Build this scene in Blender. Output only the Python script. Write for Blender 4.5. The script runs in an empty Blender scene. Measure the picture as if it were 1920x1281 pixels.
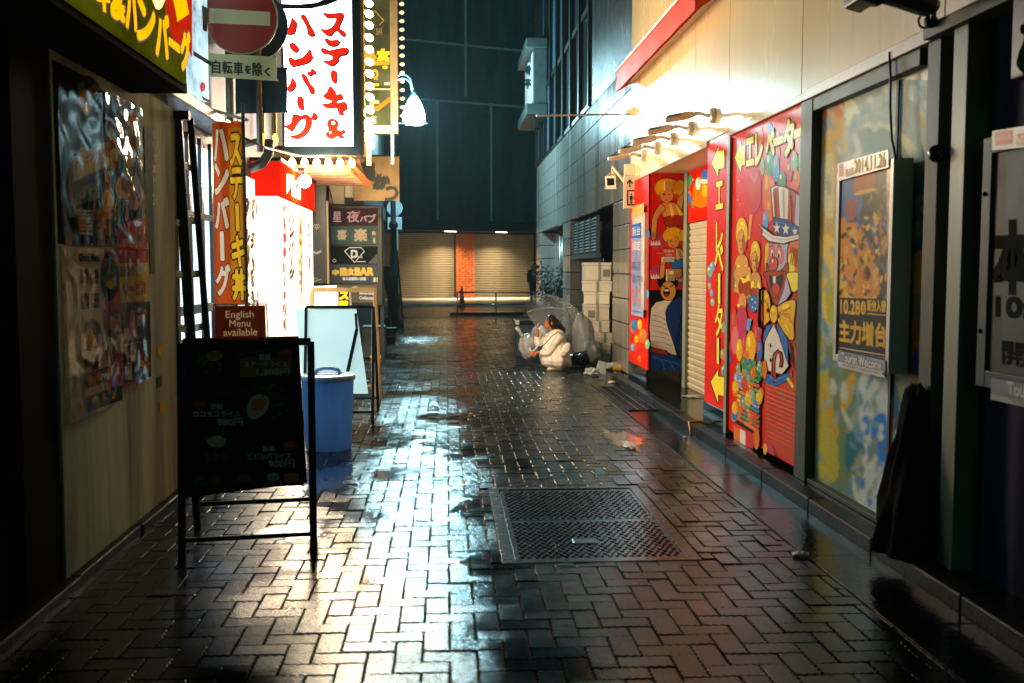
import bpy, math, random
import numpy as np
from mathutils import Vector, Matrix, noise as mnoise
V = Vector
R = math.radians
random.seed(7)
S = bpy.context.scene
COL = S.collection

# ------------------------------------------------------------------ camera
FPX = 1866.7                                   # 35 mm lens, in pixels of the 1920-wide frame
CAMZ = 1.55
PITCH = math.atan(135.5 / FPX)
YAW = math.atan(122 * math.cos(PITCH) / FPX)
cam = bpy.data.cameras.new('camera'); cam.lens = 35; cam.sensor_width = 36
cam.clip_start = 0.05; cam.clip_end = 400
cam.dof.use_dof = True; cam.dof.focus_distance = 10.5; cam.dof.aperture_fstop = 3.2
co = bpy.data.objects.new('camera', cam); COL.objects.link(co)
co.location = (0, 0, CAMZ); co.rotation_euler = (R(90) - PITCH, 0, -YAW)
S.camera = co
C0 = V((0, 0, CAMZ))
_f = V((math.sin(YAW) * math.cos(PITCH), math.cos(YAW) * math.cos(PITCH), -math.sin(PITCH)))
_r = V((math.cos(YAW), -math.sin(YAW), 0))
_u = _r.cross(_f)

# ------------------------------------------------------------------ world, exposure
w = bpy.data.worlds.new('World'); S.world = w; w.use_nodes = True
wn = w.node_tree.nodes; bg = wn['Background']
sky = wn.new('ShaderNodeTexSky'); sky.sky_type = 'NISHITA'; sky.sun_disc = False
sky.sun_elevation = R(2); sky.sun_rotation = R(200)
hs = wn.new('ShaderNodeMixRGB'); hs.blend_type = 'MULTIPLY'; hs.inputs[0].default_value = 1
hs.inputs[2].default_value = (0.06, 1.0, 1.75, 1)
w.node_tree.links.new(sky.outputs[0], hs.inputs[1])
w.node_tree.links.new(hs.outputs[0], bg.inputs[0])
bg.inputs[1].default_value = 0.05
S.view_settings.view_transform = 'Standard'; S.view_settings.look = 'None'
S.view_settings.exposure = 0.0; S.view_settings.gamma = 1.0
S.cycles.use_denoising = True
S.cycles.max_bounces = 8; S.cycles.transparent_max_bounces = 16
S.cycles.sample_clamp_indirect = 6
S.cycles.caustics_reflective = False; S.cycles.caustics_refractive = False
S.cycles.blur_glossy = 0.5

# ------------------------------------------------------------------ projection helpers: photo pixel -> real point on a real plane
def ray(px, py):
    return (_f * FPX + _r * (px - 960) + _u * (640.5 - py)).normalized()
def onp(px, py, p0, n):
    d = ray(px, py); return C0 + d * ((p0 - C0).dot(n) / d.dot(n))
def ony(px, py, Y): return onp(px, py, V((0, Y, 0)), V((0, 1, 0)))
def onx(px, py, X): return onp(px, py, V((X, 0, 0)), V((1, 0, 0)))
def ong(px, py, z=0.): return onp(px, py, V((0, 0, z)), V((0, 0, 1)))

# ------------------------------------------------------------------ materials
def hx(s):
    s = s.lstrip('#'); c = [int(s[i:i + 2], 16) / 255 for i in (0, 2, 4)]
    return tuple(x / 12.92 if x <= .04045 else ((x + .055) / 1.055) ** 2.4 for x in c)
MC = {}
def mat(name, col='#808080', rough=.55, metal=0., var=.18, scale=6., bump=0., bscale=60., em=None, es=0., coat=0., trans=0., alpha=1., spec=.5, streak=False, rv=.12):
    if name in MC: return MC[name]
    m = bpy.data.materials.new(name); m.use_nodes = True
    nt = m.node_tree; N = nt.nodes; L = nt.links; b = N['Principled BSDF']
    c = hx(col) if isinstance(col, str) else col
    geo = N.new('ShaderNodeNewGeometry')
    if var > 0:
        src = geo.outputs['Position']
        if streak:
            mp = N.new('ShaderNodeVectorMath'); mp.operation = 'MULTIPLY'; mp.inputs[1].default_value = (1, 1, .12)
            L.new(src, mp.inputs[0]); src = mp.outputs[0]
        nz = N.new('ShaderNodeTexNoise'); nz.inputs['Scale'].default_value = scale; nz.inputs['Detail'].default_value = 6; nz.inputs['Roughness'].default_value = .65
        L.new(src, nz.inputs['Vector'])
        rp = N.new('ShaderNodeValToRGB'); rp.color_ramp.elements[0].position = .3; rp.color_ramp.elements[1].position = .7
        lo = tuple(max(0, x * (1 - var * 1.5)) for x in c); hi = tuple(min(1, x * (1 + var)) for x in c)
        rp.color_ramp.elements[0].color = (*lo, 1); rp.color_ramp.elements[1].color = (*hi, 1)
        L.new(nz.outputs['Fac'], rp.inputs[0]); L.new(rp.outputs[0], b.inputs['Base Color'])
        mr = N.new('ShaderNodeMapRange'); mr.inputs[3].default_value = max(.02, rough - rv); mr.inputs[4].default_value = min(1, rough + rv)
        L.new(nz.outputs['Fac'], mr.inputs[0]); L.new(mr.outputs[0], b.inputs['Roughness'])
        if em is not None and em == 'base':
            L.new(rp.outputs[0], b.inputs['Emission Color'])
    else:
        b.inputs['Base Color'].default_value = (*c, 1); b.inputs['Roughness'].default_value = rough
        if em == 'base': b.inputs['Emission Color'].default_value = (*c, 1)
    if bump > 0:
        n2 = N.new('ShaderNodeTexNoise'); n2.inputs['Scale'].default_value = bscale; n2.inputs['Detail'].default_value = 4
        L.new(geo.outputs['Position'], n2.inputs['Vector'])
        bp = N.new('ShaderNodeBump'); bp.inputs['Strength'].default_value = bump; bp.inputs['Distance'].default_value = .02
        L.new(n2.outputs['Fac'], bp.inputs['Height']); L.new(bp.outputs[0], b.inputs['Normal'])
    b.inputs['Metallic'].default_value = metal; b.inputs['Specular IOR Level'].default_value = spec
    b.inputs['Coat Weight'].default_value = coat; b.inputs['Coat Roughness'].default_value = .06
    b.inputs['Transmission Weight'].default_value = trans; b.inputs['Alpha'].default_value = alpha
    if em is not None:
        if em != 'base': b.inputs['Emission Color'].default_value = (*hx(em), 1)
        b.inputs['Emission Strength'].default_value = es
    MC[name] = m; return m

def translucent(m, col, f):
    N = m.node_tree.nodes; L = m.node_tree.links; b_n = N['Principled BSDF']; tl_ = N.new('ShaderNodeBsdfTranslucent'); tl_.inputs[0].default_value = (*hx(col), 1)
    mx = N.new('ShaderNodeMixShader'); mx.inputs[0].default_value = f; L.new(b_n.outputs[0], mx.inputs[1]); L.new(tl_.outputs[0], mx.inputs[2]); L.new(mx.outputs[0], N['Material Output'].inputs[0]); return m

# ------------------------------------------------------------------ mesh builder
class MB:
    def __init__(s): s.v = []; s.f = []; s.mi = []; s.ms = []; s.cur = 0
    def m(s, ma):
        if ma not in s.ms: s.ms.append(ma)
        s.cur = s.ms.index(ma); return s
    def add(s, vs, fs):
        o = len(s.v); s.v += [tuple(x) for x in vs]
        for f in fs: s.f.append(tuple(i + o for i in f)); s.mi.append(s.cur)
        return s
    def poly(s, pts): return s.add(pts, [tuple(range(len(pts)))])
    def box(s, x0, x1, y0, y1, z0, z1):
        return s.add([(x0, y0, z0), (x1, y0, z0), (x1, y1, z0), (x0, y1, z0), (x0, y0, z1), (x1, y0, z1), (x1, y1, z1), (x0, y1, z1)],
                     [(0, 3, 2, 1), (4, 5, 6, 7), (0, 1, 5, 4), (1, 2, 6, 5), (2, 3, 7, 6), (3, 0, 4, 7)])
    def obox(s, c, a, b, d):       # centre and three half-axis vectors
        c, a, b, d = V(c), V(a), V(b), V(d)
        P = [c + a * i + b * j + d * k for k in (-1, 1) for i, j in ((-1, -1), (1, -1), (1, 1), (-1, 1))]
        return s.add(P, [(0, 3, 2, 1), (4, 5, 6, 7), (0, 1, 5, 4), (1, 2, 6, 5), (2, 3, 7, 6), (3, 0, 4, 7)])
    def bar(s, p0, p1, wv, tv):    # bar from p0 to p1, full widths wv and tv as vectors
        p0, p1 = V(p0), V(p1); return s.obox((p0 + p1) / 2, V(wv) / 2, V(tv) / 2, (p1 - p0) / 2)
    def prism(s, pts, ext):
        pts = [V(p) for p in pts]; n = len(pts); e = V(ext)
        return s.add(pts + [p + e for p in pts], [tuple(range(n))[::-1], tuple(range(n, 2 * n))] + [(i, (i + 1) % n, n + (i + 1) % n, n + i) for i in range(n)])
    def tube(s, pts, r, n=8, caps=True):
        pts = [V(p) for p in pts]; rs = r if isinstance(r, (list, tuple)) else [r] * len(pts)
        vs = []; up = None
        for i, p in enumerate(pts):
            t = (pts[min(i + 1, len(pts) - 1)] - pts[max(i - 1, 0)])
            t = t.normalized() if t.length > 1e-9 else V((0, 0, 1))
            if up is None: up = V((0, 0, 1)) if abs(t.z) < .9 else V((1, 0, 0))
            a = t.cross(up).normalized(); bb = a.cross(t).normalized(); up = bb
            for k in range(n):
                th = 2 * math.pi * k / n; vs.append(p + (a * math.cos(th) + bb * math.sin(th)) * rs[i])
        fs = [(i * n + k, i * n + (k + 1) % n, (i + 1) * n + (k + 1) % n, (i + 1) * n + k) for i in range(len(pts) - 1) for k in range(n)]
        if caps: fs += [tuple(range(n))[::-1], tuple(range((len(pts) - 1) * n, len(pts) * n))]
        return s.add(vs, fs)
    def loft(s, rings, n=20, caps=True):    # rings: (centre, axis a, axis b)
        vs = []
        for c, a, b in rings:
            for k in range(n):
                th = 2 * math.pi * k / n; vs.append(V(c) + V(a) * math.cos(th) + V(b) * math.sin(th))
        fs = [(i * n + k, i * n + (k + 1) % n, (i + 1) * n + (k + 1) % n, (i + 1) * n + k) for i in range(len(rings) - 1) for k in range(n)]
        if caps: fs += [tuple(range(n))[::-1], tuple(range((len(rings) - 1) * n, len(rings) * n))]
        return s.add(vs, fs)
    def lathe(s, c, prof, n=24):
        return s.loft([(V(c) + V((0, 0, z)), (r, 0, 0), (0, r, 0)) for r, z in prof], n)
    def ball(s, c, r, n=16):
        rx, ry, rz = (r, r, r) if not isinstance(r, (tuple, list)) else r
        c = V(c); k = n // 2; rings = []
        for i in range(k + 1):
            a = -math.pi / 2 + math.pi * i / k; q = max(math.cos(a), .02)
            rings.append((c + V((0, 0, rz * math.sin(a))), (rx * q, 0, 0), (0, ry * q, 0)))
        return s.loft(rings, n)
    def grid(s, fn, nu, nv):
        vs = [fn(i / nu, j / nv) for j in range(nv + 1) for i in range(nu + 1)]
        return s.add(vs, [(j * (nu + 1) + i, j * (nu + 1) + i + 1, (j + 1) * (nu + 1) + i + 1, (j + 1) * (nu + 1) + i) for j in range(nv) for i in range(nu)])
    def build(s, name, parent=None, smooth=False, bev=0., mods=None, loc=None):
        me = bpy.data.meshes.new(name); me.from_pydata(s.v, [], s.f)
        for ma in s.ms: me.materials.append(ma)
        me.polygons.foreach_set('material_index', s.mi)
        if smooth: me.polygons.foreach_set('use_smooth', [True] * len(s.f))
        me.update()
        o = bpy.data.objects.new(name, me); COL.objects.link(o)
        if loc is not None: o.location = loc
        if parent is not None: par(o, parent)
        if bev > 0:
            bm = o.modifiers.new('bevel', 'BEVEL'); bm.width = bev; bm.segments = 2; bm.limit_method = 'ANGLE'; bm.angle_limit = R(40)
        return o
def wloc(o):
    v = V(o.location)
    return v + wloc(o.parent) - PINV.get(o.name, V((0, 0, 0))) if o.parent else v
PINV = {}
def par(o, parent):
    wl = wloc(parent); PINV[o.name] = wl
    o.parent = parent; o.matrix_parent_inverse = Matrix.Translation(-wl)
def tag(o, label, cat=None, group=None, kind=None):
    if label: o['label'] = label
    if cat: o['category'] = cat
    if group: o['group'] = group
    if kind: o['kind'] = kind
    return o
def thing(name, label, cat, loc=(0, 0, 0), group=None):
    o = bpy.data.objects.new(name, None); o.empty_display_size = .1; COL.objects.link(o); o.location = loc
    return tag(o, label, cat, group)
def struct(o): o['kind'] = 'structure'; return o
def copy_thing(src, loc, label=None):
    r = src.copy(); COL.objects.link(r); r.location = loc
    if label: r['label'] = label
    for ch in list(src.children):
        c = ch.copy(); COL.objects.link(c); c.parent = r; c.matrix_parent_inverse = ch.matrix_parent_inverse.copy()
        for g in list(ch.children):
            d = g.copy(); COL.objects.link(d); d.parent = c; d.matrix_parent_inverse = g.matrix_parent_inverse.copy()
    return r
def smoothloop(P, k=4):
    out = []; n = len(P)
    for i in range(n):
        p0, p1, p2, p3 = P[i - 1], P[i], P[(i + 1) % n], P[(i + 2) % n]
        for j in range(k):
            t = j / k
            out.append(tuple(.5 * (2 * p1[a] + (-p0[a] + p2[a]) * t + (2 * p0[a] - 5 * p1[a] + 4 * p2[a] - p3[a]) * t * t + (-p0[a] + 3 * p1[a] - 3 * p2[a] + p3[a]) * t ** 3) for a in (0, 1)))
    return out
TXC = {}
def text_mesh(t, off):
    if (t, off) in TXC: return TXC[(t, off)]
    c = bpy.data.curves.new('lettering', 'FONT'); c.body = t; c.offset = off; c.resolution_u = 3
    o = bpy.data.objects.new('lettering', c); COL.objects.link(o); bpy.context.view_layer.update()
    m = bpy.data.meshes.new_from_object(o.evaluated_get(bpy.context.evaluated_depsgraph_get()))
    vs = [(v.co.x, v.co.y) for v in m.vertices]; fs = [tuple(p.vertices) for p in m.polygons]
    bpy.data.objects.remove(o); bpy.data.curves.remove(c); bpy.data.meshes.remove(m)
    xs = [v[0] for v in vs]; ys = [v[1] for v in vs]
    x0, x1, y0, y1 = min(xs), max(xs), min(ys), max(ys)
    TXC[(t, off)] = ([((v[0] - x0) / max(1e-6, x1 - x0), (v[1] - y0) / max(1e-6, y1 - y0)) for v in vs], fs)
    return TXC[(t, off)]
class Art:
    """flat printed / painted layers on one real plane; photo pixels are carried onto that plane"""
    def __init__(s, mb, p0, n, tr=(0, 0, 1), step=.00014, base=.001):
        s.mb = mb; s.p0 = V(p0); s.n = V(n).normalized(); s.k = 0; s.step = step; s.base = base; s.tr = tr
    def P(s, x, y):
        ox, oy, sc = s.tr; h = s.base + s.k * s.step
        return onp(ox + x / sc, oy + y / sc, s.p0, s.n) + s.n * h
    def poly(s, pts, ma, sm=0, out=None, ow=5):
        if sm: pts = smoothloop(pts, sm)
        if out is not None:
            n = len(pts); A = sum(pts[i - 1][0] * pts[i][1] - pts[i][0] * pts[i - 1][1] for i in range(n))
            sg = 1 if A > 0 else -1; q = []
            for i in range(n):
                a, b, c = pts[i - 1], pts[i], pts[(i + 1) % n]
                dx, dy = c[0] - a[0], c[1] - a[1]; l = math.hypot(dx, dy) or 1
                q.append((b[0] + sg * dy / l * ow, b[1] - sg * dx / l * ow))
            s.poly(q, out)
        s.mb.m(ma).poly([s.P(x, y) for x, y in pts]); s.k += 1
        return s
    def rect(s, x0, y0, x1, y1, ma): return s.poly([(x0, y0), (x1, y0), (x1, y1), (x0, y1)], ma)
    def ell(s, x, y, rx, ry, ma, rot=0, out=None, ow=4):
        c, d = math.cos(rot), math.sin(rot)
        return s.poly([(x + rx * math.cos(t) * c - ry * math.sin(t) * d, y + rx * math.cos(t) * d + ry * math.sin(t) * c) for t in [i * math.pi / 10 for i in range(20)]], ma, 0, out, ow)
    def line(s, pts, w, ma):
        L, Rr = [], []
        for i, p in enumerate(pts):
            a = pts[max(0, i - 1)]; b = pts[min(len(pts) - 1, i + 1)]
            dx, dy = b[0] - a[0], b[1] - a[1]; l = math.hypot(dx, dy) or 1
            L.append((p[0] - dy / l * w / 2, p[1] + dx / l * w / 2)); Rr.append((p[0] + dy / l * w / 2, p[1] - dx / l * w / 2))
        return s.poly(L + Rr[::-1], ma)
    def txt(s, t, tl, tr, br, bl, ma, off=.0, bold=0., out=None, ow=0.):
        vs, fs = text_mesh(t, off)
        def lay(dx, dy, mm):
            A, B, Cc, D = [s.P(*p) for p in (tl, tr, br, bl)]
            u = (B - A + Cc - D) / 2; vv = (A - D + B - Cc) / 2
            ctr = (A + B + Cc + D) / 4
            uu, nv = u.normalized(), vv.normalized()
            s.mb.m(mm).add([ctr + u * (x - .5) + vv * (y - .5) + uu * dx + nv * dy for x, y in vs], fs); s.k += .25
        if out is not None:
            for a in range(8): lay(ow * math.cos(a * math.pi / 4), ow * math.sin(a * math.pi / 4), out)
        if bold > 0:
            for a in range(4): lay(bold * math.cos(a * math.pi / 2 + .78), bold * math.sin(a * math.pi / 2 + .78), ma)
        lay(0, 0, ma); s.k += .5; return s
    def box(s, t, x0, y0, x1, y1, ma, slope0=0., slope1=None, **k):
        s1 = slope0 if slope1 is None else slope1
        return s.txt(t, (x0, y0), (x1, y0 + slope0 * (x1 - x0)), (x1, y1 + s1 * (x1 - x0)), (x0, y1), ma, **k)
    def star(s, x, y, r, ma):
        return s.poly([(x + (r if i % 2 == 0 else r * .42) * .6 * math.sin(i * math.pi / 5), y - (r if i % 2 == 0 else r * .42) * math.cos(i * math.pi / 5)) for i in range(10)], ma)
def card_with_cut_letters(lines, W, H):
    """flat card W x H whose letters are real openings; lines: (text, x0, y0, x1, y1) from the lower left corner"""
    cu = bpy.data.curves.new('card_outline', 'CURVE'); cu.dimensions = '2D'; cu.fill_mode = 'BOTH'; cu.resolution_u = 3
    def poly_spline(P):
        sp = cu.splines.new('POLY'); sp.points.add(len(P) - 1); sp.use_cyclic_u = True
        for pt_, q_ in zip(sp.points, P): pt_.co = (q_[0], q_[1], 0, 1)
    poly_spline([(0, 0), (W, 0), (W, H), (0, H)])
    for s_, x0, y0, x1, y1 in lines:
        c = bpy.data.curves.new('lettering', 'FONT'); c.body = s_; c.offset = .006; o = bpy.data.objects.new('lettering', c); COL.objects.link(o); bpy.context.view_layer.update()
        q = o.to_curve(bpy.context.evaluated_depsgraph_get()); sps = []
        for sp in q.splines:
            if sp.type == 'BEZIER':
                B = sp.bezier_points; out = []
                for i in range(len(B)):
                    a, b = B[i], B[(i + 1) % len(B)]
                    for k in range(4):
                        t_ = k / 4; out.append(a.co * (1 - t_) ** 3 + a.handle_right * 3 * t_ * (1 - t_) ** 2 + b.handle_left * 3 * t_ * t_ * (1 - t_) + b.co * t_ ** 3)
                sps.append(out)
        o.to_curve_clear(); bpy.data.objects.remove(o)
        A_ = [v for sp in sps for v in sp]; mx0, mx1 = min(v.x for v in A_), max(v.x for v in A_); my0, my1 = min(v.y for v in A_), max(v.y for v in A_)
        for sp in sps: poly_spline([(x0 + (v.x - mx0) / (mx1 - mx0) * (x1 - x0), y0 + (v.y - my0) / (my1 - my0) * (y1 - y0)) for v in sp])
    o = bpy.data.objects.new('card_outline', cu); COL.objects.link(o); bpy.context.view_layer.update()
    m = bpy.data.meshes.new_from_object(o.evaluated_get(bpy.context.evaluated_depsgraph_get()))
    r_ = ([tuple(v.co) for v in m.vertices], [tuple(p_.vertices) for p_ in m.polygons]); bpy.data.objects.remove(o); return r_
def soft_print(name, parent, p0, n, box, base, blobs, step=2., rough=.35, grain=.10, seed=1, corners=None, gain=1.):
    """a printed picture of soft-edged colour shapes: a fine grid on a real plane with the print's colours at its vertices"""
    x0, y0, x1, y1 = box; nu, nv = int((x1 - x0) / step), int((y1 - y0) / step)
    XX, YY = np.meshgrid(np.linspace(x0, x1, nu + 1), np.linspace(y0, y1, nv + 1))
    C = np.ones((nv + 1, nu + 1, 3)) * np.array(hx(base))
    for pts, col, blur in blobs:
        pts = smoothloop(pts, 4); inside = np.zeros(XX.shape, bool); j = len(pts) - 1
        for i in range(len(pts)):
            xi, yi = pts[i]; xj, yj = pts[j]
            with np.errstate(divide='ignore', invalid='ignore'):
                inside ^= ((yi > YY) != (yj > YY)) & (XX < (xj - xi) * (YY - yi) / ((yj - yi) or 1e-9) + xi)
            j = i
        M = inside.astype(float)
        for _ in range(blur):
            Pd = np.pad(M, 1, 'edge'); M = (Pd[:-2, 1:-1] + Pd[2:, 1:-1] + Pd[1:-1, :-2] + Pd[1:-1, 2:] + 2 * Pd[1:-1, 1:-1]) / 6
        C = C * (1 - M[..., None]) + np.array(hx(col)) * M[..., None]
    rg_ = np.random.default_rng(seed); C *= 1 + rg_.normal(0, grain, XX.shape)[..., None]
    C = np.clip(C * gain, 0, .92)
    nn = V(n).normalized(); P0 = V(p0)
    vs = [tuple(onp(x, y, P0, nn) + nn * .001) for x, y in zip(XX.ravel(), YY.ravel())]
    g = MB(); m = MC.get('soft_print_%g' % rough)
    if not m:
        m = bpy.data.materials.new('soft_print'); m.use_nodes = True; N = m.node_tree.nodes; at = N.new('ShaderNodeVertexColor'); at.layer_name = 'print'
        m.node_tree.links.new(at.outputs[0], N['Principled BSDF'].inputs['Base Color']); N['Principled BSDF'].inputs['Roughness'].default_value = rough; N['Principled BSDF'].inputs['Specular IOR Level'].default_value = .08; MC['soft_print_%g' % rough] = m
    g.m(m).add(vs, [(j * (nu + 1) + i, j * (nu + 1) + i + 1, (j + 1) * (nu + 1) + i + 1, (j + 1) * (nu + 1) + i) for j in range(nv) for i in range(nu)])
    if corners: g.v = [tuple(c) for c in corners(XX, YY)]
    o = g.build(name, parent, smooth=True)
    ca = o.data.color_attributes.new('print', 'FLOAT_COLOR', 'POINT'); ca.data.foreach_set('color', np.concatenate([C, np.ones(C.shape[:2] + (1,))], 2).ravel())
    return o
def raster_letters(M, XX, YY, ch, x0, y0, x1, y1, fat=0.):
    """mark in M the grid points (XX right, YY up) that fall inside the letter set in the box"""
    vs, fs = text_mesh(ch, .012)
    for f in fs:
        P = [(x0 + vs[i][0] * (x1 - x0), y0 + vs[i][1] * (y1 - y0)) for i in f]
        ax, bx, ay, by = min(p[0] for p in P), max(p[0] for p in P), min(p[1] for p in P), max(p[1] for p in P)
        sel = (XX >= ax) & (XX <= bx) & (YY >= ay) & (YY <= by); ins = np.zeros(XX.shape, bool); j = len(P) - 1
        for i in range(len(P)):
            xi, yi = P[i]; xj, yj = P[j]
            with np.errstate(divide='ignore', invalid='ignore'): ins ^= ((yi > YY) != (yj > YY)) & (XX < (xj - xi) * (YY - yi) / ((yj - yi) or 1e-9) + xi)
            j = i
        M |= sel & ins
def grow(M, k):
    for _ in range(k):
        Q = np.pad(M, 1); M = Q[:-2, 1:-1] | Q[2:, 1:-1] | Q[1:-1, :-2] | Q[1:-1, 2:] | M
    return M
def light(kind, loc, power, col, parent=None, **k):
    l = bpy.data.lights.new('lamp_light', kind); l.energy = power; l.color = col
    for a, b in k.items(): setattr(l, a, b)
    o = bpy.data.objects.new('lamp_light', l); COL.objects.link(o); o.location = loc
    if parent is not None: par(o, parent)
    return o

# ================================================================== ground
M_gnd = mat('joint_dirt', '#100f0c', .16, var=.3)
g = MB().m(M_gnd); g.poly([(-60, -12, -.012), (60, -12, -.012), (60, 120, -.012), (-60, 120, -.012)]); struct(g.build('ground'))

def paver_material():
    m = bpy.data.materials.new('wet_paver'); m.use_nodes = True
    nt = m.node_tree; N = nt.nodes; L = nt.links; b = N['Principled BSDF']
    geo = N.new('ShaderNodeNewGeometry')
    def noise(sc, det=5, ro=.6):
        n = N.new('ShaderNodeTexNoise'); n.inputs['Scale'].default_value = sc; n.inputs['Detail'].default_value = det; n.inputs['Roughness'].default_value = ro
        L.new(geo.outputs['Position'], n.inputs['Vector']); return n.outputs['Fac']
    def mr(src, a, c, d, e):
        q = N.new('ShaderNodeMapRange'); q.inputs[1].default_value = a; q.inputs[2].default_value = c; q.inputs[3].default_value = d; q.inputs[4].default_value = e
        L.new(src, q.inputs[0]); return q.outputs[0]
    def math_(op, a, c):
        q = N.new('ShaderNodeMath'); q.operation = op
        for i, x in enumerate((a, c)):
            if isinstance(x, (int, float)): q.inputs[i].default_value = x
            else: L.new(x, q.inputs[i])
        return q.outputs[0]
    rp = N.new('ShaderNodeValToRGB'); e = rp.color_ramp.elements
    e[0].color = (.007, .009, .006, 1); e[1].color = (.024, .026, .016, 1)
    e.new(.5).color = (.013, .014, .009, 1)
    L.new(geo.outputs['Random Per Island'], rp.inputs[0])
    mx = N.new('ShaderNodeMixRGB'); mx.blend_type = 'MULTIPLY'; mx.inputs[0].default_value = .8
    fine = noise(95, 4, .7); L.new(rp.outputs[0], mx.inputs[1])
    r2 = N.new('ShaderNodeValToRGB'); r2.color_ramp.elements[0].color = (.45, .45, .45, 1); r2.color_ramp.elements[0].position = .3
    r2.color_ramp.elements[1].color = (1.3, 1.3, 1.3, 1); r2.color_ramp.elements[1].position = .75; L.new(fine, r2.inputs[0]); L.new(r2.outputs[0], mx.inputs[2])
    st = N.new('ShaderNodeMixRGB'); st.blend_type = 'MULTIPLY'; st.inputs[0].default_value = 1; L.new(mx.outputs[0], st.inputs[1])
    r3 = N.new('ShaderNodeValToRGB'); r3.color_ramp.elements[0].color = (.35, .36, .32, 1); r3.color_ramp.elements[0].position = .38; r3.color_ramp.elements[1].color = (1.25, 1.25, 1.2, 1); r3.color_ramp.elements[1].position = .62; L.new(noise(2.3, 6, .7), r3.inputs[0]); L.new(r3.outputs[0], st.inputs[2]); L.new(st.outputs[0], b.inputs['Base Color'])
    big = noise(.75, 5, .62)
    wet = mr(big, .44, .60, 0., 1.)
    isl = mr(geo.outputs['Random Per Island'], 0, 1, -.03, .04)
    ro = math_('ADD', mr(wet, 0, 1, .15, .07), isl)
    L.new(ro, b.inputs['Roughness'])
    bp = N.new('ShaderNodeBump'); bp.inputs['Distance'].default_value = .006
    grain = noise(170, 3, .7); L.new(grain, bp.inputs['Height'])
    L.new(mr(wet, 0, 1, .22, .09), bp.inputs['Strength'])
    b2 = N.new('ShaderNodeBump'); b2.inputs['Distance'].default_value = .01; b2.inputs['Strength'].default_value = .12
    L.new(noise(22, 3, .5), b2.inputs['Height']); L.new(bp.outputs[0], b2.inputs['Normal'])
    L.new(b2.outputs[0], b.inputs['Normal'])
    b.inputs['Specular IOR Level'].default_value = .42; b.inputs['Specular Tint'].default_value = (.60, .92, .84, 1)
    return m
M_pav = paver_material()

def pavement():
    W = .11; rng = np.random.default_rng(3); A = .0095; K = 6
    x0, x1, y0, y1 = -2.3, 1.93, 2.4, 31.0
    nx0, nx1 = int(math.floor(x0 / W)), int(math.ceil(x1 / W)); ny0, ny1 = int(y0 / W), int(y1 / W)
    HX0, HX1, HY0, HY1 = .282, 1.358, 5.142, 6.978          # the hatch sits here
    bricks = []
    for j in range(ny0, ny1):
        for i in range(nx0 - 1, nx1 + 1):
            c = (i - j) % 4
            if c == 0: bricks.append((i, j, 2, 1))
            elif c == 3: bricks.append((i, j, 1, 2))
    vs = []; fs = []; o = 0
    for (i, j, a, bq) in bricks:
        X0, X1, Y0, Y1 = i * W, (i + a) * W, j * W, (j + bq) * W
        lim = 1.92 if Y0 < 13.2 else 2.7
        if X0 > lim - .02 or X0 < x0: continue
        X1 = min(X1, lim)
        if X1 > HX0 and X0 < HX1 and Y1 > HY0 and Y0 < HY1:          # cut the brick where it meets the hatch frame
            cand = [(HX0 - X0, X0, HX0, Y0, Y1), (X1 - HX1, HX1, X1, Y0, Y1), (HY0 - Y0, X0, X1, Y0, HY0), (Y1 - HY1, X0, X1, HY1, Y1)]
            k_, X0, X1, Y0, Y1 = max(cand)
            if k_ < .02: continue
        cx, cy = (X0 + X1) / 2, (Y0 + Y1) / 2
        pts = []
        if Y0 < 15:
            d = W / K
            na, nb = max(1, round((X1 - X0) / d)), max(1, round((Y1 - Y0) / d)); da, db = (X1 - X0) / na, (Y1 - Y0) / nb
            for k in range(na): pts.append((X0 + k * da, Y0 + (A if k % 2 else 0)))
            for k in range(nb): pts.append((X1 + (A if k % 2 else 0), Y0 + k * db))
            for k in range(na): pts.append((X1 - k * da, Y1 + (A if (na - k) % 2 else 0)))
            for k in range(nb): pts.append((X0 + (A if (nb - k) % 2 else 0), Y1 - k * db))
        else: pts = [(X0, Y0), (X1, Y0), (X1, Y1), (X0, Y1)]
        P = np.array(pts); n = len(P)
        Q = P - (cx, cy)
        hx_, hy_ = (X1 - X0) / 2, (Y1 - Y0) / 2
        def inset(t): return np.c_[Q[:, 0] * (1 - t / hx_), Q[:, 1] * (1 - t / hy_)]
        h = rng.normal(0, .0015) + .004 * mnoise.noise(V((cx * 1.1, cy * .9, 0))); tx, ty = rng.normal(0, .010, 2); yw_ = rng.normal(0, .007)
        Q = np.c_[Q[:, 0] - Q[:, 1] * yw_, Q[:, 1] + Q[:, 0] * yw_]
        top = inset(.0068); mid = inset(.0038); bot = inset(.0022)
        for ring, z in ((top, 0.), (mid, -.0015), (bot, -.0085)):
            zz = h + z + ring[:, 0] * tx + ring[:, 1] * ty
            vs.append(np.c_[ring[:, 0] + cx, ring[:, 1] + cy, zz])
        fs.append(tuple(range(o, o + n)))
        for k in range(n):
            k2 = (k + 1) % n
            fs.append((o + n + k, o + n + k2, o + k2, o + k)); fs.append((o + 2 * n + k, o + 2 * n + k2, o + n + k2, o + n + k))
        o += 3 * n
    me = bpy.data.meshes.new('pavement'); me.from_pydata(np.concatenate(vs).tolist(), [], fs); me.materials.append(M_pav)
    ob = bpy.data.objects.new('pavement', me); COL.objects.link(ob); struct(ob)
pavement()

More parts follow.
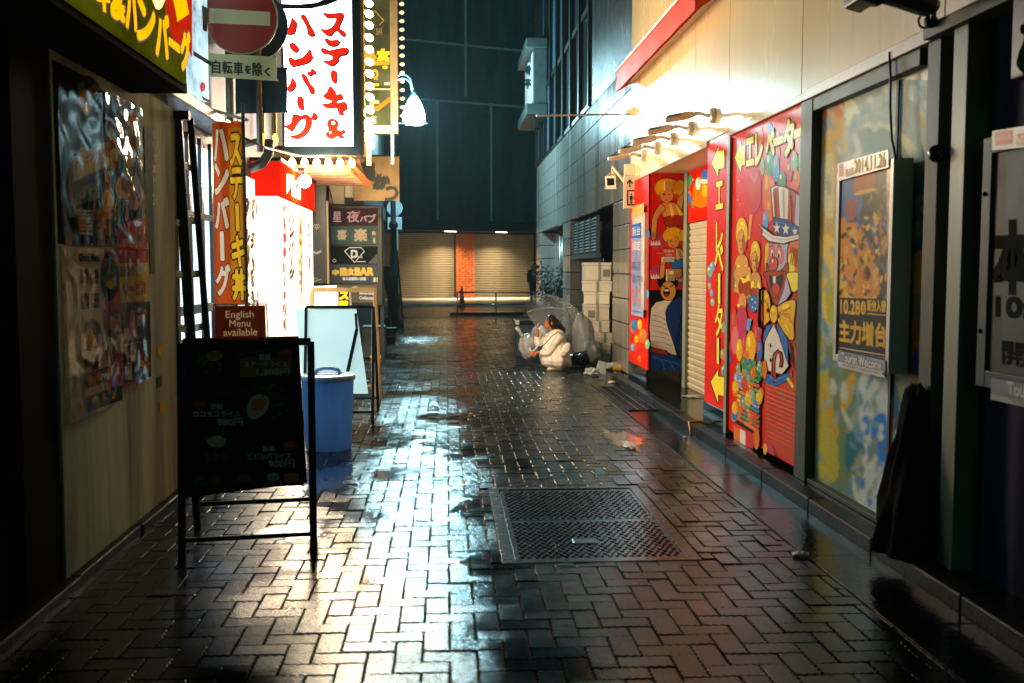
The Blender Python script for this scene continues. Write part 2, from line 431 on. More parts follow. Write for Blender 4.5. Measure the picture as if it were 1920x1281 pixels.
# thin water lying on the pavers: reflects, lets the pavers show through
def water_material():
    m = bpy.data.materials.new('puddle_water'); m.use_nodes = True
    nt = m.node_tree; N = nt.nodes; L = nt.links; N.remove(N['Principled BSDF'])
    out = N['Material Output']; fr = N.new('ShaderNodeFresnel'); fr.inputs[0].default_value = 1.36
    gl = N.new('ShaderNodeBsdfGlossy'); gl.inputs['Roughness'].default_value = .08
    tr = N.new('ShaderNodeBsdfTransparent'); tr.inputs[0].default_value = (.75, .75, .72, 1)
    geo = N.new('ShaderNodeNewGeometry'); nz = N.new('ShaderNodeTexNoise'); nz.inputs['Scale'].default_value = 9; nz.inputs['Detail'].default_value = 3
    L.new(geo.outputs['Position'], nz.inputs['Vector'])
    bp = N.new('ShaderNodeBump'); bp.inputs['Strength'].default_value = .16; bp.inputs['Distance'].default_value = .02; L.new(nz.outputs['Fac'], bp.inputs['Height'])
    L.new(bp.outputs[0], gl.inputs['Normal']); L.new(bp.outputs[0], fr.inputs['Normal'])
    at = N.new('ShaderNodeVertexColor'); at.layer_name = 'depth'; nz2 = N.new('ShaderNodeTexNoise'); nz2.inputs['Scale'].default_value = 14; nz2.inputs['Detail'].default_value = 5; L.new(geo.outputs['Position'], nz2.inputs['Vector'])
    ed = N.new('ShaderNodeMath'); ed.operation = 'ADD'; L.new(at.outputs[0], ed.inputs[0]); L.new(nz2.outputs['Fac'], ed.inputs[1])
    rg = N.new('ShaderNodeMapRange'); rg.inputs[1].default_value = .55; rg.inputs[2].default_value = 1.3; L.new(ed.outputs[0], rg.inputs[0])
    tm = N.new('ShaderNodeMixRGB'); tm.inputs[1].default_value = (1, 1, 1, 1); tm.inputs[2].default_value = (.7, .7, .66, 1); L.new(rg.outputs[0], tm.inputs[0]); L.new(tm.outputs[0], tr.inputs[0])
    mu = N.new('ShaderNodeMath'); mu.operation = 'MULTIPLY'; L.new(fr.outputs[0], mu.inputs[0]); L.new(rg.outputs[0], mu.inputs[1])
    mx = N.new('ShaderNodeMixShader'); L.new(mu.outputs[0], mx.inputs[0]); L.new(tr.outputs[0], mx.inputs[1]); L.new(gl.outputs[0], mx.inputs[2])
    L.new(mx.outputs[0], out.inputs[0]); return m
M_wat = water_material()
def puddle(cx, cy, rx, ry, seed, z=.0035):
    rnd = random.Random(seed); n = 72; ph = [rnd.uniform(0, 6.28) for _ in range(6)]
    pts = []
    for i in range(n):
        a = 2 * math.pi * i / n
        k = 1 + .22 * math.sin(2 * a + ph[0]) + .16 * math.sin(3 * a + ph[1]) + .12 * math.sin(5 * a + ph[2]) + .09 * math.sin(9 * a + ph[3]) + .06 * math.sin(15 * a + ph[4])
        pts.append((min(cx + rx * k * math.cos(a), 1.9 if cx < 1.9 else 2.285), cy + ry * k * math.sin(a), z))
    g = MB().m(M_wat); rings = [.02, .45, .68, .85, 1.]; vs = [(cx + (x - cx) * k, cy + (y - cy) * k, z) for k in rings for x, y, _ in pts]
    g.add(vs, [(i * n + k, i * n + (k + 1) % n, (i + 1) * n + (k + 1) % n, (i + 1) * n + k) for i in range(4) for k in range(n)] + [tuple(range(n))[::-1]])
    o = g.build('puddle'); struct(o); ca = o.data.color_attributes.new('depth', 'FLOAT_COLOR', 'POINT')
    ca.data.foreach_set('color', [c for k in (1, 1, .75, .3, 0) for _ in range(n) for c in (k, k, k, 1)])
for q in [(-.95, 7.35, .30, .65, 1), (-.42, 7.5, .20, .24, 2), (1.6, 8.9, .15, .7, 4), (-.9, 5.9, .2, .3, 21)]:
    puddle(*q)

M_conc = mat('wet_concrete', '#0e110e', .12, spec=.18, var=.3, scale=5, bump=.12, bscale=30, rv=.06)
M_kerb = mat('wet_kerb_stone', '#14150f', .35, spec=.12, var=.3, scale=9, bump=.2, bscale=45)
# smooth gutter strip beside the kerb with cross joints
g = MB().m(M_conc)
for k in range(11):
    g.box(1.935, 2.298, 2.0 + k * 1.06, 2.0 + (k + 1) * 1.06 - .006, -.2, .0015 + .0008 * (k % 3))
struct(g.build('gutter', bev=.003))
g = MB().m(M_kerb)
for k in range(13):
    y = 1.4 + k * .95
    g.box(2.30, 2.42, y, y + .944, -.2, .088 + .0012 * (k % 2))
struct(g.build('kerb', bev=.012))
g = MB().m(M_conc)
g.box(2.423, 4.2, 1.2, 13.7, -.2, .082)
struct(g.build('raised_floor'))
M_asph = mat('wet_asphalt', '#1d1f20', .22, var=.35, scale=3, bump=.4, bscale=160, rv=.14)
g = MB().m(M_asph).box(-45, 45, 31.02, 42.0, -.3, -.004); struct(g.build('road'))
M_swk = mat('far_sidewalk_slabs', '#d8cdb4', .3, var=.25, scale=2, rv=.15)
g = MB().m(M_swk)
for k in range(-30, 30):
    g.box(k * 1.5, k * 1.5 + 1.49, 42.02, 56, -.3, .10)
struct(g.build('far_sidewalk'))
M_wl = mat('road_paint', '#b9b6aa', .4, var=.3, scale=12)
g = MB().m(M_wl)
for x in range(-20, 20): g.poly([(x, 40.9, .0005), (x + .7, 40.9, .0005), (x + .7, 41.05, .0005), (x, 41.05, .0005)])
g.poly([(-40, 33.0, .0005), (40, 33.0, .0005), (40, 33.14, .0005), (-40, 33.14, .0005)])
struct(g.build('road_marking'))
# left edge step
g = MB().m(M_kerb)
for k in range(8): g.box(-2.3, -1.80 + .01 * (k % 2), 1.0 + k * .98, 1.0 + k * .98 + .972, -.2, .05)
struct(g.build('wall_footing', bev=.01))

# ---------------------------------------------------------------- hatch cover and drain
M_cast = mat('wet_cast_iron', '#23241f', .25, .55, var=.35, scale=14, rv=.12)
t = thing('utility_hatch', 'large rectangular tread-plate utility hatch set in the brick paving', 'hatch', (.8, 6.05, 0))
g = MB().m(mat('hatch_frame_concrete', '#3a382f', .25, var=.3, scale=20, rv=.12))
X0, X1, Y0, Y1 = .36, 1.28, 5.22, 6.90
for b in ((X0 - .075, X1 + .075, Y0 - .075, Y0 - .006), (X0 - .075, X1 + .075, Y1 + .006, Y1 + .075), (X0 - .075, X0 - .006, Y0 - .006, Y1 + .006), (X1 + .006, X1 + .075, Y0 - .006, Y1 + .006)):
    g.box(*b, -.05, .003)
g.build('frame', t, bev=.003)
for (a, b) in ((5.22, 6.052), (6.062, 6.90)):
    g = MB().m(M_cast); g.box(X0, X1, a, b, -.05, -.003)
    p = .040; ny = int((b - a - .05) / p); nx = int((X1 - X0 - .04) / p)
    for j in range(ny):
        for i in range(nx):
            cx = X0 + .035 + i * p + (p / 2 if j % 2 else 0); cy = a + .04 + j * p
            if cx > X1 - .025 or (1.0 < 0): continue
            if .70 < cx < .86 and a < 6 and 5.50 < cy < 5.62: continue
            ang = math.pi / 4 if (i + j) % 2 else -math.pi / 4
            c_, s_ = math.cos(ang), math.sin(ang); hl, hw = .017, .0055
            q = [(-hl, 0), (-hl * .5, -hw), (hl * .5, -hw), (hl, 0), (hl * .5, hw), (-hl * .5, hw)]
            bt = [(cx + u * c_ - v * s_, cy + u * s_ + v * c_, -.003) for u, v in q]; tp = [(cx + .72 * (u * c_ - v * s_), cy + .72 * (u * s_ + v * c_), .0025) for u, v in q]
            g.add(bt + tp, [(6, 7, 8, 9, 10, 11)] + [(k, (k + 1) % 6, 6 + (k + 1) % 6, 6 + k) for k in range(6)])
    pl = g.build('cover_plate', t)
    if a < 6:
        MB().m(mat('hatch_badge_metal', '#6d7474', .25, .7)).box(.71, .85, 5.51, 5.61, -.003, .002).build('badge', pl, bev=.003)
t = thing('drain_grate', 'black wet steel drain grate along the kerb by the alcove', 'drain grate', (2.1, 11.6, 0))
g = MB().m(mat('grate_steel', '#262823', .3, .6, var=.3, scale=20))
gx0, gx1, gy0, gy1 = 1.98, 2.29, 10.7, 12.9
for k in range(56):
    y = gy0 + k * .04
    g.box(gx0, gx1, y, y + .012, .004, .016)
for x in (gx0, gx0 + .1, gx0 + .2, gx1 - .012): g.box(x, x + .012, gy0, gy1, .002, .018)
g.build('grate_bars', t)

# ================================================================== right side: cream-clad arcade building
WX = 2.5
yw = lambda px, X=WX: X * FPX / (px - 838)          # depth along the alley of a pixel column on the plane x = X
M_cream = mat('cream_cladding', '#e2cd9c', .27, var=.06, scale=1.3, rv=.04, streak=True, spec=.25)
M_dark = mat('dark_void', '#0b0c0d', .6)
M_red = mat('print_red', '#dc1a04', .35, var=.08, scale=7, rv=.05, spec=.12)
M_blackgl = mat('black_glossy_plinth', '#0a0c0c', .12, rv=.05)
M_alu = mat('grey_green_metal', '#3f4a40', .5, .0, spec=.2, var=.14, streak=True)
M_alul = mat('pale_metal', '#7d8674', .45, .0, spec=.25, var=.12, streak=True)
arc = thing('arcade_building', 'cream panelled arcade building with red mural doors and shuttered elevator alcove on the right', 'building', (WX, 8, 0))
for a, b in ((13.53, 12.45), (12.45, 11.19), (11.19, 10.04), (10.04, 8.81), (8.81, 6.98), (6.98, 4.95), (4.95, 2.4), (2.4, -2), (-2, -9)):
    g = MB().m(M_cream).box(2.5, 2.545, b + .004, a - .004, 2.775, 9.0); g.build('cladding_panel', arc, bev=.004)
g = MB().m(M_dark)
g.box(2.55, 9, -9, 13.5, 2.79, 9.0); g.box(3.06, 9, -9, 13.5, .083, 2.76); g.box(2.55, 3.05, -9, 2.2, .083, 2.76)
g.build('wall', arc)
g = MB().m(mat('cream_soffit', '#c9b48c', .4, var=.1)).box(2.51, 3.05, 8.74, 13.5, 2.735, 2.77); g.build('soffit', arc)
# small trim line under the panels
g = MB().m(mat('cream_trim', '#b3a88c', .4, var=.15, scale=15))
g.box(2.485, 2.53, 9.5, 13.52, 2.72, 2.772); g.box(2.47, 2.53, 6.75, 8.70, 2.715, 2.772); g.box(2.44, 2.53, 4.95, 6.72, 2.70, 2.772)
g.build('trim', arc, bev=.004)

cols = dict(o='#e0700c', y='#f0b410', yl='#ffe23c', g='#3f8c55', gl='#79b184', b='#2c6fc0', bl='#5c9fe0', p='#c43a5e', pk='#e0707a', w='#e8dfd0', k='#0a0706', br='#aa3410', sk='#dc9a4a', lav='#b9b4cf', ro='#d2431a', nv='#123a78', tan='#8c6a38', grn='#2a7a44', tq='#2f9e92', gr='#7f8a86')
def PC(k): return mat('print_' + {'o': 'orange', 'y': 'amber', 'yl': 'yellow', 'g': 'green', 'gl': 'pale_green', 'b': 'blue', 'bl': 'sky_blue', 'p': 'magenta', 'pk': 'pink', 'w': 'white', 'k': 'black', 'br': 'brick_red', 'sk': 'skin_tone', 'lav': 'lavender', 'ro': 'vermilion', 'nv': 'navy', 'tan': 'tan', 'grn': 'deep_green', 'tq': 'turquoise', 'gr': 'grey'}[k], cols[k], .35, var=.08, scale=9, rv=.05, spec=.12)
def sparkle(A, x0, y0, x1, y1, n, seed, rmin=.6, rmax=2.2):
    rnd = random.Random(seed)
    for _ in range(n):
        r = rnd.uniform(rmin, rmax); A.ell(rnd.uniform(x0, x1), rnd.uniform(y0, y1), r * .8, r, PC(rnd.choice(['pk', 'o', 'y', 'pk', 'w', 'ro']))); A.k -= .9
def balloons(A, x0, y0, x1, y1, n, seed, r0, r1, pal='oybpggl', stretch=2.2):
    rnd = random.Random(seed)
    for _ in range(n):
        r = rnd.uniform(r0, r1); x = rnd.uniform(x0, x1); y = rnd.uniform(y0, y1); c = rnd.choice(['o', 'y', 'b', 'p', 'g', 'gl', 'bl', 'pk', 'ro'] if pal == 'all' else pal)
        A.ell(x, y, r, r * stretch, PC(c)); A.ell(x - r * .3, y - r * .7, r * .25, r * .6, PC({'o': 'y', 'y': 'yl', 'b': 'bl', 'p': 'pk', 'g': 'gl', 'gl': 'w', 'bl': 'w', 'pk': 'w', 'ro': 'o', 'r': 'o'}.get(c, 'w'))); A.k -= 1.6
NX = (-1, 0, 0)
# ---- far pillar with mural strip, near pillar with arrow lettering
g = MB().m(M_red).box(2.5, 3.05, 12.3, 13.53, .29, 2.733)
A = Art(g, (2.5, 0, 0), NX)
balloons(A, 1186, 390, 1214, 690, 34, 5, 3, 6, ['o', 'y', 'b', 'bl', 'g', 'o', 'ro', 'y', 'gl'])
g.build('pillar', arc)
MB().m(M_blackgl).box(2.49, 3.05, 12.29, 13.54, .083, .288).build('plinth', arc, bev=.006)
g = MB().m(M_red).box(2.5, 3.05, yw(1372), yw(1329), .27, 2.733)
A = Art(g, (2.5, 0, 0), NX, (1170, 300, 2.667))
sparkle(A, 428, 10, 520, 560, 45, 3, .8, 2.5)
balloons(A, 428, 470, 446, 760, 9, 4, 8, 13, ['g', 'b', 'gl', 'o', 'bl'])
balloons(A, 490, 780, 528, 1120, 18, 6, 9, 14, ['o', 'b', 'g', 'p', 'y', 'gl', 'o'])
K, Y = PC('k'), PC('yl')
AZ = Art(g, (2.5, 0, 0), NX, (1160, 220, 3.768)); AZ.k = A.k
AZ.poly([(660, 325), (708, 205), (708, 240), (748, 233), (748, 358), (707, 367), (707, 425)], Y, 0, K, 7)
A.k = AZ.k + 1
OUT = dict(off=.012, bold=.007, out=K, ow=.014)
A.txt('エ', (461, 112), (496, 104), (496, 240), (461, 250), Y, **OUT)
A.txt('レ', (462, 312), (496, 304), (496, 448), (462, 462), Y, **OUT)
A.txt('ベ', (455, 432), (499, 424), (499, 556), (455, 560), Y, **OUT)
A.poly([(472, 568), (484, 566), (484, 722), (472, 726)], Y, 0, K, 5)
A.txt('タ', (459, 726), (496, 720), (496, 870), (459, 885), Y, **OUT)
A.poly([(466, 890), (478, 890), (478, 1022), (466, 1016)], Y, 0, K, 5)
A.poly([(437, 1110), (474, 1048), (474, 1082), (503, 1088), (503, 1182), (474, 1174), (474, 1215)], Y, 0, K, 5)
g.build('pillar', arc)
MB().m(M_blackgl).box(2.49, 3.05, yw(1372) - .01, yw(1329) + .01, .083, .268).build('plinth', arc, bev=.006)

# ---- alcove: mural end wall, transom, shutter
g = MB().m(M_red).box(2.5, 3.05, 12.265, 12.298, .29, 2.733)
A = Art(g, (0, 12.265, 0), (0, -1, 0), (1170, 300, 2.667))
A.rect(124, 62, 132, 1056, K)
A.rect(132, 650, 322, 1056, K)
sparkle(A, 136, 70, 320, 560, 60, 8, 1, 3)
o, y_, sk, w_, b_, br = PC('o'), PC('y'), PC('sk'), PC('w'), PC('b'), PC('br')
for x, y, rx, ry in ((168, 405, 46, 46), (172, 560, 44, 34), (285, 600, 45, 46)):
    A.ell(x, y, rx, ry, PC('p'))
for x0, y0 in ((134, 408), (134, 575), (250, 590)):
    A.poly([(x0 + i * 7, y0 + (12 if i % 2 else -8)) for i in range(8)] + [(x0 + 49, y0 + 18), (x0, y0 + 20)], w_)
def figure_one(dx, dy, s, top, trim):
    T = lambda P: [(dx + x * s, dy + y * s) for x, y in P]
    A.poly(T([(262, 222), (288, 120), (302, 105), (308, 130), (296, 200), (285, 262), (262, 262)]), sk, 3, K, 3)
    A.ell(dx + 216 * s, dy + 142 * s, 64 * s, 50 * s, y_, 0, K, 3); A.ell(dx + 275 * s, dy + 140 * s, 28 * s, 42 * s, y_, .4, K, 2)
    A.poly(T([(178, 224), (250, 214), (280, 245), (312, 292), (298, 322), (262, 332), (258, 380), (208, 380), (212, 330), (200, 290)]), sk, 3, K, 3)
    A.poly(T([(178, 224), (200, 232), (204, 250), (168, 292), (160, 380), (150, 400), (136, 392), (138, 330), (146, 282)]), sk, 3, K, 3)
    A.poly(T([(202, 290), (250, 280), (300, 278), (313, 296), (298, 324), (262, 328), (210, 330)]), top, 3, K, 3)
    A.poly(T([(226, 222), (236, 222), (252, 272), (236, 286)]), trim); A.poly(T([(258, 232), (266, 230), (292, 276), (280, 280)]), trim)
    A.ell(dx + 212 * s, dy + 176 * s, 34 * s, 37 * s, sk, 0, K, 2)
    A.poly(T([(176, 150), (196, 122), (240, 120), (255, 150), (222, 140), (190, 165)]), y_, 3)
    A.ell(dx + 174 * s, dy + 190 * s, 11 * s, 12 * s, PC('ro')); A.ell(dx + 262 * s, dy + 182 * s, 13 * s, 14 * s, PC('ro'))
    A.ell(dx + 199 * s, dy + 172 * s, 3.5 * s, 7 * s, K); A.line(T([(219, 172), (225, 175), (231, 171)]), 3 * s, K); A.ell(dx + 212 * s, dy + 200 * s, 6 * s, 3 * s, br)
figure_one(0, 0, 1, br, PC('yl'))
figure_one(62, 258, .86, b_, w_)
A.poly([(134, 735), (136, 660), (178, 652), (206, 672), (196, 704)], K, 3)
A.poly([(136, 742), (190, 706), (240, 700), (220, 760), (226, 860), (262, 975), (200, 950), (134, 930)], w_, 2, K, 3)
for k in range(6): A.line([(140, 775 + k * 26), (175 + k * 6, 782 + k * 27), (205 + k * 6, 800 + k * 26)], 3, PC('gr'))
A.poly([(236, 712), (290, 680), (322, 674), (322, 1055), (300, 1020), (268, 955), (224, 850), (208, 762)], PC('nv'), 2, K, 3)
for k in range(5): A.line([(300 - k * 8, 740 + k * 40), (280 - k * 6, 790 + k * 38), (296, 830 + k * 36)], 5, K)
A.poly([(134, 960), (250, 974), (300, 1010), (322, 1055), (134, 1055)], PC('nv'), 0)
A.poly([(136, 938), (215, 956), (215, 975), (136, 960)], br, 0, K, 3)
for k in range(3): A.line([(140 + k * 50, 985 + k * 12), (190 + k * 40, 1000 + k * 10), (200 + k * 50, 1048)], 6, b_)
A.ell(218, 618, 52, 34, K); A.poly([(172, 620), (165, 590), (190, 600), (205, 575), (220, 600), (246, 580), (250, 605), (270, 600), (262, 630)], K)
A.ell(220, 655, 38, 48, sk, 0, K, 3); A.ell(212, 662, 17, 24, K); A.ell(212, 652, 13, 6, w_); A.ell(212, 676, 11, 7, br)
A.line([(190, 626), (205, 636)], 5, K); A.line([(228, 636), (246, 624)], 5, K)
g.build('mural_wall', arc)
MB().m(M_blackgl).box(2.505, 3.05, 12.255, 12.299, .083, .288).build('plinth', arc)
MB().m(M_alul).box(2.93, 3.05, 12.10, 12.255, .083, 2.733).build('shutter_guide', arc, bev=.004)
g = MB().m(M_red).box(2.95, 3.05, 9.50, 12.09, 2.12, 2.733)
A = Art(g, (2.95, 0, 0), NX)
sparkle(A, 1285, 305, 1330, 388, 12, 2)
balloons(A, 1286, 335, 1300, 385, 7, 9, 3, 5, ['b', 'tq', 'o', 'g'])
A.poly([(1300, 385), (1302, 345), (1312, 330), (1322, 345), (1330, 340), (1330, 385)], o, 2); A.ell(1309, 345, 5, 12, w_, 0, K, 1); A.ell(1322, 358, 6, 12, y_)
A.ell(1322, 340, 12, 5, w_, 0, K, 1); A.rect(1316, 318, 1330, 336, b_)
g.build('transom', arc)
M_shut = mat('cream_shutter_steel', '#cfc4a8', .35, .2, var=.08)
g = MB().m(M_shut)
for k in range(26):
    z = .085 + k * .078
    g.add([(2.985, 9.5, z), (2.985, 12.1, z), (2.965, 12.1, z + .05), (2.965, 9.5, z + .05), (2.98, 12.1, z + .074), (2.98, 9.5, z + .074)], [(0, 3, 2, 1), (3, 5, 4, 2)])
g.build('shutter', arc)
# ---- mural doors
DB, DT = .125, 2.712
def door(y0, y1, name='mural_door'):
    g = MB().m(M_red).box(2.5, 2.54, y0 + .004, y1 - .004, DB, DT); return g
TA, TB = (1360, 180, 3.556), (1360, 520, 3.37)
gl, gr_ = door(yw(1434), yw(1376)), door(yw(1511), yw(1434))
P_ = PC
A = Art(gl, (2.5, 0, 0), NX, TA)
sparkle(A, 50, 480, 255, 820, 60, 11, 1.2, 5)
for x, y, rx, ry, c in ((235, 268, 19, 52, 'o'), (196, 630, 47, 152, 'p'), (250, 470, 14, 60, 'gl')):
    A.ell(x, y, rx, ry, P_(c))
A.ell(190, 610, 38, 120, P_('ro')); A.poly([(165, 500), (190, 545), (222, 498), (214, 545), (196, 580), (172, 550)], P_('pk'), 3)
A.poly([(165, 790), (185, 790), (165, 960), (150, 960)], sk)
A.poly([(65, 415), (108, 287), (108, 337), (132, 331), (132, 460), (108, 466), (108, 515)], Y, 0, K, 6)
OUT2 = dict(off=.012, bold=.011, out=K, ow=.022)
A.txt('エ', (143, 292), (192, 272), (192, 455), (143, 468), Y, **OUT2)
A.txt('レ', (203, 258), (250, 240), (250, 445), (203, 465), Y, **OUT2)
def figure_two(cx, cy, s):
    T = lambda P: [(cx + x * s, cy + y * s) for x, y in P]
    A.ell(cx, cy - 60 * s, 40 * s, 105 * s, P_('y'), 0, K, 3)
    A.poly(T([(-30, 95), (30, 95), (48, 190), (44, 330), (-50, 330), (-62, 240)]), sk, 3, K, 3)
    A.ell(cx - 4 * s, cy, 24 * s, 85 * s, sk, 0, K, 2)
    A.poly(T([(-30, -60), (-10, -130), (20, -125), (28, -40), (5, -90)]), P_('yl'), 3)
    A.poly(T([(-26, 150), (-8, 150), (-2, 200), (14, 200), (20, 152), (34, 152), (46, 210), (40, 300), (-46, 300), (-52, 220)]), P_('yl'), 0, K, 2)
    A.ell(cx - 14 * s, cy + 245 * s, 26 * s, 44 * s, br); A.ell(cx + 20 * s, cy + 245 * s, 24 * s, 44 * s, br)
    A.poly(T([(-56, 170), (-40, 150), (-36, 200), (-50, 320), (-66, 300)]), P_('tan'), 3)
    A.poly(T([(8, -50), (22, -20), (24, 40), (14, 80), (6, 40)]), P_('tan'), 3)
    for k in range(4): A.line(T([(-30 + k * 16, -120 + 8 * abs(k - 1)), (-34 + k * 18, -90), (-36 + k * 20, -60)]), 3 * s, P_('o'))
    A.ell(cx + 26 * s, cy + 25 * s, 9 * s, 24 * s, P_('ro'))
    A.ell(cx - 10 * s, cy - 8 * s, 3 * s, 10 * s, K); A.ell(cx + 6 * s, cy - 10 * s, 3 * s, 10 * s, K); A.ell(cx - 3 * s, cy + 45 * s, 6 * s, 6 * s, br)
figure_two(112, 975, 1.); figure_two(204, 1105, .85)
B = Art(gl, (2.5, 0, 0), NX, TB); B.k = A.k
B.poly([(66, 0), (80, -60), (165, -60), (165, 60), (150, 130), (100, 120)], sk, 2)
B.ell(128, 60, 36, 62, br, 0, K, 3); B.poly([(100, 0), (120, 40), (160, 20), (160, -30), (135, 10)], P_('yl'))
B.ell(116, 160, 24, 60, sk); B.line([(88, 170), (105, 210), (136, 214)], 18, P_('yl')); B.ell(112, 285, 36, 110, P_('p'))
B.ell(185, 165, 28, 56, b_, 0, K, 2)
for k, (x, y) in enumerate(((178, 140), (196, 160), (180, 190), (200, 200))): B.ell(x, y, 4, 8, w_)
B.poly([(150, 260), (176, 265), (160, 345), (142, 330)], P_('bl'))
for x, y, rx, ry, c in ((62, 300, 22, 110, 'ro'), (70, 400, 24, 90, 'pk'), (130, 425, 22, 80, 'p'), (210, 380, 24, 100, 'ro'), (98, 460, 20, 72, 'y'), (170, 438, 32, 100, 'y'), (228, 460, 17, 70, 'b'), (225, 330, 16, 60, 'p'), (140, 500, 20, 40, 'o')):
    B.ell(x, y, rx, ry, P_(c)); B.ell(x - rx * .3, y - ry * .3, rx * .25, ry * .35, P_('yl' if c == 'y' else 'pk'))
balloons(B, 62, 540, 240, 640, 26, 21, 13, 19, ['g', 'b', 'gl', 'grn', 'gl', 'o'])
balloons(B, 60, 640, 240, 900, 30, 22, 16, 22, ['o', 'y', 'ro', 'b', 'gl', 'p', 'o', 'bl'])
B.poly([(66, 940), (105, 955), (105, 1050), (66, 1020)], o); B.poly([(105, 955), (140, 975), (140, 1065), (105, 1048)], P_('w')); B.poly([(140, 960), (190, 985), (190, 1085), (140, 1065)], M_red); B.ell(210, 1020, 20, 70, o)
A2 = Art(gr_, (2.5, 0, 0), NX, TA)
sparkle(A2, 275, 200, 510, 600, 25, 12, 2, 7)
for x, y, rx, ry, c in ((285, 640, 34, 170, 'o'), (300, 205, 15, 30, 'b'), (348, 265, 18, 30, 'o'), (295, 455, 25, 90, 'g'), (350, 380, 18, 50, 'ro'), (340, 485, 23, 90, 'bl'), (380, 560, 28, 58, 'g'), (430, 500, 22, 72, 'p'), (465, 440, 22, 68, 'gl'), (507, 450, 18, 92, 'gl'), (490, 320, 20, 60, 'o'), (478, 560, 24, 66, 'o'), (300, 760, 28, 80, 'o'), (272, 830, 20, 62, 'bl'), (505, 650, 14, 40, 'p'), (320, 590, 16, 40, 'pk')):
    A2.ell(x, y, rx, ry, P_(c)); A2.ell(x - rx * .3, y - ry * .35, rx * .25, ry * .3, P_('w' if c in 'bgl' else 'y'))
A2.txt('ベ', (276, 246), (330, 222), (330, 392), (276, 418), Y, **OUT2)
A2.poly([(325, 287), (388, 263), (388, 314), (328, 338)], Y, 0, K, 6)
A2.txt('タ', (394, 172), (462, 150), (462, 386), (394, 404), Y, **OUT2)
A2.poly([(464, 230), (511, 213), (511, 268), (464, 287)], Y, 0, K, 6)
# striped top hat, stars, brim
A2.poly([(312, 615), (345, 600), (400, 610), (460, 640), (511, 676), (511, 890), (420, 832), (328, 812)], w_, 0, K, 8)
A2.poly([(326, 622), (360, 605), (372, 812), (334, 808)], br); A2.poly([(428, 625), (480, 652), (470, 856), (420, 832)], br); A2.poly([(481, 653), (511, 675), (511, 885), (471, 856)], P_('lav'))
A2.poly([(330, 810), (420, 828), (500, 880), (500, 935), (400, 940), (328, 900)], P_('nv'), 0, K, 6)
for x, y, r in ((350, 880, 42), (410, 888, 44), (472, 905, 34)): A2.star(x, y, r, w_)
# plain clown-like shapes standing in for the painted figure
A2.poly([(300, 985), (345, 990), (428, 990), (430, 1130), (400, 1290), (310, 1290), (282, 1110)], P_('lav'), 0, K, 5)
A2.poly([(430, 1005), (462, 965), (505, 968), (511, 1010), (511, 1235), (470, 1250), (438, 1205), (424, 1100)], P_('o'), 3, K, 7)
A2.ell(448, 1130, 24, 85, P_('yl')); A2.poly([(272, 1000), (300, 985), (292, 1060), (285, 1130), (272, 1180)], P_('y'), 2, K, 4)
A2.ell(318, 1050, 26, 62, P_('pk'), .1); A2.ell(372, 1056, 26, 66, P_('pk'), -.1)
A2.ell(320, 1052, 10, 32, w_, 0, K, 2); A2.ell(368, 1058, 11, 34, w_, 0, K, 2); A2.ell(322, 1062, 5, 17, K); A2.ell(366, 1068, 6, 18, K)
A2.line([(306, 1006), (318, 996), (330, 1004)], 5, K); A2.line([(356, 1008), (370, 1000), (384, 1012)], 5, K)
A2.poly([(284, 1112), (300, 1160), (340, 1182), (392, 1160), (424, 1108), (428, 1180), (415, 1270), (385, 1330), (315, 1330), (288, 1230)], br, 3, K, 6)
A2.poly([(304, 1186), (345, 1206), (398, 1180), (396, 1240), (370, 1300), (325, 1300), (306, 1240)], K, 3)
A2.ell(348, 1278, 24, 40, P_('ro')); A2.rect(328, 1200, 346, 1246, w_); A2.line([(300, 1150), (340, 1174), (390, 1152)], 6, P_('o'))
A2.ell(332, 1118, 27, 44, P_('ro'), 0, K, 4); A2.ell(325, 1102, 7, 12, w_)
for k in range(5): A2.line([(446 + k * 13, 1000 + k * 8), (452 + k * 13, 1060 + k * 10), (444 + k * 13, 1120 + k * 8)], 4, br)
A2.poly([(232, 857), (250, 872), (330, 932), (420, 942), (511, 922), (511, 952), (440, 968), (400, 984), (300, 966), (255, 925), (268, 905)], w_, 0, K, 8)
B2 = Art(gr_, (2.5, 0, 0), NX, TB); B2.k = A2.k
B2.poly([(440, 150), (487, 70), (487, 600), (465, 612), (398, 400), (452, 380), (458, 205)], br, 0, K, 6)
B2.poly([(256, -30), (270, 10), (300, 110), (322, 172), (352, 160), (390, 60), (395, -30)], br, 2, K, 6)
B2.poly([(290, -16), (327, 2), (377, -22), (375, 34), (351, 98), (308, 98), (292, 34)], K, 3); B2.ell(330, 72, 24, 34, P_('ro')); B2.rect(312, -6, 330, 38, w_)
B2.poly([(345, 175), (378, 90), (398, 0), (425, 100), (400, 138)], P_('lav'), 0, K, 4); B2.line([(302, 120), (322, 132), (348, 118)], 4, K)
B2.poly([(402, -20), (460, -30), (487, 0), (487, 60), (440, 92), (420, 40)], P_('yl'), 3, K, 5)
B2.poly([(318, 300), (262, 400), (258, 560), (290, 592), (370, 612), (412, 560), (362, 400)], w_, 0, K, 5)
B2.poly([(306, 300), (258, 412), (256, 350), (278, 305)], b_, 0, K, 4); B2.poly([(336, 300), (362, 395), (410, 552), (405, 400), (362, 312)], b_, 0, K, 5)
B2.ell(298, 432, 6, 14, K); B2.ell(298, 524, 6, 14, K)
B2.poly([(262, 600), (330, 642), (420, 605), (440, 572), (474, 615), (458, 655), (487, 690), (487, 1190), (262, 1080)], P_('ro'), 0)
B2.poly([(262, 600), (330, 642), (420, 602), (428, 640), (330, 690), (264, 670)], b_, 0, K, 5)
B2.poly([(398, 640), (415, 632), (450, 690), (436, 702)], P_('yl'), 0, K, 3)
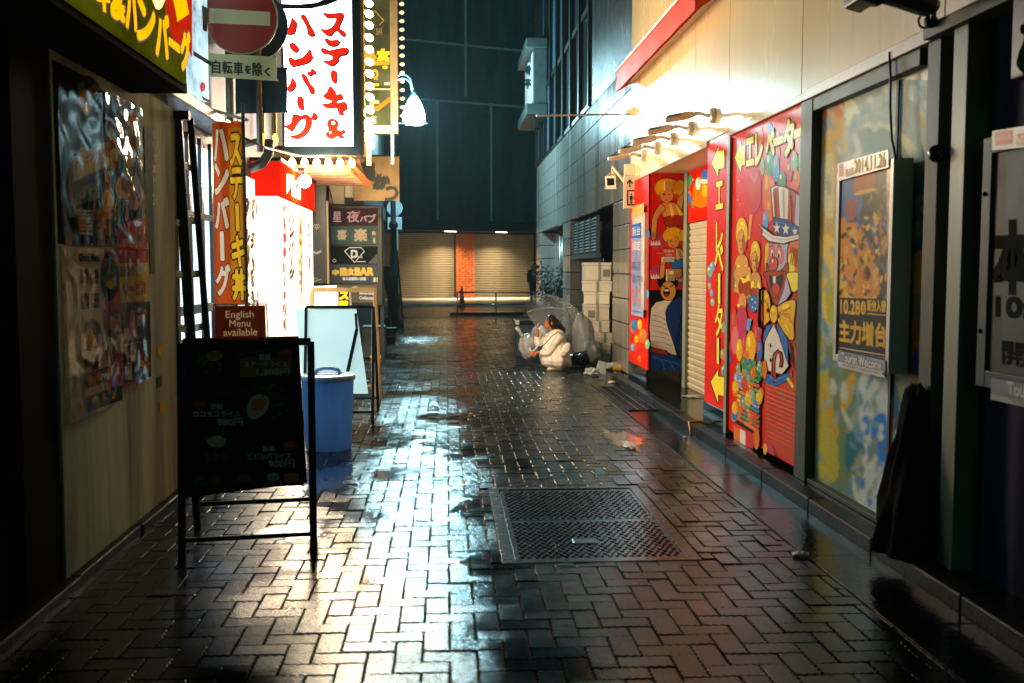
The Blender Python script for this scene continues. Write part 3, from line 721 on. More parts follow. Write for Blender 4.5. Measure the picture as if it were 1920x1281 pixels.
B2.line([(330, 670), (318, 600), (318, 530), (328, 485), (345, 468), (364, 480), (370, 520), (364, 570)], 26, K); B2.line([(332, 668), (320, 600), (320, 530), (330, 488), (345, 474), (360, 484), (366, 520), (362, 562)], 17, br)
B2.poly([(345, 188), (440, 142), (458, 180), (444, 290), (448, 380), (420, 392), (350, 285)], P_('y'), 2, K, 7); B2.ell(395, 185, 28, 12, P_('yl'), -.4)
B2.poly([(258, 85), (290, 115), (297, 190), (300, 262), (270, 292), (257, 290)], P_('y'), 2, K, 7); B2.ell(320, 232, 24, 56, P_('y'), 0, K, 6); B2.ell(316, 205, 10, 18, P_('yl'))
B2.ell(262, 585, 16, 60, o, 0, K, 3)
for k in range(5): B2.line([(420 + k * 13, 400 + k * 18), (432 + k * 12, 470 + k * 16), (430 + k * 13, 540 + k * 10)], 5, P_('k'))
B2.poly([(470, 130), (487, 110), (487, 330), (474, 260)], P_('ro')); B2.poly([(448, 420), (470, 470), (480, 570), (462, 560)], P_('ro'), 2)
for k in range(3): B2.line([(352 + k * 16, 225 + k * 8), (392 + k * 14, 212 + k * 20), (428 + k * 4, 190 + k * 50)], 4, P_('br'))
B2.line([(262, 140), (280, 170), (292, 200)], 4, P_('br')); B2.ell(277, 120, 8, 16, P_('yl')); B2.ell(408, 320, 10, 30, P_('yl'), -.5); B2.ell(352, 245, 9, 15, K); B2.ell(286, 208, 9, 14, K)
for k in range(4): B2.line([(280 + k * 3, 420 + k * 34), (300 + k * 5, 440 + k * 34), (320 + k * 8, 436 + k * 32)], 3, P_('lav'))
B2.ell(432, 612, 9, 26, P_('p'), 0, K, 2); B2.line([(300, 620), (330, 655), (400, 622)], 6, P_('bl'))
A2.line([(330, 640), (338, 720), (342, 800)], 5, P_('ro')); A2.line([(436, 660), (446, 750), (448, 840)], 6, P_('ro')); A2.line([(392, 625), (396, 720), (398, 815)], 5, P_('lav')); A2.line([(345, 870), (345, 840), (400, 850), (480, 888)], 4, P_('bl'))
A2.line([(262, 905), (330, 950), (420, 960), (500, 938)], 8, P_('lav'))
B2.poly([(262, 1030), (325, 1070), (325, 1130), (262, 1092)], P_('p')); B2.ell(268, 1085, 12, 36, P_('y'))
rnd = random.Random(4)
for gg, x0, x1, yt0, yt1, yb0, yb1, nn, pal in ((gl, 80, 226, 585, 650, 905, 1000, 11, ['o', 'ro', 'g', 'y', 'b', 'ro']), (gr_, 277, 470, 660, 730, 1010, 1105, 13, ['ro', 'p', 'ro', 'br', 'g', 'ro', 'ro'])):
    q = Art(gg, (2.5, 0, 0), NX, TB, base=.002)
    D = Art(gg, (2.5, 0, 0), NX, TB, base=.009)
    D.poly([(x0 - 6, yt0 - 8), (x1 + 4, yt1 - 6), (x1 + 4, yb1 + 16), (x0 - 6, yb0 + 18)], K)
    for k in range(nn):
        f = k / nn; fa = (k + .66) / nn
        ya0, ya1, yb0_, yb1_ = yt0 + (yb0 - yt0) * f, yt1 + (yb1 - yt1) * f, yt0 + (yb0 - yt0) * fa, yt1 + (yb1 - yt1) * fa
        xs = [x0] + sorted(rnd.uniform(x0, x1) for _ in range(4)) + [x1]
        for a, b in zip(xs[:-1], xs[1:]):
            ta, tb = (a - x0) / (x1 - x0), (b - x0) / (x1 - x0)
            top = [(a, ya0 + (ya1 - ya0) * ta), (b, ya0 + (ya1 - ya0) * tb)]; bot = [(b, yb0_ + (yb1_ - yb0_) * tb), (a, yb0_ + (yb1_ - yb0_) * ta)]
            p = [D.P(*q_) + V((-.001, 0, 0)) for q_ in top] + [D.P(*q_) + V((-.010, 0, 0)) for q_ in bot]
            gg.m(PC(rnd.choice(pal))).poly(p)
dl = gl.build('mural_door', arc); dr = gr_.build('mural_door', arc)
g = MB().m(mat('door_pull_dark', '#33352f', .3, .7)); p0 = onx(1424, 545, 2.46); p1 = onx(1424, 612, 2.46)
g.tube([p0 + V((.04, 0, .02)), p0, p1, p1 + V((.04, 0, -.02))], .014, 8); g.build('handle', dl, smooth=True)
# ---- posts and frames
for y0, y1, x, ma in ((yw(1376.5), yw(1371.5), 2.475, M_alul), (yw(1528, 2.455), yw(1506.5, 2.455), 2.455, M_alu), (yw(1775, 2.455), yw(1750, 2.455), 2.455, M_alu), (yw(1828, 2.44), yw(1800, 2.44), 2.44, M_alul)):
    MB().m(ma).box(x, 2.56, y0, y1, .083, 2.70).build('post', arc, bev=.004)
g = MB().m(M_alu).box(2.46, 2.55, yw(1749), yw(1528), 2.61, 2.698); g.build('window_rail', arc, bev=.004); MB().m(M_alu).box(2.47, 2.55, yw(1749), yw(1528), .083, .115).build('window_sill', arc, bev=.004)
# ---- printed window: soft coloured shapes in place of the picture
M_film = {}
def FC(n, c): return mat('window_print_' + n, c, .35, var=.16, scale=5, rv=.1)
BLB = []
def blob(pts, n, c, sm=4):
    BLB.append(([(TWc[0] + x / TWc[2], TWc[1] + y / TWc[2]) for x, y in pts], c, BLc[0]))
TWc = (1500, 40, 3.05); BLc = [2]
blob([(110, 560), (160, 520), (240, 520), (270, 620), (290, 760), (230, 820), (215, 1100), (180, 1290), (112, 1290)], 'straw', '#b89a50')
blob([(112, 440), (140, 450), (165, 520), (150, 590), (125, 595), (112, 540)], 'rust', '#c05a14'); blob([(225, 400), (265, 375), (272, 420), (240, 540), (205, 545), (192, 500)], 'rust', '#c05a14')
blob([(120, 800), (190, 760), (200, 900), (190, 1110), (150, 1120), (122, 1000)], 'cream', '#c4bc90')
blob([(255, 430), (310, 460), (345, 530), (300, 540), (270, 600)], 'pale', '#c8cc98'); blob([(300, 640), (420, 570), (560, 620), (660, 720), (740, 900), (700, 900), (600, 730), (480, 640)], 'pale', '#c8cc98')
blob([(300, 640), (480, 610), (590, 720), (600, 1000), (520, 760), (300, 760)], 'sage', '#6f9080')
blob([(600, 820), (740, 880), (760, 1281), (620, 1281), (590, 1000)], 'steel', '#3c7cb0'); blob([(668, 500), (720, 560), (750, 700), (740, 960), (700, 760)], 'straw', '#b89a50')
BLc[0] = 9
for x, y, r in ((640, 900, 22), (710, 500, 24), (490, 360, 26), (400, 520, 20), (610, 1000, 18), (700, 320, 26), (400, 460, 22), (650, 420, 30)): blob([(x - r, y), (x, y - r * 2), (x + r, y), (x, y + r * 2)], '', '#c8ccc0')
BLc[0] = 5
TWc = (1500, 440, 2.067); BLc[0] = 2
blob([(420, 0), (500, 0), (495, 300), (470, 210), (430, 220), (410, 340), (405, 100)], 'blue_hair', '#1468b4'); blob([(430, 90), (495, 70), (495, 215), (465, 240), (435, 200)], 'peach', '#dcac6c')
blob([(410, 350), (450, 330), (495, 340), (495, 420), (470, 560), (420, 540)], 'apricot', '#d88c34'); blob([(492, 390), (492, 570), (460, 578), (415, 525)], 'cobalt', '#0a70cc', 3)
blob([(410, 530), (480, 575), (490, 640), (440, 650), (385, 830), (340, 860), (345, 600)], 'apricot', '#d09030'); blob([(345, 560), (385, 560), (420, 690), (385, 760), (372, 880), (355, 640)], 'teal_dark', '#0a4c6c'); blob([(375, 560), (420, 680), (380, 800), (370, 780), (395, 690)], 'moss', '#8c9410')
blob([(230, 560), (335, 545), (335, 1090), (220, 1040), (200, 900), (225, 760)], 'pale_blue', '#aebcb4'); blob([(280, 715), (334, 705), (334, 920), (300, 860), (278, 800)], 'cobalt', '#1070c0'); blob([(240, 715), (265, 705), (268, 770), (245, 770)], 'cobalt', '#1070c0')
blob([(75, 350), (120, 600), (150, 900), (120, 960), (70, 900), (66, 500)], 'olive', '#a09a3c'); blob([(80, 560), (110, 640), (150, 760), (130, 780), (90, 640)], 'mustard', '#b08a10'); blob([(180, 560), (215, 540), (200, 640), (170, 690), (155, 640)], 'mustard', '#b08a10')
blob([(70, 30), (130, 20), (130, 230), (125, 340), (100, 330), (80, 240)], 'cream', '#d4b450'); blob([(95, 200), (130, 180), (130, 330), (108, 330)], 'moss', '#a0a020')
blob([(180, 780), (210, 770), (250, 830), (240, 940), (205, 930), (175, 890)], 'teal_dark', '#10606c'); blob([(215, 860), (245, 900), (236, 945), (208, 920)], 'moss', '#8a7c1f')
rnd = random.Random(9)
BLc[0] = 3
for k in range(40):
    x, y, a_, b_q = rnd.uniform(215, 325), rnd.uniform(700, 1060), rnd.uniform(5, 14), rnd.uniform(8, 26); blob([(x - a_, y), (x, y - b_q), (x + a_, y), (x, y + b_q)], '', rnd.choice(['#1070c0', '#aebcb4', '#3c7cb0', '#6f9080', '#c0cac2']))

BLc[0] = 3; TWc = (0, 0, 1)
for k in range(170):
    x, y = rnd.uniform(1535, 1745), rnd.uniform(190, 940); a_, b_q, d_ = rnd.uniform(2, 9), rnd.uniform(5, 26), rnd.uniform(-12, 12)
    blob([(x - a_, y), (x + d_, y - b_q), (x + a_, y + 2), (x - d_, y + b_q)], '', rnd.choice(['#8fa08c', '#a4b0a0', '#7f9890', '#9aa08a', '#6d8c94', '#b8c0b4'] if y < 560 else ['#7d9080', '#8a9c8c', '#5d8494', '#a8b4a4', '#6c7a5c', '#4c7a90']))
# lower half darker green wash
BLB.insert(0, ([(1520, 640), (1640, 700), (1760, 720), (1760, 1000), (1520, 930)], '#5c7450', 30))
def wpt(x, y):
    p_ = onx(x, y, 2.52); return V((2.52, min(max(p_.y, yw(1749)), yw(1528)), min(max(p_.z, .116), 2.609)))
MB().m(FC('base', '#7f8a6c')).box(2.523, 2.54, yw(1749), yw(1528), .116, 2.609).build('backing', arc)
wn_ = soft_print('window', arc, (2.521, 0, 0), NX, (1528, 150, 1749, 985), '#94a698', BLB, 2.2, .45, .06, 3, lambda XX, YY: [wpt(x, y) for x, y in zip(XX.ravel(), YY.ravel())], gain=1.35)
MB().m(M_dark).box(2.505, 2.515, yw(1692.5), yw(1688.5), .116, 2.6).build('mullion', wn_)
# ---- near end of the front: dark recess and blue curtain
MB().m(M_dark).box(2.57, 2.62, yw(1800), yw(1775), .083, 2.70).build('recess', arc)
g = MB().m(mat('navy_curtain', '#0a1236', .7, spec=.1, var=.2))
g.grid(lambda u, v: (2.55 + .012 * math.sin(u * 60) + .006 * math.sin(u * 23 + 1), 2.3 + u * (yw(1829) - 2.3), .083 + v * 2.62), 160, 2)
g.build('curtain', arc, smooth=True)
g = MB().m(M_alu).box(2.40, 2.56, 2.3, yw(1776), 2.70, 2.768); g.build('canopy_edge', arc, bev=.006)

# ---------------------------------------------------------------- things fixed on the arcade
# red awning
M_awn = mat('red_awning_cloth', '#f04806', .5, spec=.2, var=.1, scale=3)
t = thing('awning', 'red fabric awning with pale piping high on the cream wall', 'awning', (2.4, 11.3, 4.1))
g = MB().m(M_awn)
ya, yb = 9.15, 13.35
N_ = 40
g.grid(lambda u, v: (2.27 + .23 * v + .004 * math.sin(u * 70), ya + u * (yb - ya), 4.17 + .08 * v), N_, 4)
g.grid(lambda u, v: (2.268 + .004 * math.sin(u * 30) * (1 - v), ya + u * (yb - ya), 3.91 + v * .26), 120, 3)
g.poly([(2.27, yb, 3.90), (2.27, yb, 4.17), (2.5, yb, 4.25), (2.5, yb, 4.05)]); g.poly([(2.27, ya, 3.90), (2.27, ya, 4.17), (2.5, ya, 4.25), (2.5, ya, 4.05)])
g.build('canopy', t)
MB().m(mat('awning_piping', '#d9b98a', .3)).tube([(2.26, ya, 4.175), (2.26, yb, 4.175)], .016, 8).build('piping', t)
MB().m(mat('cream_steel', '#c9b48f', .4)).box(2.42, 2.497, ya - .6, yb + .1, 4.03, 4.10).build('support_bar', t)
# five white wall spotlights on arms, unlit
M_wht = mat('white_enamel', '#e8dfc8', .3, var=.12, scale=20)
def spotlight(Y):
    t = thing('wall_spotlight', 'x', 'spotlight', (2.5, Y, 2.98), 'white arm spotlights along the cream wall')
    g = MB().m(M_wht); g.loft([((2.498, Y, 2.98), (0, .075, 0), (0, 0, .075)), ((2.46, Y, 2.98), (0, .07, 0), (0, 0, .07)), ((2.45, Y, 2.98), (0, .04, 0), (0, 0, .04))], 20); g.build('mounting_disc', t, smooth=False)
    g = MB().m(M_wht).tube([(2.45, Y, 2.98), (2.36, Y - .02, 3.0), (2.30, Y - .04, 2.985)], .018, 8); g.tube([(2.30, Y - .13, 2.985), (2.30, Y + .05, 2.985)], .02, 8); g.build('arm', t, smooth=True)
    g = MB().m(M_wht)
    c = V((2.16, Y - .04, 2.96)); a = V((-.97, 0, -.22)); b = V((0, 1, 0)); n = a.cross(b)
    g.loft([(c - a * .14, b * .05, n * .03), (c - a * .08, b * .075, n * .042), (c + a * .09, b * .085, n * .036), (c + a * .14, b * .08, n * .022)], 4)
    g.build('lamp_head', t, bev=.008)
    MB().m(mat('dark_lens', '#1b1d1c', .1)).obox(c + a * .05 + n * -.033, a * .06, b * .04, n * .004).build('lens', t)
    return t
s0 = spotlight(yw(1340))
lab = ['nearest white arm spotlight, right above the vertical arrow pillar', 'second white arm spotlight from the near end of the row', 'middle one of five white arm spotlights on cream wall', 'fourth white arm spotlight from the near end of the row', 'farthest white arm spotlight, just above the elevator pictogram sign']
s0['label'] = lab[0]
for k, px in enumerate((1298, 1264, 1234, 1209)): copy_thing(s0, (2.5, yw(px), 2.98), lab[k + 1])
# elevator pictogram plate
t = thing('elevator_sign', 'white elevator pictogram sign with up and down arrows projecting from pillar', 'sign', (2.5, 13.3, 2.4))
a, b = ony(1170, 330, 13.25), ony(1209, 391, 13.25)
g = MB().m(mat('sign_white_cream', '#d8cfb6', .3, var=.06)).box(a.x, b.x, 13.25, 13.30, b.z, a.z)
A = Art(g, (0, 13.25, 0), (0, -1, 0), (1120, 0, 3.2025))
D = mat('pictogram_black', '#15130f', .4)
for x, up in ((195, 1), (255, 0)):
    y0, y1 = (1075, 1125) if up else (1125, 1075); s = 1 if up else -1
    A.poly([(x - 20, y0 + 26 * s), (x, y0), (x + 20, y0 + 26 * s), (x + 12, y0 + 31 * s), (x + 4, y0 + 18 * s), (x + 4, y1), (x - 4, y1), (x - 4, y0 + 18 * s), (x - 12, y0 + 31 * s)], D)
for r in ((178, 1142, 272, 1150), (178, 1226, 272, 1235), (178, 1150, 186, 1226), (264, 1150, 272, 1226)): A.rect(*r, D)
for x in (203, 227, 251):
    A.ell(x, 1168, 5, 5, D); A.rect(x - 9, 1176, x + 9, 1200, D); A.rect(x - 6, 1201, x - 1, 1224, D); A.rect(x + 1, 1201, x + 6, 1224, D)
g.build('plate', t, bev=.004)
MB().m(M_wht).box(2.36, 2.50, 13.26, 13.29, a.z + .002, a.z + .16).build('bracket', t, bev=.01)
# camera
t = thing('security_camera', 'cream box security camera on bracket beside elevator sign', 'camera', (2.5, 13.6, 2.8))
c = ony(1150, 336, 13.9); d = V((-.35, -.9, -.28)).normalized(); sx = V((.93, -.36, 0)).normalized(); n = sx.cross(d)
g = MB().m(M_wht).obox(c, sx * .075, n * .08, d * .19); g.obox(c + n * .088 + d * .02, sx * .085, n * .006, d * .21); hb = g.build('housing', t, bev=.006)
MB().m(mat('dark_lens', '#1b1d1c', .1)).obox(c + d * .192, sx * .05, n * .05, d * .004).build('lens', hb)
MB().m(M_wht).tube([c - n * .08, c - n * .17, V((2.5, 13.45, c.z - .2))], .022, 8).build('bracket', t)
# pennant rod with lozenge finial
t = thing('banner_rod', 'thin horizontal banner rod with lozenge end plate projecting over the alley', 'rod', (2.5, 13.3, 3.7))
g = MB().m(mat('rod_steel', '#8f8a78', .3, .5)); p = ony(1006, 217, 13.3); q = ony(1190, 214, 13.3); g.tube([p, q], .013, 8); g.build('rod', t)
g = MB().m(M_wht); c = ony(1195, 208, 13.28); g.prism([c + V((-.17, 0, 0)), c + V((0, 0, -.09)), c + V((.2, 0, 0)), c + V((0, 0, .08))], (0, .06, 0)); g.build('end_plate', t, bev=.006)
# framed price board on far pillar
t = thing('poster_frame', 'narrow white framed notice board on the far mural pillar', 'poster', (2.5, 13, 1.5))
X = 2.46; g = MB().m(mat('frame_white', '#c6c2b4', .3))
P = lambda x, y: onx(x, y, X)
y0, y1 = P(1208, 500).y, P(1184.5, 500).y; z1, z0 = P(1196, 402).z, P(1196, 580).z
g.box(X, 2.497, y0, y1, z0, z1); A = Art(g, (X, 0, 0), NX, (960, 380, 3.557))
A.poly([(797, 150), (862, 132), (862, 235), (797, 240)], mat('board_blue', '#2c63b8', .3)); A.poly([(797, 242), (862, 238), (862, 720), (797, 700)], mat('board_lilac', '#8d8fb5', .3))
A.box('新台', 803, 165, 855, 225, mat('print_white', cols['w']), -.2); A.box('設定', 803, 260, 855, 320, w_, -.1); A.box('開店', 801, 395, 858, 455, PC('nv'), -.05); A.box('案内', 803, 480, 856, 540, PC('nv'), 0); A.box('10:00', 805, 575, 855, 600, PC('ro'), .05); A.box('OPEN', 805, 625, 855, 655, o, .1)
g.build('board', t, bev=.004)
g = MB().m(mat('tag_yellow', '#d0a33c', .4)); g.box(X - .004, X - .001, y0 + .05, y1 - .02, z1 - .02, z1 + .12); g.build('top_label', t)
g = MB().m(mat('tag_blue', '#8fa0c8', .4)); g.box(X - .004, X - .001, y0 + .02, y1 - .02, z0 - .09, z0 + .02); A = Art(g, (X - .004, 0, 0), NX, (960, 380, 3.557)); A.box('Tourist Welcome', 797, 712, 858, 728, PC('nv'), .2); g.build('bottom_label', t)
# intercom + labels on alcove wall
t = thing('intercom', 'beige intercom box on the mural wall inside the alcove', 'intercom', (2.8, 12.2, 1.5))
a, b = ony(1249, 505, 12.25), ony(1264, 527, 12.25)
g = MB().m(mat('beige_plastic', '#b39b6c', .4)).box(a.x, b.x, 12.205, 12.25, b.z, a.z); bx = g.build('case', t, bev=.004)
MB().m(mat('print_white', cols['w'])).box(a.x + .03, b.x - .02, 12.2, 12.204, a.z - .06, a.z - .02).build('label_card', bx)
MB().m(mat('beige_plastic_two', '#c09a50', .4)).box(ony(1245, 340, 12.25).x, ony(1257, 340, 12.25).x, 12.21, 12.25, ony(1245, 358, 12.25).z, ony(1245, 341, 12.25).z).build('sensor_box', t, bev=.004)
t = thing('notice_plate', 'orange and white security notice plate on alcove mural', 'notice', (2.75, 12.2, 1.9))
g = MB().m(PC('ro')); a, b = ony(1241, 466, 12.25), ony(1267, 482, 12.25); g.box(a.x, b.x, 12.235, 12.25, b.z, a.z)
g.m(PC('w')).box(a.x, b.x - .02, 12.235, 12.25, ony(1241, 491, 12.25).z, b.z - .002)
A = Art(g, (0, 12.235, 0), (0, -1, 0)); A.box('警備中', 1244, 468, 1264, 474, w_); A.box('巡回', 1248, 476, 1260, 481, w_); A.box('SECOM', 1242, 484, 1264, 490, PC('nv'))
g.build('plate', t)

# framed arcade poster on the printed window
t = thing('poster_frame', 'white backless poster light frame with yellow lettering hung on the printed window', 'poster', (2.5, 6, 1.6))
X = 2.39; P = lambda x, y: onx(x, y, X); y0, y1 = P(1671, 500).y, P(1565, 500).y; z1, z0 = P(1671, 297).z, P(1671, 702).z
M_pf = mat('poster_frame_white', '#cfc3b8', .3, var=.06)
g = MB().m(M_pf)
fw = .045
g.box(X, 2.5, y0, y0 + fw, z0, z1); g.box(X, 2.5, y1 - fw, y1, z0, z1); g.box(X, 2.5, y0 + fw, y1 - fw, z1 - fw, z1); g.box(X, 2.5, y0 + fw, y1 - fw, z0, z0 + fw); g.build('frame', t, bev=.004)
g = MB().m(mat('poster_night', '#23261a', .2, var=.3, scale=12)).box(X + .012, 2.49, y0 + fw, y1 - fw, z0 + fw, z1 - fw)
A = Art(g, (X + .012, 0, 0), NX, (1520, 160, 3.558))
PO, PY, PB_ = mat('poster_orange', '#c9761a', .3, var=.3, scale=30), mat('poster_gold', '#f4b810', .5, var=.12, spec=.1), mat('poster_blue', '#3c5f88', .3, var=.25)
PB = []
def pb(pts, c, bl=2, tr=(1520, 160, 3.558)): PB.append(([(tr[0] + x / tr[2], tr[1] + y / tr[2]) for x, y in pts], c, bl))
pb([(180, 640), (300, 620), (300, 720), (345, 760), (320, 860), (180, 920)], '#45648c', 6); pb([(300, 610), (420, 585), (418, 690), (300, 725)], '#9a4a10', 1); pb([(305, 712), (420, 684), (420, 706), (305, 735)], '#d09a20', 1); pb([(240, 780), (300, 770), (295, 880), (245, 890)], '#8a4046', 3)
pb([(190, 930), (250, 920), (300, 915), (340, 960), (380, 1050), (430, 1150), (460, 1300), (430, 1420), (190, 1440)], '#c07a2a', 5); pb([(470, 1030), (515, 1010), (515, 1130), (480, 1130)], '#c8781c', 2)
rnd = random.Random(14)
for k in range(120):
    x, y = rnd.uniform(195, 512), rnd.uniform(880, 1480); a_, b_q = rnd.uniform(5, 20), rnd.uniform(10, 44); d_ = rnd.uniform(-14, 14)
    pb([(x - a_, y), (x + d_, y - b_q), (x + a_, y), (x - d_, y + b_q)], rnd.choice(['#c9761a', '#e0a83a', '#d8b070', '#4a4a28', '#3c5f88', '#8a4a1a', '#c89a5a', '#2a3020']), rnd.choice([1, 1, 2, 3]))
for k in range(40):
    x, y = rnd.uniform(330, 512), rnd.uniform(640, 1200); a_ = rnd.uniform(3, 9); pb([(x - a_, y), (x, y - a_ * 3), (x + a_, y), (x, y + a_ * 3)], rnd.choice(['#5a5a2c', '#8a6a20', '#3a4028', '#707048']), 2)
pb([(1060, 1560), (1190, 1550), (1190, 1650), (1060, 1660)], '#5a7fae', 1, (1520 - 130, 160 - 120, 3.558))
def ppt(x, y):
    p_ = onx(x, y, X + .0115); return V((X + .0115, min(max(p_.y, y0 + fw), y1 - fw), min(max(p_.z, z0 + fw), z1 - fw)))
soft_print('picture', t, (X + .0105, 0, 0), NX, (1572, 308, 1662, 566), '#2c3022', PB, 1.1, .25, .12, 5, lambda XX, YY: [ppt(x, y) for x, y in zip(XX.ravel(), YY.ravel())], gain=1.7)
A.tr = (1500, 440, 2.067)
A.poly([(152, 244), (336, 250), (336, 480), (152, 444)], mat('poster_black', '#191a12', .6, spec=.1))
TB_ = dict(off=.01, bold=.004)
A.txt('10.28', (158, 252), (233, 258), (233, 311), (158, 306), PY, **TB_); A.ell(246, 284, 11, 27, PY); A.txt('土', (240, 270), (252, 271), (252, 298), (240, 297), mat('poster_black', '#191a12'))
A.txt('新台入替', (262, 252), (334, 256), (334, 300), (262, 296), PY, **TB_); A.line([(262, 306), (334, 313)], 5, PY)
A.txt('主力増台', (154, 328), (336, 350), (336, 436), (154, 418), PY, off=.012, bold=.006)
A.line([(156, 438), (330, 468)], 4, mat('poster_cream', '#c9b27a', .3))
g.build('print', t)
g = MB().m(mat('label_white', '#c9c0bb', .3)); A = Art(g, (X - .008, 0, 0), NX, (1520, 160, 3.558), base=0)
pts = [(180, 525), (518, 430), (518, 548), (180, 640)]; g.prism([A.P(*q) for q in pts], (.006, 0, 0)); A.base = .001
A.poly([(190, 530), (220, 522), (220, 605), (190, 612)], PC('ro')); A.txt('導入日', (232, 560), (284, 545), (284, 600), (232, 612), PY, bold=.002); A.txt('2014.11.26', (292, 500), (502, 445), (502, 540), (292, 592), PY, off=.008, bold=.003)
g.build('date_label', t)
g = MB().m(mat('label_blue', '#5b74a0', .3)); A = Art(g, (X - .008, 0, 0), NX, (1500, 440, 2.067), base=0)
g.prism([A.P(*q) for q in [(148, 448), (330, 488), (330, 556), (148, 512)]], (.006, 0, 0)); A.base = .001
A.poly([(148, 490), (330, 532), (330, 556), (148, 512)], mat('label_white', '#c9c0bb')); A.poly([(330, 530), (330, 552), (316, 538)], PC('nv'))
A.txt('Tourist Welcome', (162, 456), (316, 490), (316, 526), (162, 490), PC('w'), off=.004, bold=.003, out=PC('nv'), ow=.006); A.txt('We will guide you using a translator', (164, 500), (312, 534), (312, 544), (164, 510), PC('nv'))
g.build('welcome_label', t)
# black lead hanging beside the poster
g = MB().m(mat('cable_black', '#070707', .5)); tp = [(1668, 98), (1670, 150), (1669, 200), (1672, 260), (1682, 310), (1690, 342)]
g.tube([onx(x, y, 2.44) for x, y in tp], .007, 6); tag(g.build('cable', smooth=True), 'thin black cable hanging down over the printed window', 'cable')
g = MB().m(M_blackgl); g.ball(onx(1757, 288, 2.42), .045, 14); g.tube([onx(1757, 288, 2.42), onx(1757, 288, 2.47)], .02, 8); tag(g.build('door_knob', smooth=True), 'round black knob on the grey green post', 'knob')
# near frame with big black lettering
t = thing('poster_frame', 'pale teal poster frame at right edge with black lettering and blank panel', 'poster', (2.45, 4.3, 1.7))
X = 2.41; P = lambda x, y: onx(x, y, X); y1 = P(1836, 500).y; y0 = 3.2; z1, z0 = P(1836, 262).z, P(1836, 724).z
g = MB().m(mat('frame_teal', '#2f443d', .5, spec=.15, var=.08)); fw = .075
g.box(X, 2.53, y0, y0 + fw, z0, z1); g.box(X, 2.53, y1 - fw, y1, z0, z1); g.box(X, 2.53, y0 + fw, y1 - fw, z1 - fw, z1); g.box(X, 2.53, y0 + fw, y1 - fw, z0, z0 + fw); g.build('frame', t, bev=.004)
for yy, zz in ((y1 - .03, z1 - .25), (y1 - .03, z0 + .25)): MB().m(M_blackgl).ball((X, yy, zz), .012, 10).build('screw', t)
g = MB().m(mat('panel_sage', '#2b382c', .5, spec=.15, var=.08)).box(X + .015, 2.52, y0 + fw, y1 - fw, z0 + fw, z1 - fw)
A = Art(g, (X + .015, 0, 0), NX)
BK = mat('poster_ink', '#0a0b08', .8, spec=.05)
A.txt('本日', (1864, 425), (2010, 405), (2010, 560), (1864, 540), BK, off=.012, bold=.02); A.txt('10:00', (1868, 558), (2000, 560), (2000, 602), (1868, 592), BK, off=.012, bold=.008)
A.txt('開店', (1880, 640), (1990, 650), (1990, 700), (1880, 680), BK, bold=.006)
g.build('panel', t)
g = MB().m(mat('label_green', '#8a9a86', .4)); A = Art(g, (X - .006, 0, 0), NX, base=0); g.prism([A.P(*q) for q in [(1860, 246), (1990, 225), (1990, 270), (1860, 282)]], (.004, 0, 0)); A.base = .001
A.poly([(1866, 248), (1898, 243), (1898, 270), (1866, 274)], PC('ro')); A.txt('本日休業', (1869, 256), (1895, 252), (1895, 260), (1869, 264), PC('y')); A.txt('S24', (1906, 252), (1960, 244), (1960, 266), (1906, 272), PC('y'), bold=.004)
g.build('top_label', t)
g = MB().m(mat('label_navy', '#27406e', .4)); A = Art(g, (X - .006, 0, 0), NX, base=0); g.prism([A.P(*q) for q in [(1858, 708), (2060, 748), (2060, 796), (1858, 749)]], (.004, 0, 0)); A.base = .001
A.txt('Tourist Welcome', (1890, 716), (2050, 750), (2050, 775), (1890, 738), PC('w'), bold=.004); A.poly([(1858, 738), (2060, 782), (2060, 796), (1858, 749)], mat('label_green', '#8a9a86')); A.txt('We will guide you using a translator', (1892, 745), (2050, 780), (2050, 790), (1892, 753), PC('k'))
g.build('welcome_label', t)
# brown sign at the extreme right
t = thing('hanging_sign', 'dark amber box sign hanging at the top right edge', 'sign', (2.2, 4.0, 2.4))
a = ony(1897, 50, 4.1); b = ony(1990, 152, 4.1)
g = MB().m(mat('amber_box', '#6a4a10', .4, var=.5, scale=10)).box(a.x, b.x, 4.0, 4.1, b.z, a.z + .3); A = Art(g, (0, 4.0, 0), (0, -1, 0)); A.poly([(1905, 120), (1925, 70), (1930, 140)], mat('amber_print', '#b0801c', .4), 3); A.ell(1918, 55, 6, 10, PC('ro')); g.build('box', t, bev=.01)
MB().m(M_alu).bar((a.x + .1, 4.05, a.z + .3), (a.x + .1, 4.05, 3.2), (.03, 0, 0), (0, .03, 0)).build('hanger', t)
# floodlight and conduit at top right
t = thing('floodlight', 'dark cylindrical floodlight with cowl mounted above the printed window', 'floodlight', (2.5, 4.9, 2.9))
M_fl = mat('floodlight_dark_green', '#1c2a20', .35, .3, var=.2)
g = MB().m(M_fl); c0, c1 = ony(1648, -22, 4.6), ony(1752, 12, 4.75)
d = (c1 - c0).normalized(); g.tube([c0 - d * .02, c0, c0 + d * .02, c1 - d * .05, c1], [.075, .085, .06, .06, .035], 16); g.build('body', t)
g = MB().m(M_fl); c2 = ony(1612, -8, 4.6); g.obox(c2, d * .055, V((0, .09, 0)), V((0, 0, .05))); g.build('cowl', t, bev=.01)
g = MB().m(M_fl); g.tube([c1, ony(1748, 45, 4.85), V((2.5, 4.95, 2.8))], .014, 8); g.ball(ony(1745, 40, 4.85), .035, 10); g.build('bracket', t, smooth=True)
g = MB().m(M_fl); p = ony(1734, 40, 4.9); g.tube([p + V((.033 * math.cos(a), 0, .033 * math.sin(a))) for a in [k * math.pi / 8 for k in range(17)]], .006, 6, caps=False); g.build('ring', t)
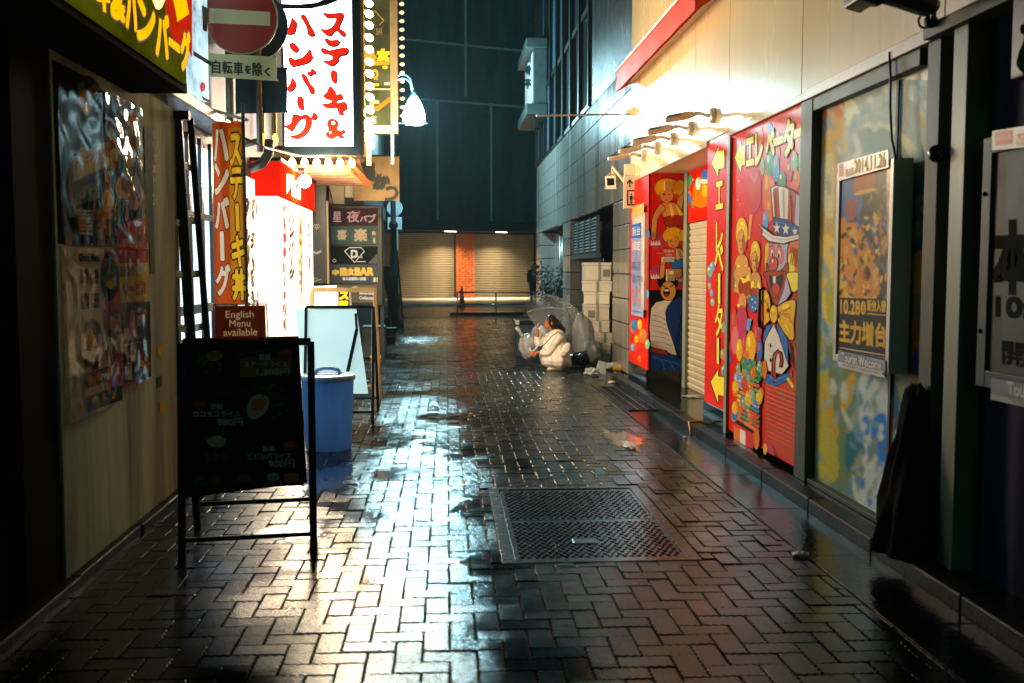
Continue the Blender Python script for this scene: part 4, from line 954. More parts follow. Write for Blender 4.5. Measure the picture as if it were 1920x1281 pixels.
# black covered stand at lower right
t = thing('covered_stand', 'tall stand wrapped in black cloth standing on the kerb by the window', 'cover', (2.3, 5.0, .09))
def cov(u, v):
    a = u * 2 * math.pi; h = v
    rx = (.16 - .115 * h ** 1.3); ry = (.19 - .12 * h ** 1.2)
    wob = 1 + .10 * math.sin(5 * a + 4 * h) + .07 * math.sin(9 * a - 6 * h) + .12 * mnoise.noise(V((math.cos(a) * 2, math.sin(a) * 2, h * 5)))
    if h > .97: wob *= .6
    return V((2.38 + .05 * h + rx * wob * math.cos(a), 4.93 + .05 * h + ry * wob * math.sin(a), .085 + .86 * h + .015 * math.sin(3 * a) * h))
g = MB().m(mat('black_cloth', '#050505', .95, spec=.05, bump=.3, bscale=25)); g.grid(cov, 64, 30); n0 = len(g.v); g.poly([cov(k / 64, 1.) for k in range(64)]); g.build('cloth', t, smooth=True)

# ================================================================== grey stone building beyond the arcade
GX = 2.65
M_stone = mat('wet_grey_stone', '#8d8c84', .2, spec=.7, var=.22, scale=2.2, bump=.1, bscale=12, streak=True, rv=.1)
M_stuc = mat('wet_stucco', '#5d6a6c', .22, var=.25, scale=3, bump=.7, bscale=28, rv=.08)
M_glass_d = mat('blue_window_glass', '#46606c', .10, .0, var=.2, scale=.8, rv=.03)
M_frame_d = mat('black_window_frame', '#0c1012', .4)
gb = thing('stone_building', 'grey stone block building with dark bay windows and service recesses behind the arcade', 'building', (GX, 21, 0))
g = MB().m(M_stone); rnd = random.Random(2)
zc = [2.6 + k * .385 for k in range(6)]
for k in range(5):
    y = 13.75
    while y < 29.5:
        l = min(2.0 + rnd.uniform(-.2, .2), 29.5 - y)
        if l < .3: l = 29.5 - y
        g.box(GX, GX + .12, y + .006, y + l - .006, zc[k] + .006, zc[k + 1] - .006); y += l + 1e-6
g.build('stone_cladding', gb, bev=.006)
g = MB().m(M_dark); g.box(GX + .04, 9, 13.76, 29.4, 2.61, 4.53); g.box(3.4, 9, 13.76, 29.4, 0, 2.61); g.box(GX + .12, 9, 13.76, 29.4, 4.53, 22); g.build('wall', gb)
g = MB().m(M_stuc).box(GX, GX + .11, 13.75, 18.35, 4.53, 22); g.build('stucco_panel', gb)
MB().m(M_frame_d).box(GX - .02, 3.2, 13.56, 13.745, 0, 22).build('joint_strip', gb)
def pillar(y0, y1):
    g = MB().m(M_stone)
    z = 0
    while z < 2.56:
        h = min(.37, 2.59 - z); g.box(GX, 3.35, y0, y1, z + .008, z + h - .008); z += h
    g.m(M_dark).box(GX + .02, 3.3, y0 + .02, y1 - .02, 0, 2.6); g.build('pillar', gb, bev=.008)
pillar(14.5, 15.86); pillar(21.4, 22.75); pillar(28.2, 29.5)
g = MB().m(M_stone)
for k in range(5): g.box(3.05, 3.3, 22.76, 28.19, k * .52 + .006, k * .52 + .514)
g.build('recess_wall', gb, bev=.006)
g = MB().m(mat('steel_pipe', '#9aa09c', .25, .7)); g.tube([(2.93, 25.6, .0), (2.93, 25.6, 2.6)], .055, 12); g.tube([(2.93, 25.2, .0), (2.93, 25.2, 2.6)], .03, 10); g.build('pipe', gb, smooth=True)
# louvre and doors in the near recess
M_lv = mat('grey_louvre', '#56646a', .35, .3, var=.15)
g = MB().m(M_lv)
zt, zb = 2.52, 1.86; Y0, Y1 = 17.95, 21.38
for k in range(4):
    a = Y0 + (Y1 - Y0) * k / 4 + .03; b = Y0 + (Y1 - Y0) * (k + 1) / 4 - .03
    g.box(2.70, 2.76, a - .03, a + .04, zb, zt); g.box(2.70, 2.76, b - .04, b + .03, zb, zt)
    for j in range(11):
        z = zb + .03 + j * .058; g.add([(2.70, a, z), (2.70, b, z), (2.75, b, z + .045), (2.75, a, z + .045)], [(0, 1, 2, 3)])
g.box(2.68, 2.78, Y0 - .05, Y1, 1.76, 1.855)
g.build('louvre', gb)
g = MB().m(mat('grey_steel_door', '#39454a', .3, .2, var=.2)); g.box(2.85, 2.9, 18.1, 19.6, .02, 1.755); g.box(2.85, 2.9, 19.65, 21.3, .02, 1.755); dd = g.build('service_door', gb, bev=.006)
MB().m(M_alul).box(2.82, 2.85, 18.2, 18.26, .8, 1.2).build('handle', dd)
# upper bay windows: eight bays, each a frame with panes
for k in range(8):
    y0 = 18.4 + k * 1.385; y1 = y0 + 1.385
    g = MB().m(M_frame_d)
    for (a, b) in ((4.535, 4.62), (6.34, 6.46), (9.4, 9.52), (14, 14.2)): g.box(GX - .02, GX + .10, y0 + .06, y1 - .06, a, b)
    g.box(GX - .06, GX + .12, y0, y0 + .06, 4.535, 14.2); g.box(GX - .06, GX + .12, y1 - .06, y1, 4.535, 14.2)
    f = g.build('window', gb)
    for a, b in ((4.62, 6.34), (6.46, 9.4), (9.52, 14)):
        g = MB().m(M_glass_d); tl = .012 * ((k * 7 + int(a)) % 5 - 2)
        g.poly([(GX + .04 + tl, y0 + .06, a), (GX + .04 - tl, y1 - .06, a), (GX + .045 - tl, y1 - .06, b), (GX + .035 + tl, y0 + .06, b)]); g.build('pane', f)
# projecting sign box
t = thing('projecting_sign', 'unlit white projecting box sign with grey caps high on stone building corner', 'sign', (2.4, 27.5, 7))
g = MB().m(mat('sign_grey', '#4a5653', .4, var=.15)); g.box(2.30, 2.66, 26.6, 29.3, 5.9, 7.35); g.box(2.10, 2.66, 26.45, 29.6, 7.35, 7.6); g.box(2.10, 2.66, 26.45, 29.6, 5.62, 5.9); g.build('box', t, bev=.02)
g = MB().m(mat('sign_panel_added_glow', '#c4cfce', .3, em='#cfe0e0', es=.25)).box(2.28, 2.30, 26.75, 29.2, 6.0, 7.28); A = Art(g, (2.28, 0, 0), NX)  # the sign is unlit; faint emission added to brighten its white panel
for k, ch in enumerate('酒肴亭'): A.txt(ch, (984.5, 100 + k * 24), (996, 98 + k * 25), (996, 116 + k * 25), (984.5, 117 + k * 24), mat('sign_ink', '#20302e', .4), bold=.03)
g.build('panel', t)

# ================================================================== building across the street at the end
EA = ony(750, 505, 49.2); EB = ony(1005, 505, 51.8); EA.z = EB.z = 0
EU = (EB - EA).normalized(); EN = V((EU.y, -EU.x, 0))            # EN points back towards the alley
def E3(u, n, z): return EA + EU * u + EN * n + V((0, 0, z))
def ebox(g, u0, u1, n0, n1, z0, z1): return g.obox(E3((u0 + u1) / 2, (n0 + n1) / 2, (z0 + z1) / 2), EU * (u1 - u0) / 2, EN * (n1 - n0) / 2, V((0, 0, (z1 - z0) / 2)))
def eu(px, n=0): return (onp(px, 505, EA + EN * n, EN) - EA).dot(EU)
def ez(px, py): return onp(px, py, EA, EN).z
M_tile = mat('dark_teal_tile', '#3a6468', .38, var=.45, scale=1.6, bump=.25, bscale=9, streak=True)
def tile_material():
    m = M_tile; N = m.node_tree.nodes; L = m.node_tree.links; b = N['Principled BSDF']
    br_ = N.new('ShaderNodeTexBrick'); br_.inputs['Scale'].default_value = 1; br_.inputs['Brick Width'].default_value = .22; br_.inputs['Row Height'].default_value = .11; br_.inputs['Mortar Size'].default_value = .008
    br_.inputs['Color1'].default_value = (.9, .9, .9, 1); br_.inputs['Color2'].default_value = (.55, .55, .55, 1); br_.inputs['Mortar'].default_value = (.25, .25, .25, 1)
    mp = N.new('ShaderNodeCombineXYZ'); se = N.new('ShaderNodeSeparateXYZ'); ge = N.new('ShaderNodeNewGeometry')
    L.new(ge.outputs['Position'], se.inputs[0]); L.new(se.outputs['X'], mp.inputs[0]); L.new(se.outputs['Z'], mp.inputs[1]); L.new(mp.outputs[0], br_.inputs['Vector'])
    mx = N.new('ShaderNodeMixRGB'); mx.blend_type = 'MULTIPLY'; mx.inputs[0].default_value = .75
    old = b.inputs['Base Color'].links[0].from_socket; L.new(old, mx.inputs[1]); L.new(br_.outputs[0], mx.inputs[2]); L.new(mx.outputs[0], b.inputs['Base Color'])
tile_material()
eb = thing('corner_building', 'dark tiled building with lit roller shutters across the street at the alley end', 'building', tuple(E3(3, 0, 0)))
g = MB().m(M_tile); ebox(g, -25, 25, -8, .0, 3.95, 30); g.build('tiled_wall', eb)
g = MB().m(mat('fascia_black', '#11191a', .35, var=.2)); ebox(g, -25, 25, -1.0, 1.15, 3.42, 3.93); g.build('fascia', eb)
g = MB().m(M_dark); ebox(g, -25, 25, -8, -.9, .0, 3.93); g.build('wall', eb)
M_sh2 = mat('beige_shutter', '#7d7058', .42, .15, var=.15, scale=1.5, streak=True)
spans = [(-9, -4.6), (-4.5, -.1), (-.05, eu(857) - .03), (eu(892) + .03, eu(1006)), (eu(1006) + .1, eu(1006) + 4)]
for a, b in spans:
    g = MB().m(M_sh2); z = .1; k = 0
    while z < 3.3:
        P0 = [E3(a, -.35, z), E3(b, -.35, z), E3(b, -.30, z + .045), E3(a, -.30, z + .045), E3(b, -.35, z + .085), E3(a, -.35, z + .085)]
        g.add(P0, [(0, 1, 2, 3), (3, 2, 4, 5)]); z += .088
    g.build('shutter', eb)
g = MB().m(mat('orange_brick', '#9c4a14', .5, var=.3, scale=6, bump=.4, bscale=14))
a, b = eu(857), eu(892)
rnd = random.Random(5)
for r in range(27):
    off = .17 if r % 2 else 0
    x = a - off
    while x < b:
        x0, x1 = max(a, x), min(b, x + .33)
        if x1 - x0 > .03: ebox(g, x0 + .007, x1 - .007, -.3, -.12 + rnd.uniform(0, .015), .1 + r * .12, .1 + r * .12 + .108)
        x += .34
ebox(g.m(mat('mortar_dark', '#3a1d0c', .6)), a, b, -.5, -.135, .1, 3.4)
g.build('brick_pier', eb)
M_strip = mat('pale_joint_strip', '#c4d4d4', .3, .0, var=.15)
g = MB().m(M_strip)
for z in (ez(860, 192), ez(860, 84)): ebox(g, -25, 25, .005, .05, z - .05, z + .05)
g.build('horizontal_strip', eb)
for px, p0, p1 in ((820, 418, 190), (920, 418, 194), (873, 182, -60), (712, 418, 190)):
    g = MB().m(M_strip); u = eu(px); ebox(g, u - .06, u + .06, .06, .10, max(3.95, ez(px, p0)), ez(px, p1)); g.build('vertical_strip', eb)
g = MB().m(mat('side_wall_dark', '#161d1d', .6)); 
for px in (845, 940):
    u = eu(px, .8)
    t = tag(MB().m(mat('downlight_glow', '#ffffff', .4, var=0, em='#ffeccc', es=9)).obox(E3(u, .8, 3.40), EU * .30, EN * .05, V((0, 0, .012))).build('soffit_light'), {845: 'long soffit downlight under the fascia left of the brick pier', 940: 'long soffit downlight under the fascia over the right shutter', 760: 'soffit downlight over the left end of the beige shutter', 1040: 'soffit downlight hidden past the stone corner'}[px], 'downlight', 'downlights under the far fascia')
    l = light('AREA', E3(u, .8, 3.38), 250, (1, .82, .56), t, shape='RECTANGLE', size=.8, size_y=.1, spread=R(120)); l.rotation_euler = (0, 0, math.atan2(EU.y, EU.x))

# railing, cones, road base
M_gal = mat('galvanised_pipe', '#8d9a98', .3, .8, var=.15)
t = thing('pipe_railing', 'grey pipe railing on a concrete base at the end of the alley', 'railing', (1.6, 34, 0))
YR = 34.0
xs = [ony(px, 590, YR).x for px in (858, 930, 1002)]; ztop = ony(930, 548, YR).z
g = MB().m(M_gal)
for z in (ztop, ony(930, 570.5, YR).z): g.tube([(xs[0], YR, z), (xs[2] + .3, YR, z)], .028, 10)
g.build('rail', t, smooth=True)
for x in xs: MB().m(M_gal).tube([(x, YR, .0), (x, YR, ztop + .01)], .03, 10).build('post', t, smooth=True)
MB().m(M_conc).box(xs[0] - .25, 2.6, YR - .35, YR + .35, -.01, .10).build('base', t, bev=.02)
M_cone = mat('traffic_cone_orange', '#e0401a', .4, var=.1)
def cone(x, y, z0, h, label, r=.16):
    t = thing('traffic_cone', label, 'traffic cone', (x, y, z0), 'traffic cones at the alley end')
    MB().m(M_cone).lathe((x, y, z0), [(r * 1.02, .03), (r * .86, .06), (r * .2, h * .96), (r * .12, h)], 20).build('cone', t, smooth=True)
    MB().m(M_cone).box(x - r * 1.25, x + r * 1.25, y - r * 1.25, y + r * 1.25, z0, z0 + .03).build('foot', t, bev=.01)
    MB().m(mat('cone_white_band', '#d8cdbb', .3)).lathe((x, y, z0), [(r * .62 + .004, h * .40), (r * .42 + .004, h * .62)], 20).build('band', t, smooth=True)
c = ong(866, 575); cone(c.x, c.y, 0, .85, 'orange traffic cone on the far kerb behind the railing, before the brick pier')
c = ony(1006, 560, 37.5); cone(c.x, c.y, 0, .82, 'orange traffic cone half hidden behind the stone building corner')

# planter and shrub
t = thing('planter', 'dark rectangular planter box in the stone recess', 'planter', (2.75, 24.5, 0))
pa, pb = ony(1013, 560, 24), ony(1050, 575, 24)
g = MB().m(mat('planter_dark', '#12191d', .4)); g.box(2.3, 2.95, 23.4, 25.8, 0, .62); g.build('box', t, bev=.02)
t = thing('shrub', 'leafy dark green shrub growing out of the dark planter', 'shrub', (2.62, 24.6, .62))
rnd = random.Random(12)
g = MB().m(mat('shrub_bark', '#2a2015', .7))
tips = []
for k in range(9):
    a = rnd.uniform(0, 6.28); p = V((2.62, 24.6, .58)); pts = [p]
    for j in range(4): p = p + V((.10 * math.cos(a + rnd.uniform(-.6, .6)), .2 * math.sin(a), .22 + rnd.uniform(-.06, .06))); pts.append(p); tips.append(p)
    g.tube(pts, [.016, .013, .01, .007, .004], 5)
g.build('branches', t)
g = MB().m(mat('shrub_leaf', '#2f4a34', .35, var=.4, scale=9))
for k in range(900):
    c = rnd.choice(tips) + V((rnd.gauss(0, .09), rnd.gauss(0, .16), rnd.gauss(0, .09))); n = V((rnd.gauss(0, 1), rnd.gauss(0, 1), rnd.gauss(0, .7))).normalized(); a = n.orthogonal().normalized(); b = n.cross(a)
    l = rnd.uniform(.03, .06); g.poly([c - a * l, c + b * l * .45 + n * .006, c + a * l, c - b * l * .45 + n * .006])
g.build('foliage', t)

# ================================================================== stacked boxes, bags, bin, litter
M_foam = mat('white_foam_box', '#e4dccb', .5, var=.08, scale=4, bump=.05)
M_tape = mat('parcel_tape', '#9b998f', .25)
M_ink = mat('box_ink', '#4a4a44', .5)
YB = 16.2
bl_ = [(1096, 1148, 492, 527.5, 'flap'), (1092, 1153, 528, 549, ''), (1099, 1153, 549.3, 573, ''), (1095, 1146, 573.3, 605, 'label'), (1109, 1150, 605.3, 627, ''), (1112, 1153, 627.3, 648, 'writing'), (1108, 1150, 648.3, 671, 'stain'), (1106, 1153, 671.3, 687, '')]
lbs = ['topmost white box of the stack, tall with printed square label', 'second white box from the top, widest and sticking out to the left', 'third white box from the top with a creased label', 'fourth white box from the top, tall and shifted left', 'fifth white box from the top, narrow', 'sixth white box from the top with scribbled writing', 'seventh white box from the top, stained at its side', 'bottom white box of the stack resting on the ground']
zprev = 0.
hs_ = []
for (x0, x1, y0, y1, k) in bl_[::-1]:
    a, b = ony(x0, y0, YB), ony(x1, y1, YB); hs_.append((a.x, b.x, a.z - b.z, k))
scl = ony(1120, 492, YB).z / sum(h for _, _, h, _ in hs_)
for i, (xa, xb, h, k) in enumerate(hs_):
    h *= scl; j = 7 - i; dep = .42; yaw = -.14 + .17 * ((i * 37) % 5 - 2) / 2
    c = V(((xa + xb) / 2, YB + dep / 2, zprev + h / 2)); wx = (xb - xa) / 2 * .90
    ux = V((math.cos(yaw), math.sin(yaw), 0)); uy = V((-math.sin(yaw), math.cos(yaw), 0)); uz = V((0, 0, 1))
    t = thing('foam_box', lbs[j], 'box', (c.x, c.y, zprev), 'white boxes stacked by the service recess')
    g = MB().m(M_foam); hb, lh = h - .002, min(.05, h * .22)
    g.obox(c - uz * lh / 2, ux * wx, uy * dep / 2, uz * (hb - lh) / 2 * .995); g.build('body', t, bev=.008)
    g = MB().m(M_foam); g.obox(c + uz * (hb / 2 - lh / 2), ux * (wx + .008), uy * (dep / 2 + .008), uz * (lh / 2 - .002)); g.build('lid', t, bev=.008)
    g = MB().m(M_tape); fy = -uy * (dep / 2 + .0085)
    g.obox(c + fy + ux * wx * .05, ux * .022, uy * .0015, uz * hb / 2); g.obox(c + uz * (hb / 2 + .001) + ux * wx * .05, ux * .022, uy * (dep / 2 + .008), uz * .001); g.build('tape', t)
    if k in ('flap', 'label'):
        g = MB().m(mat('shipping_label', '#8d8a82', .4)); g.obox(c + fy + ux * wx * (.6 if k == 'flap' else -.45) - uz * h * .08, ux * .055, uy * .0015, uz * .06); g.build('shipping_label', t)
    if k == 'writing':
        g = MB().m(M_ink)
        for q in range(6): g.obox(c + fy + ux * wx * (-.3 + .2 * q) - uz * h * .1, ux * .012 + uz * .03 * ((q % 3) - 1), uy * .0012, uz * .004)
        g.build('marking', t)
    zprev += h
M_bag = mat('clear_white_bag', '#c8cbd0', .25, var=.12, scale=8, bump=.6, bscale=14, alpha=.82)
M_bagg = mat('grey_clear_bag', '#98a09c', .25, var=.3, scale=6, bump=.6, bscale=14, alpha=.72)
def bag(name, c, r, label, ma, knot=None, seed=0, group=None, cat='rubbish bag'):
    c = V(c); rnd = random.Random(seed); ph = [rnd.uniform(0, 6) for _ in range(4)]
    def fn(u, v):
        a = u * 2 * math.pi; e = -math.pi / 2 + v * math.pi
        k = 1 + .08 * math.sin(3 * a + ph[0]) + .07 * math.sin(5 * a + 3 * e + ph[1]) + .10 * mnoise.noise(V((math.cos(a) * 3 + seed, math.sin(a) * 3, e * 2))) + .05 * mnoise.noise(V((math.cos(a) * 9, math.sin(a) * 9 + seed, e * 6)))
        q = math.cos(e) ** .75 if math.cos(e) > 0 else 0
        return V((c.x + r[0] * k * q * math.cos(a), c.y + r[1] * k * q * math.sin(a), max(.006, c.z + r[2] * k * math.sin(e))))
    t = thing(name, label, cat, (c.x, c.y, 0), group)
    MB().m(ma).grid(fn, 48, 28).build('sack', t, smooth=True)
    if knot:
        k = c + V(knot); p = c + V((knot[0] * .45, 0, r[2] * .8))
        g = MB().m(ma); g.loft([(p, (.05, 0, 0), (0, .05, 0)), (p * .5 + k * .5, (.03, 0, 0), (0, .03, 0)), (p * .2 + k * .8, (.045, .01, 0), (0, .02, .01)), (k, (.03, 0, .02), (0, .008, 0))], 14); g.build('knot', t, smooth=True)
    return t
def pxb(px0, px1, py1, py0, Y):
    a, b = ony(px0, py0, Y), ony(px1, py1, Y); return a, b
def bagpx(px0, px1, py0, py1, Y, label, ma, knot=None, seed=0, group='rubbish bags on the ground'):
    a, b = ony(px0, py0, Y), ony(px1, py1, Y); z0 = max(0, b.z)
    return bag('rubbish_bag', ((a.x + b.x) / 2, Y, (a.z + z0) / 2), ((b.x - a.x) / 2, .24, (a.z - z0) / 2), label, ma, knot, seed, group)
bagpx(973, 1012, 628, 671, 16.2, 'clear white rubbish bag with a twisted ear beside squatting person', M_bag, (-.22, -.05, .32), 1)
bagpx(998, 1030, 612, 645, 16.9, 'pale rubbish bag behind the raised hand of squatting person', M_bag, None, 2)
bagpx(1072, 1112, 590, 672, 16.3, 'tall grey clear rubbish bag left of the box stack', M_bagg, None, 3)
bagpx(1095, 1128, 640, 690, 15.9, 'squat grey rubbish bag at the foot of the box stack', M_bagg, None, 4)
bagpx(1063, 1110, 662, 692, 15.9, 'low black rubbish bag under the open umbrella', mat('black_bag', '#0b0c0c', .25, bump=.5, bscale=16), None, 6)
# open bin
t = thing('crate_bin', 'dark blue grey plastic bin with black rim behind the white bags', 'bin', (1.35, 17.8, 0))
a, b = ony(967, 601, 17.6), ony(1006, 645, 17.6); M_bin = mat('bin_blue_grey', '#3b4a55', .35, var=.15)
x0, x1, zt = a.x, b.x, a.z
g = MB().m(M_bin); g.prism([(x0 + .03, 17.6, .0), (x1 - .03, 17.6, 0), (x1, 17.6, zt - .08), (x0, 17.6, zt - .08)], (0, .5, 0))
for k in range(8): g.box(x0 + .05 + k * .05, x0 + .06 + k * .05, 17.59, 17.6, .05, zt - .1)
g.build('body', t, bev=.01)
MB().m(mat('bin_rim_black', '#0b0f11', .35)).box(x0 - .02, x1 + .02, 17.58, 18.12, zt - .08, zt).build('rim', t, bev=.012)
MB().m(M_foam).box(x0 - .01, x0 + .06, 17.56, 17.6, zt - .07, zt + .005).build('paper_tag', t)
# litter
def crumple(name, px, py, size, label, ma, seed, cat='litter', flat=.5, z0=.003, group='litter on the wet ground'):
    p = ong(px, py); rnd = random.Random(seed)
    def fn(u, v):
        a = u * 2 * math.pi; e = -math.pi / 2 + v * math.pi
        k = 1 + .5 * mnoise.noise(V((math.cos(a) * 2 + seed * 3, math.sin(a) * 2, e * 2)))
        return V((p.x + size[0] * k * math.cos(e) * math.cos(a), p.y + size[1] * k * math.cos(e) * math.sin(a), z0 + max(0, size[2] * (k * math.sin(e) + .6))))
    o_ = MB().m(ma).grid(fn, 18, 12).build(name, smooth=False); return tag(o_, label, cat, group)
M_pap = mat('litter_paper', '#c9c3b8', .45, var=.12, scale=30); M_film_ = mat('litter_film', '#b8c2c4', .12, var=.2, scale=40, alpha=.75)
crumple('plastic_scrap', 1180, 838, (.05, .16, .02), 'white crumpled plastic scrap lying alone mid right of the paving', M_pap, 1)
crumple('plastic_bag', 1110, 703, (.12, .10, .06), 'clear crumpled plastic wrapper at the tip of the litter pile', M_film_, 2)
crumple('plastic_bag', 1150, 692, (.16, .12, .06), 'clear plastic bag flattened in the litter pile before the stone pillar', M_film_, 3)
crumple('paper_scrap', 1172, 694, (.09, .12, .09), 'white torn paper upright at the foot of mural pillar', M_pap, 4)
crumple('paper_scrap', 1147, 719, (.05, .05, .02), 'small white paper scrap below the litter pile', M_pap, 5)
crumple('paper_scrap', 1502, 1043, (.045, .035, .014), 'small pale paper scrap near the kerb in the foreground', M_pap, 6)
crumple('paper_scrap', 654, 897, (.02, .015, .006), 'tiny tan scrap on the puddle below the blue bucket', mat('scrap_tan', '#b28a5a', .5), 7)
crumple('paper_scrap', 1285, 822, (.02, .02, .01), 'tiny white scrap in the gutter before near pillar', M_pap, 8)
crumple('plastic_scrap', 1300, 758, (.12, .10, .012), 'clear plastic sheet lying on the alcove floor', M_film_, 9, z0=.086)
for i, (px, py) in enumerate(((983, 723), (1052, 747), (1065, 768), (1098, 775), (1175, 640), (1113, 640), (975, 735), (870, 905), (1120, 862), (802, 722))):
    crumple('leaf_scrap', px, py, (.014, .018, .004), 'tiny pale leaf scrap scattered on the wet paving', mat('scrap_tan', '#b28a5a', .5), 20 + i, group='tiny scraps scattered on paving')
a = ong(1225, 985, .09)
t = tag(MB().m(M_film_).prism([ony(1113, 706, 14.6), ony(1136, 708, 14.6), ony(1135, 680, 14.75), ony(1122, 676, 14.75)], (.02, .05, 0)).build('plastic_tray'), 'grey translucent plastic tray standing on edge in litter pile', 'tray', 'litter on the wet ground')
t = tag(MB().m(mat('cup_yellow', '#d8a01c', .35)).loft([(ong(1153, 697) + V((-.03, 0, .05)), (0, .03, 0), (0, 0, .035)), (ong(1153, 697) + V((.09, 0, .05)), (0, .04, 0), (0, 0, .045))], 14).build('paper_cup'), 'yellow and white paper cup lying in the litter pile', 'cup', 'litter on the wet ground')
g = MB().m(mat('strap_yellow', '#c98a1c', .4)); g.tube([onp(1296, 815, V((2.29, 0, 0)), V((1, 0, 0))), V((2.30, 9.3, .093)), V((2.42, 9.35, .094)), V((2.5, 9.2, .088))], .012, 6); tag(g.build('strap', smooth=True), 'short yellow strap hanging over the kerb edge', 'strap')

# ================================================================== left side
PX_ = (1, 0, 0)
def em(name, c, es, var=.04, scale=3, rough=.4): return mat(name, c, rough, var=var, scale=scale, em='base', es=es, spec=.0)
M_lw = mat('dark_brown_wall', '#12140d', .85, spec=.05, var=.2, scale=4)
M_cw = mat('grimy_cream_wall', '#a2b8b0', .8, spec=.06, var=.5, scale=2.2, streak=True)
# ---- near dark pub front
nb = thing('pub_building', 'dark pub front at left edge with wood wainscot and dim amber window', 'building', (-2, 3, 0))
g = MB().m(M_lw); g.box(-6, -1.96, -9, 3.9, 0, .5); g.box(-6, -2.0, -9, 4.3, 2.42, 9); g.box(-6, -1.98, -9, .6, 0, 9); g.box(-6, -1.86, 4.45, 4.86, .0, 2.75); g.box(-6, -2.2, .6, 4.45, .5, 2.42); g.build('wall', nb)
g = MB().m(mat('wainscot_wood', '#301a0e', .7, spec=.1, var=.3, scale=14))
for k in range(24): g.box(-2.02, -1.955, 2.0 + k * .1, 2.0 + k * .1 + .096, .50, 1.17)
g.box(-2.03, -1.93, 2.0, 4.42, 1.172, 1.215); g.build('wainscot', nb, bev=.004)
g = MB().m(mat('granite_base', '#24251f', .7, spec=.1, var=.5, scale=60)).box(-2.03, -1.95, 2.0, 4.44, .0, .497); g.build('granite_base', nb)
MB().m(em('amber_window_glow', '#9a8418', .05, .4, 3)).box(-2.195, -2.18, 2.0, 4.3, 1.22, 2.42).build('window', nb)
g = MB().m(M_lw)
for y in (4.08, 4.34, 3.7, 3.0): g.box(-2.05, -1.98, y, y + .07, 1.216, 2.42)
g.build('window_frame', nb)
g = MB().m(mat('blind_slat', '#6d6420', .5))
for k in range(14): g.box(-2.16, -2.12, 3.2, 4.34, 1.25 + k * .035, 1.262 + k * .035)
g.build('blind', nb)
# ---- restaurant building behind the posters
rb = thing('restaurant_building', 'cream walled restaurant building on the left with bright lit shop bay and red cap', 'building', (-2, 9, 0))
g = MB().m(M_cw); g.box(-6, -1.85, 4.87, 7.05, 0, 2.64); g.build('poster_wall', rb)
g = MB().m(mat('shop_back_wall', '#5d6366', .5, var=.25, streak=True)); g.box(-6, -2.02, 7.06, 13.9, 0, 9); g.box(-6, -1.9, .6, 7.05, 2.65, 9); g.build('wall', rb)
g = MB().m(mat('canopy_white', '#aab4b8', .35, var=.2)); g.box(-2.02, -1.80, 6.1, 8.9, 2.70, 2.79); g.build('canopy', rb, bev=.01)
MB().m(mat('eave_dark', '#0c0f0c', .9, spec=.05)).box(-1.90, -1.52, 2.2, 6.06, 2.58, 2.64).build('eave', rb)
g = MB().m(em('cool_white_window', '#b7d4ff', 3.0, .35, 5)); g.box(-2.02, -2.005, 7.45, 9.5, .75, 2.55); wl = g.build('window', rb)
g = MB().m(mat('dark_window_bar', '#12181c', .3))
for y in (7.45, 7.85, 8.25, 8.6, 8.95, 9.4): g.box(-2.0, -1.97, y, y + .07, .7, 2.6)
g.box(-2.0, -1.97, 7.4, 9.5, 1.2, 1.27); g.box(-2.0, -1.965, 7.4, 9.5, 1.95, 2.0); g.build('frame', wl)
# the projecting bright bay: red cap, white lit faces
BX = -1.76
M_bay = em('bay_white_glow', '#ffe9d2', 2.0, .05)
M_cap = em('bay_red_cap', '#e01a04', 1.0, .12, 4)
g = MB().m(M_bay); g.prism([(-2.01, 10.6, .12), (BX, 10.6, .12), (BX, 13.3, .12), (-2.01, 13.3, .12)], (0, 0, 2.19))
A = Art(g, (BX, 0, 0), PX_, (440, 260, 3.37))
RT = mat('bay_red_letter', '#b01404', .4, em='#c01404', es=.12); DT_ = mat('bay_dark_letter', '#5a1a0c', .4)
for k, ch in enumerate('の2種類に上がりく'):
    y = 415 + k * 91; A.txt(ch, (305, y), (324, y + 3), (324, y + 60), (305, y + 58), RT, bold=.028)
for k, ch in enumerate('ハンバ'):
    y = 470 + k * 88; A.txt(ch, (341, y), (374, y + 8), (374, y + 68), (341, y + 62), DT_, bold=.022)
A.poly([(352, 742), (360, 742), (360, 812), (352, 812)], DT_); A.txt('グ', (341, 818), (378, 822), (378, 885), (341, 885), DT_, bold=.022)
for k, ch in enumerate('自慢の鉄板焼'): A.txt(ch, (400, 560 + k * 66), (416, 562 + k * 66), (416, 610 + k * 64), (400, 612 + k * 64), mat('bay_orange_letter', '#e0780c', .4, em='#e0780c', es=.5), bold=.006)
g.build('lit_bay', rb)
l = light('AREA', (BX + .05, 11.95, 1.25), 125, (1, .83, .58), rb, shape='RECTANGLE', size=2.1, size_y=2.6); l.rotation_euler = (0, R(-90), 0)
g = MB().m(M_cap); g.prism([(-2.03, 10.57, 2.315), (BX + .03, 10.57, 2.315), (BX + .03, 13.32, 2.315), (-2.03, 13.32, 2.315)], (0, 0, .35))
A = Art(g, (BX + .03, 0, 0), PX_, (440, 260, 3.37))
A.poly([(328, 222), (372, 236), (372, 268), (328, 352)], M_bay); A.poly([(362, 275), (416, 262), (416, 388), (362, 360)], M_bay); A.txt('肉', (372, 285), (408, 285), (408, 350), (372, 345), RT, bold=.01)
g.build('red_cap', rb)
g = MB().m(mat('flashing_dark_grey', '#2a3134', .5)); g.box(-2.02, -1.70, 10.5, 13.35, 2.668, 2.70); g.build('cap_flashing', rb)  # thin dark grey strip on top of the cap
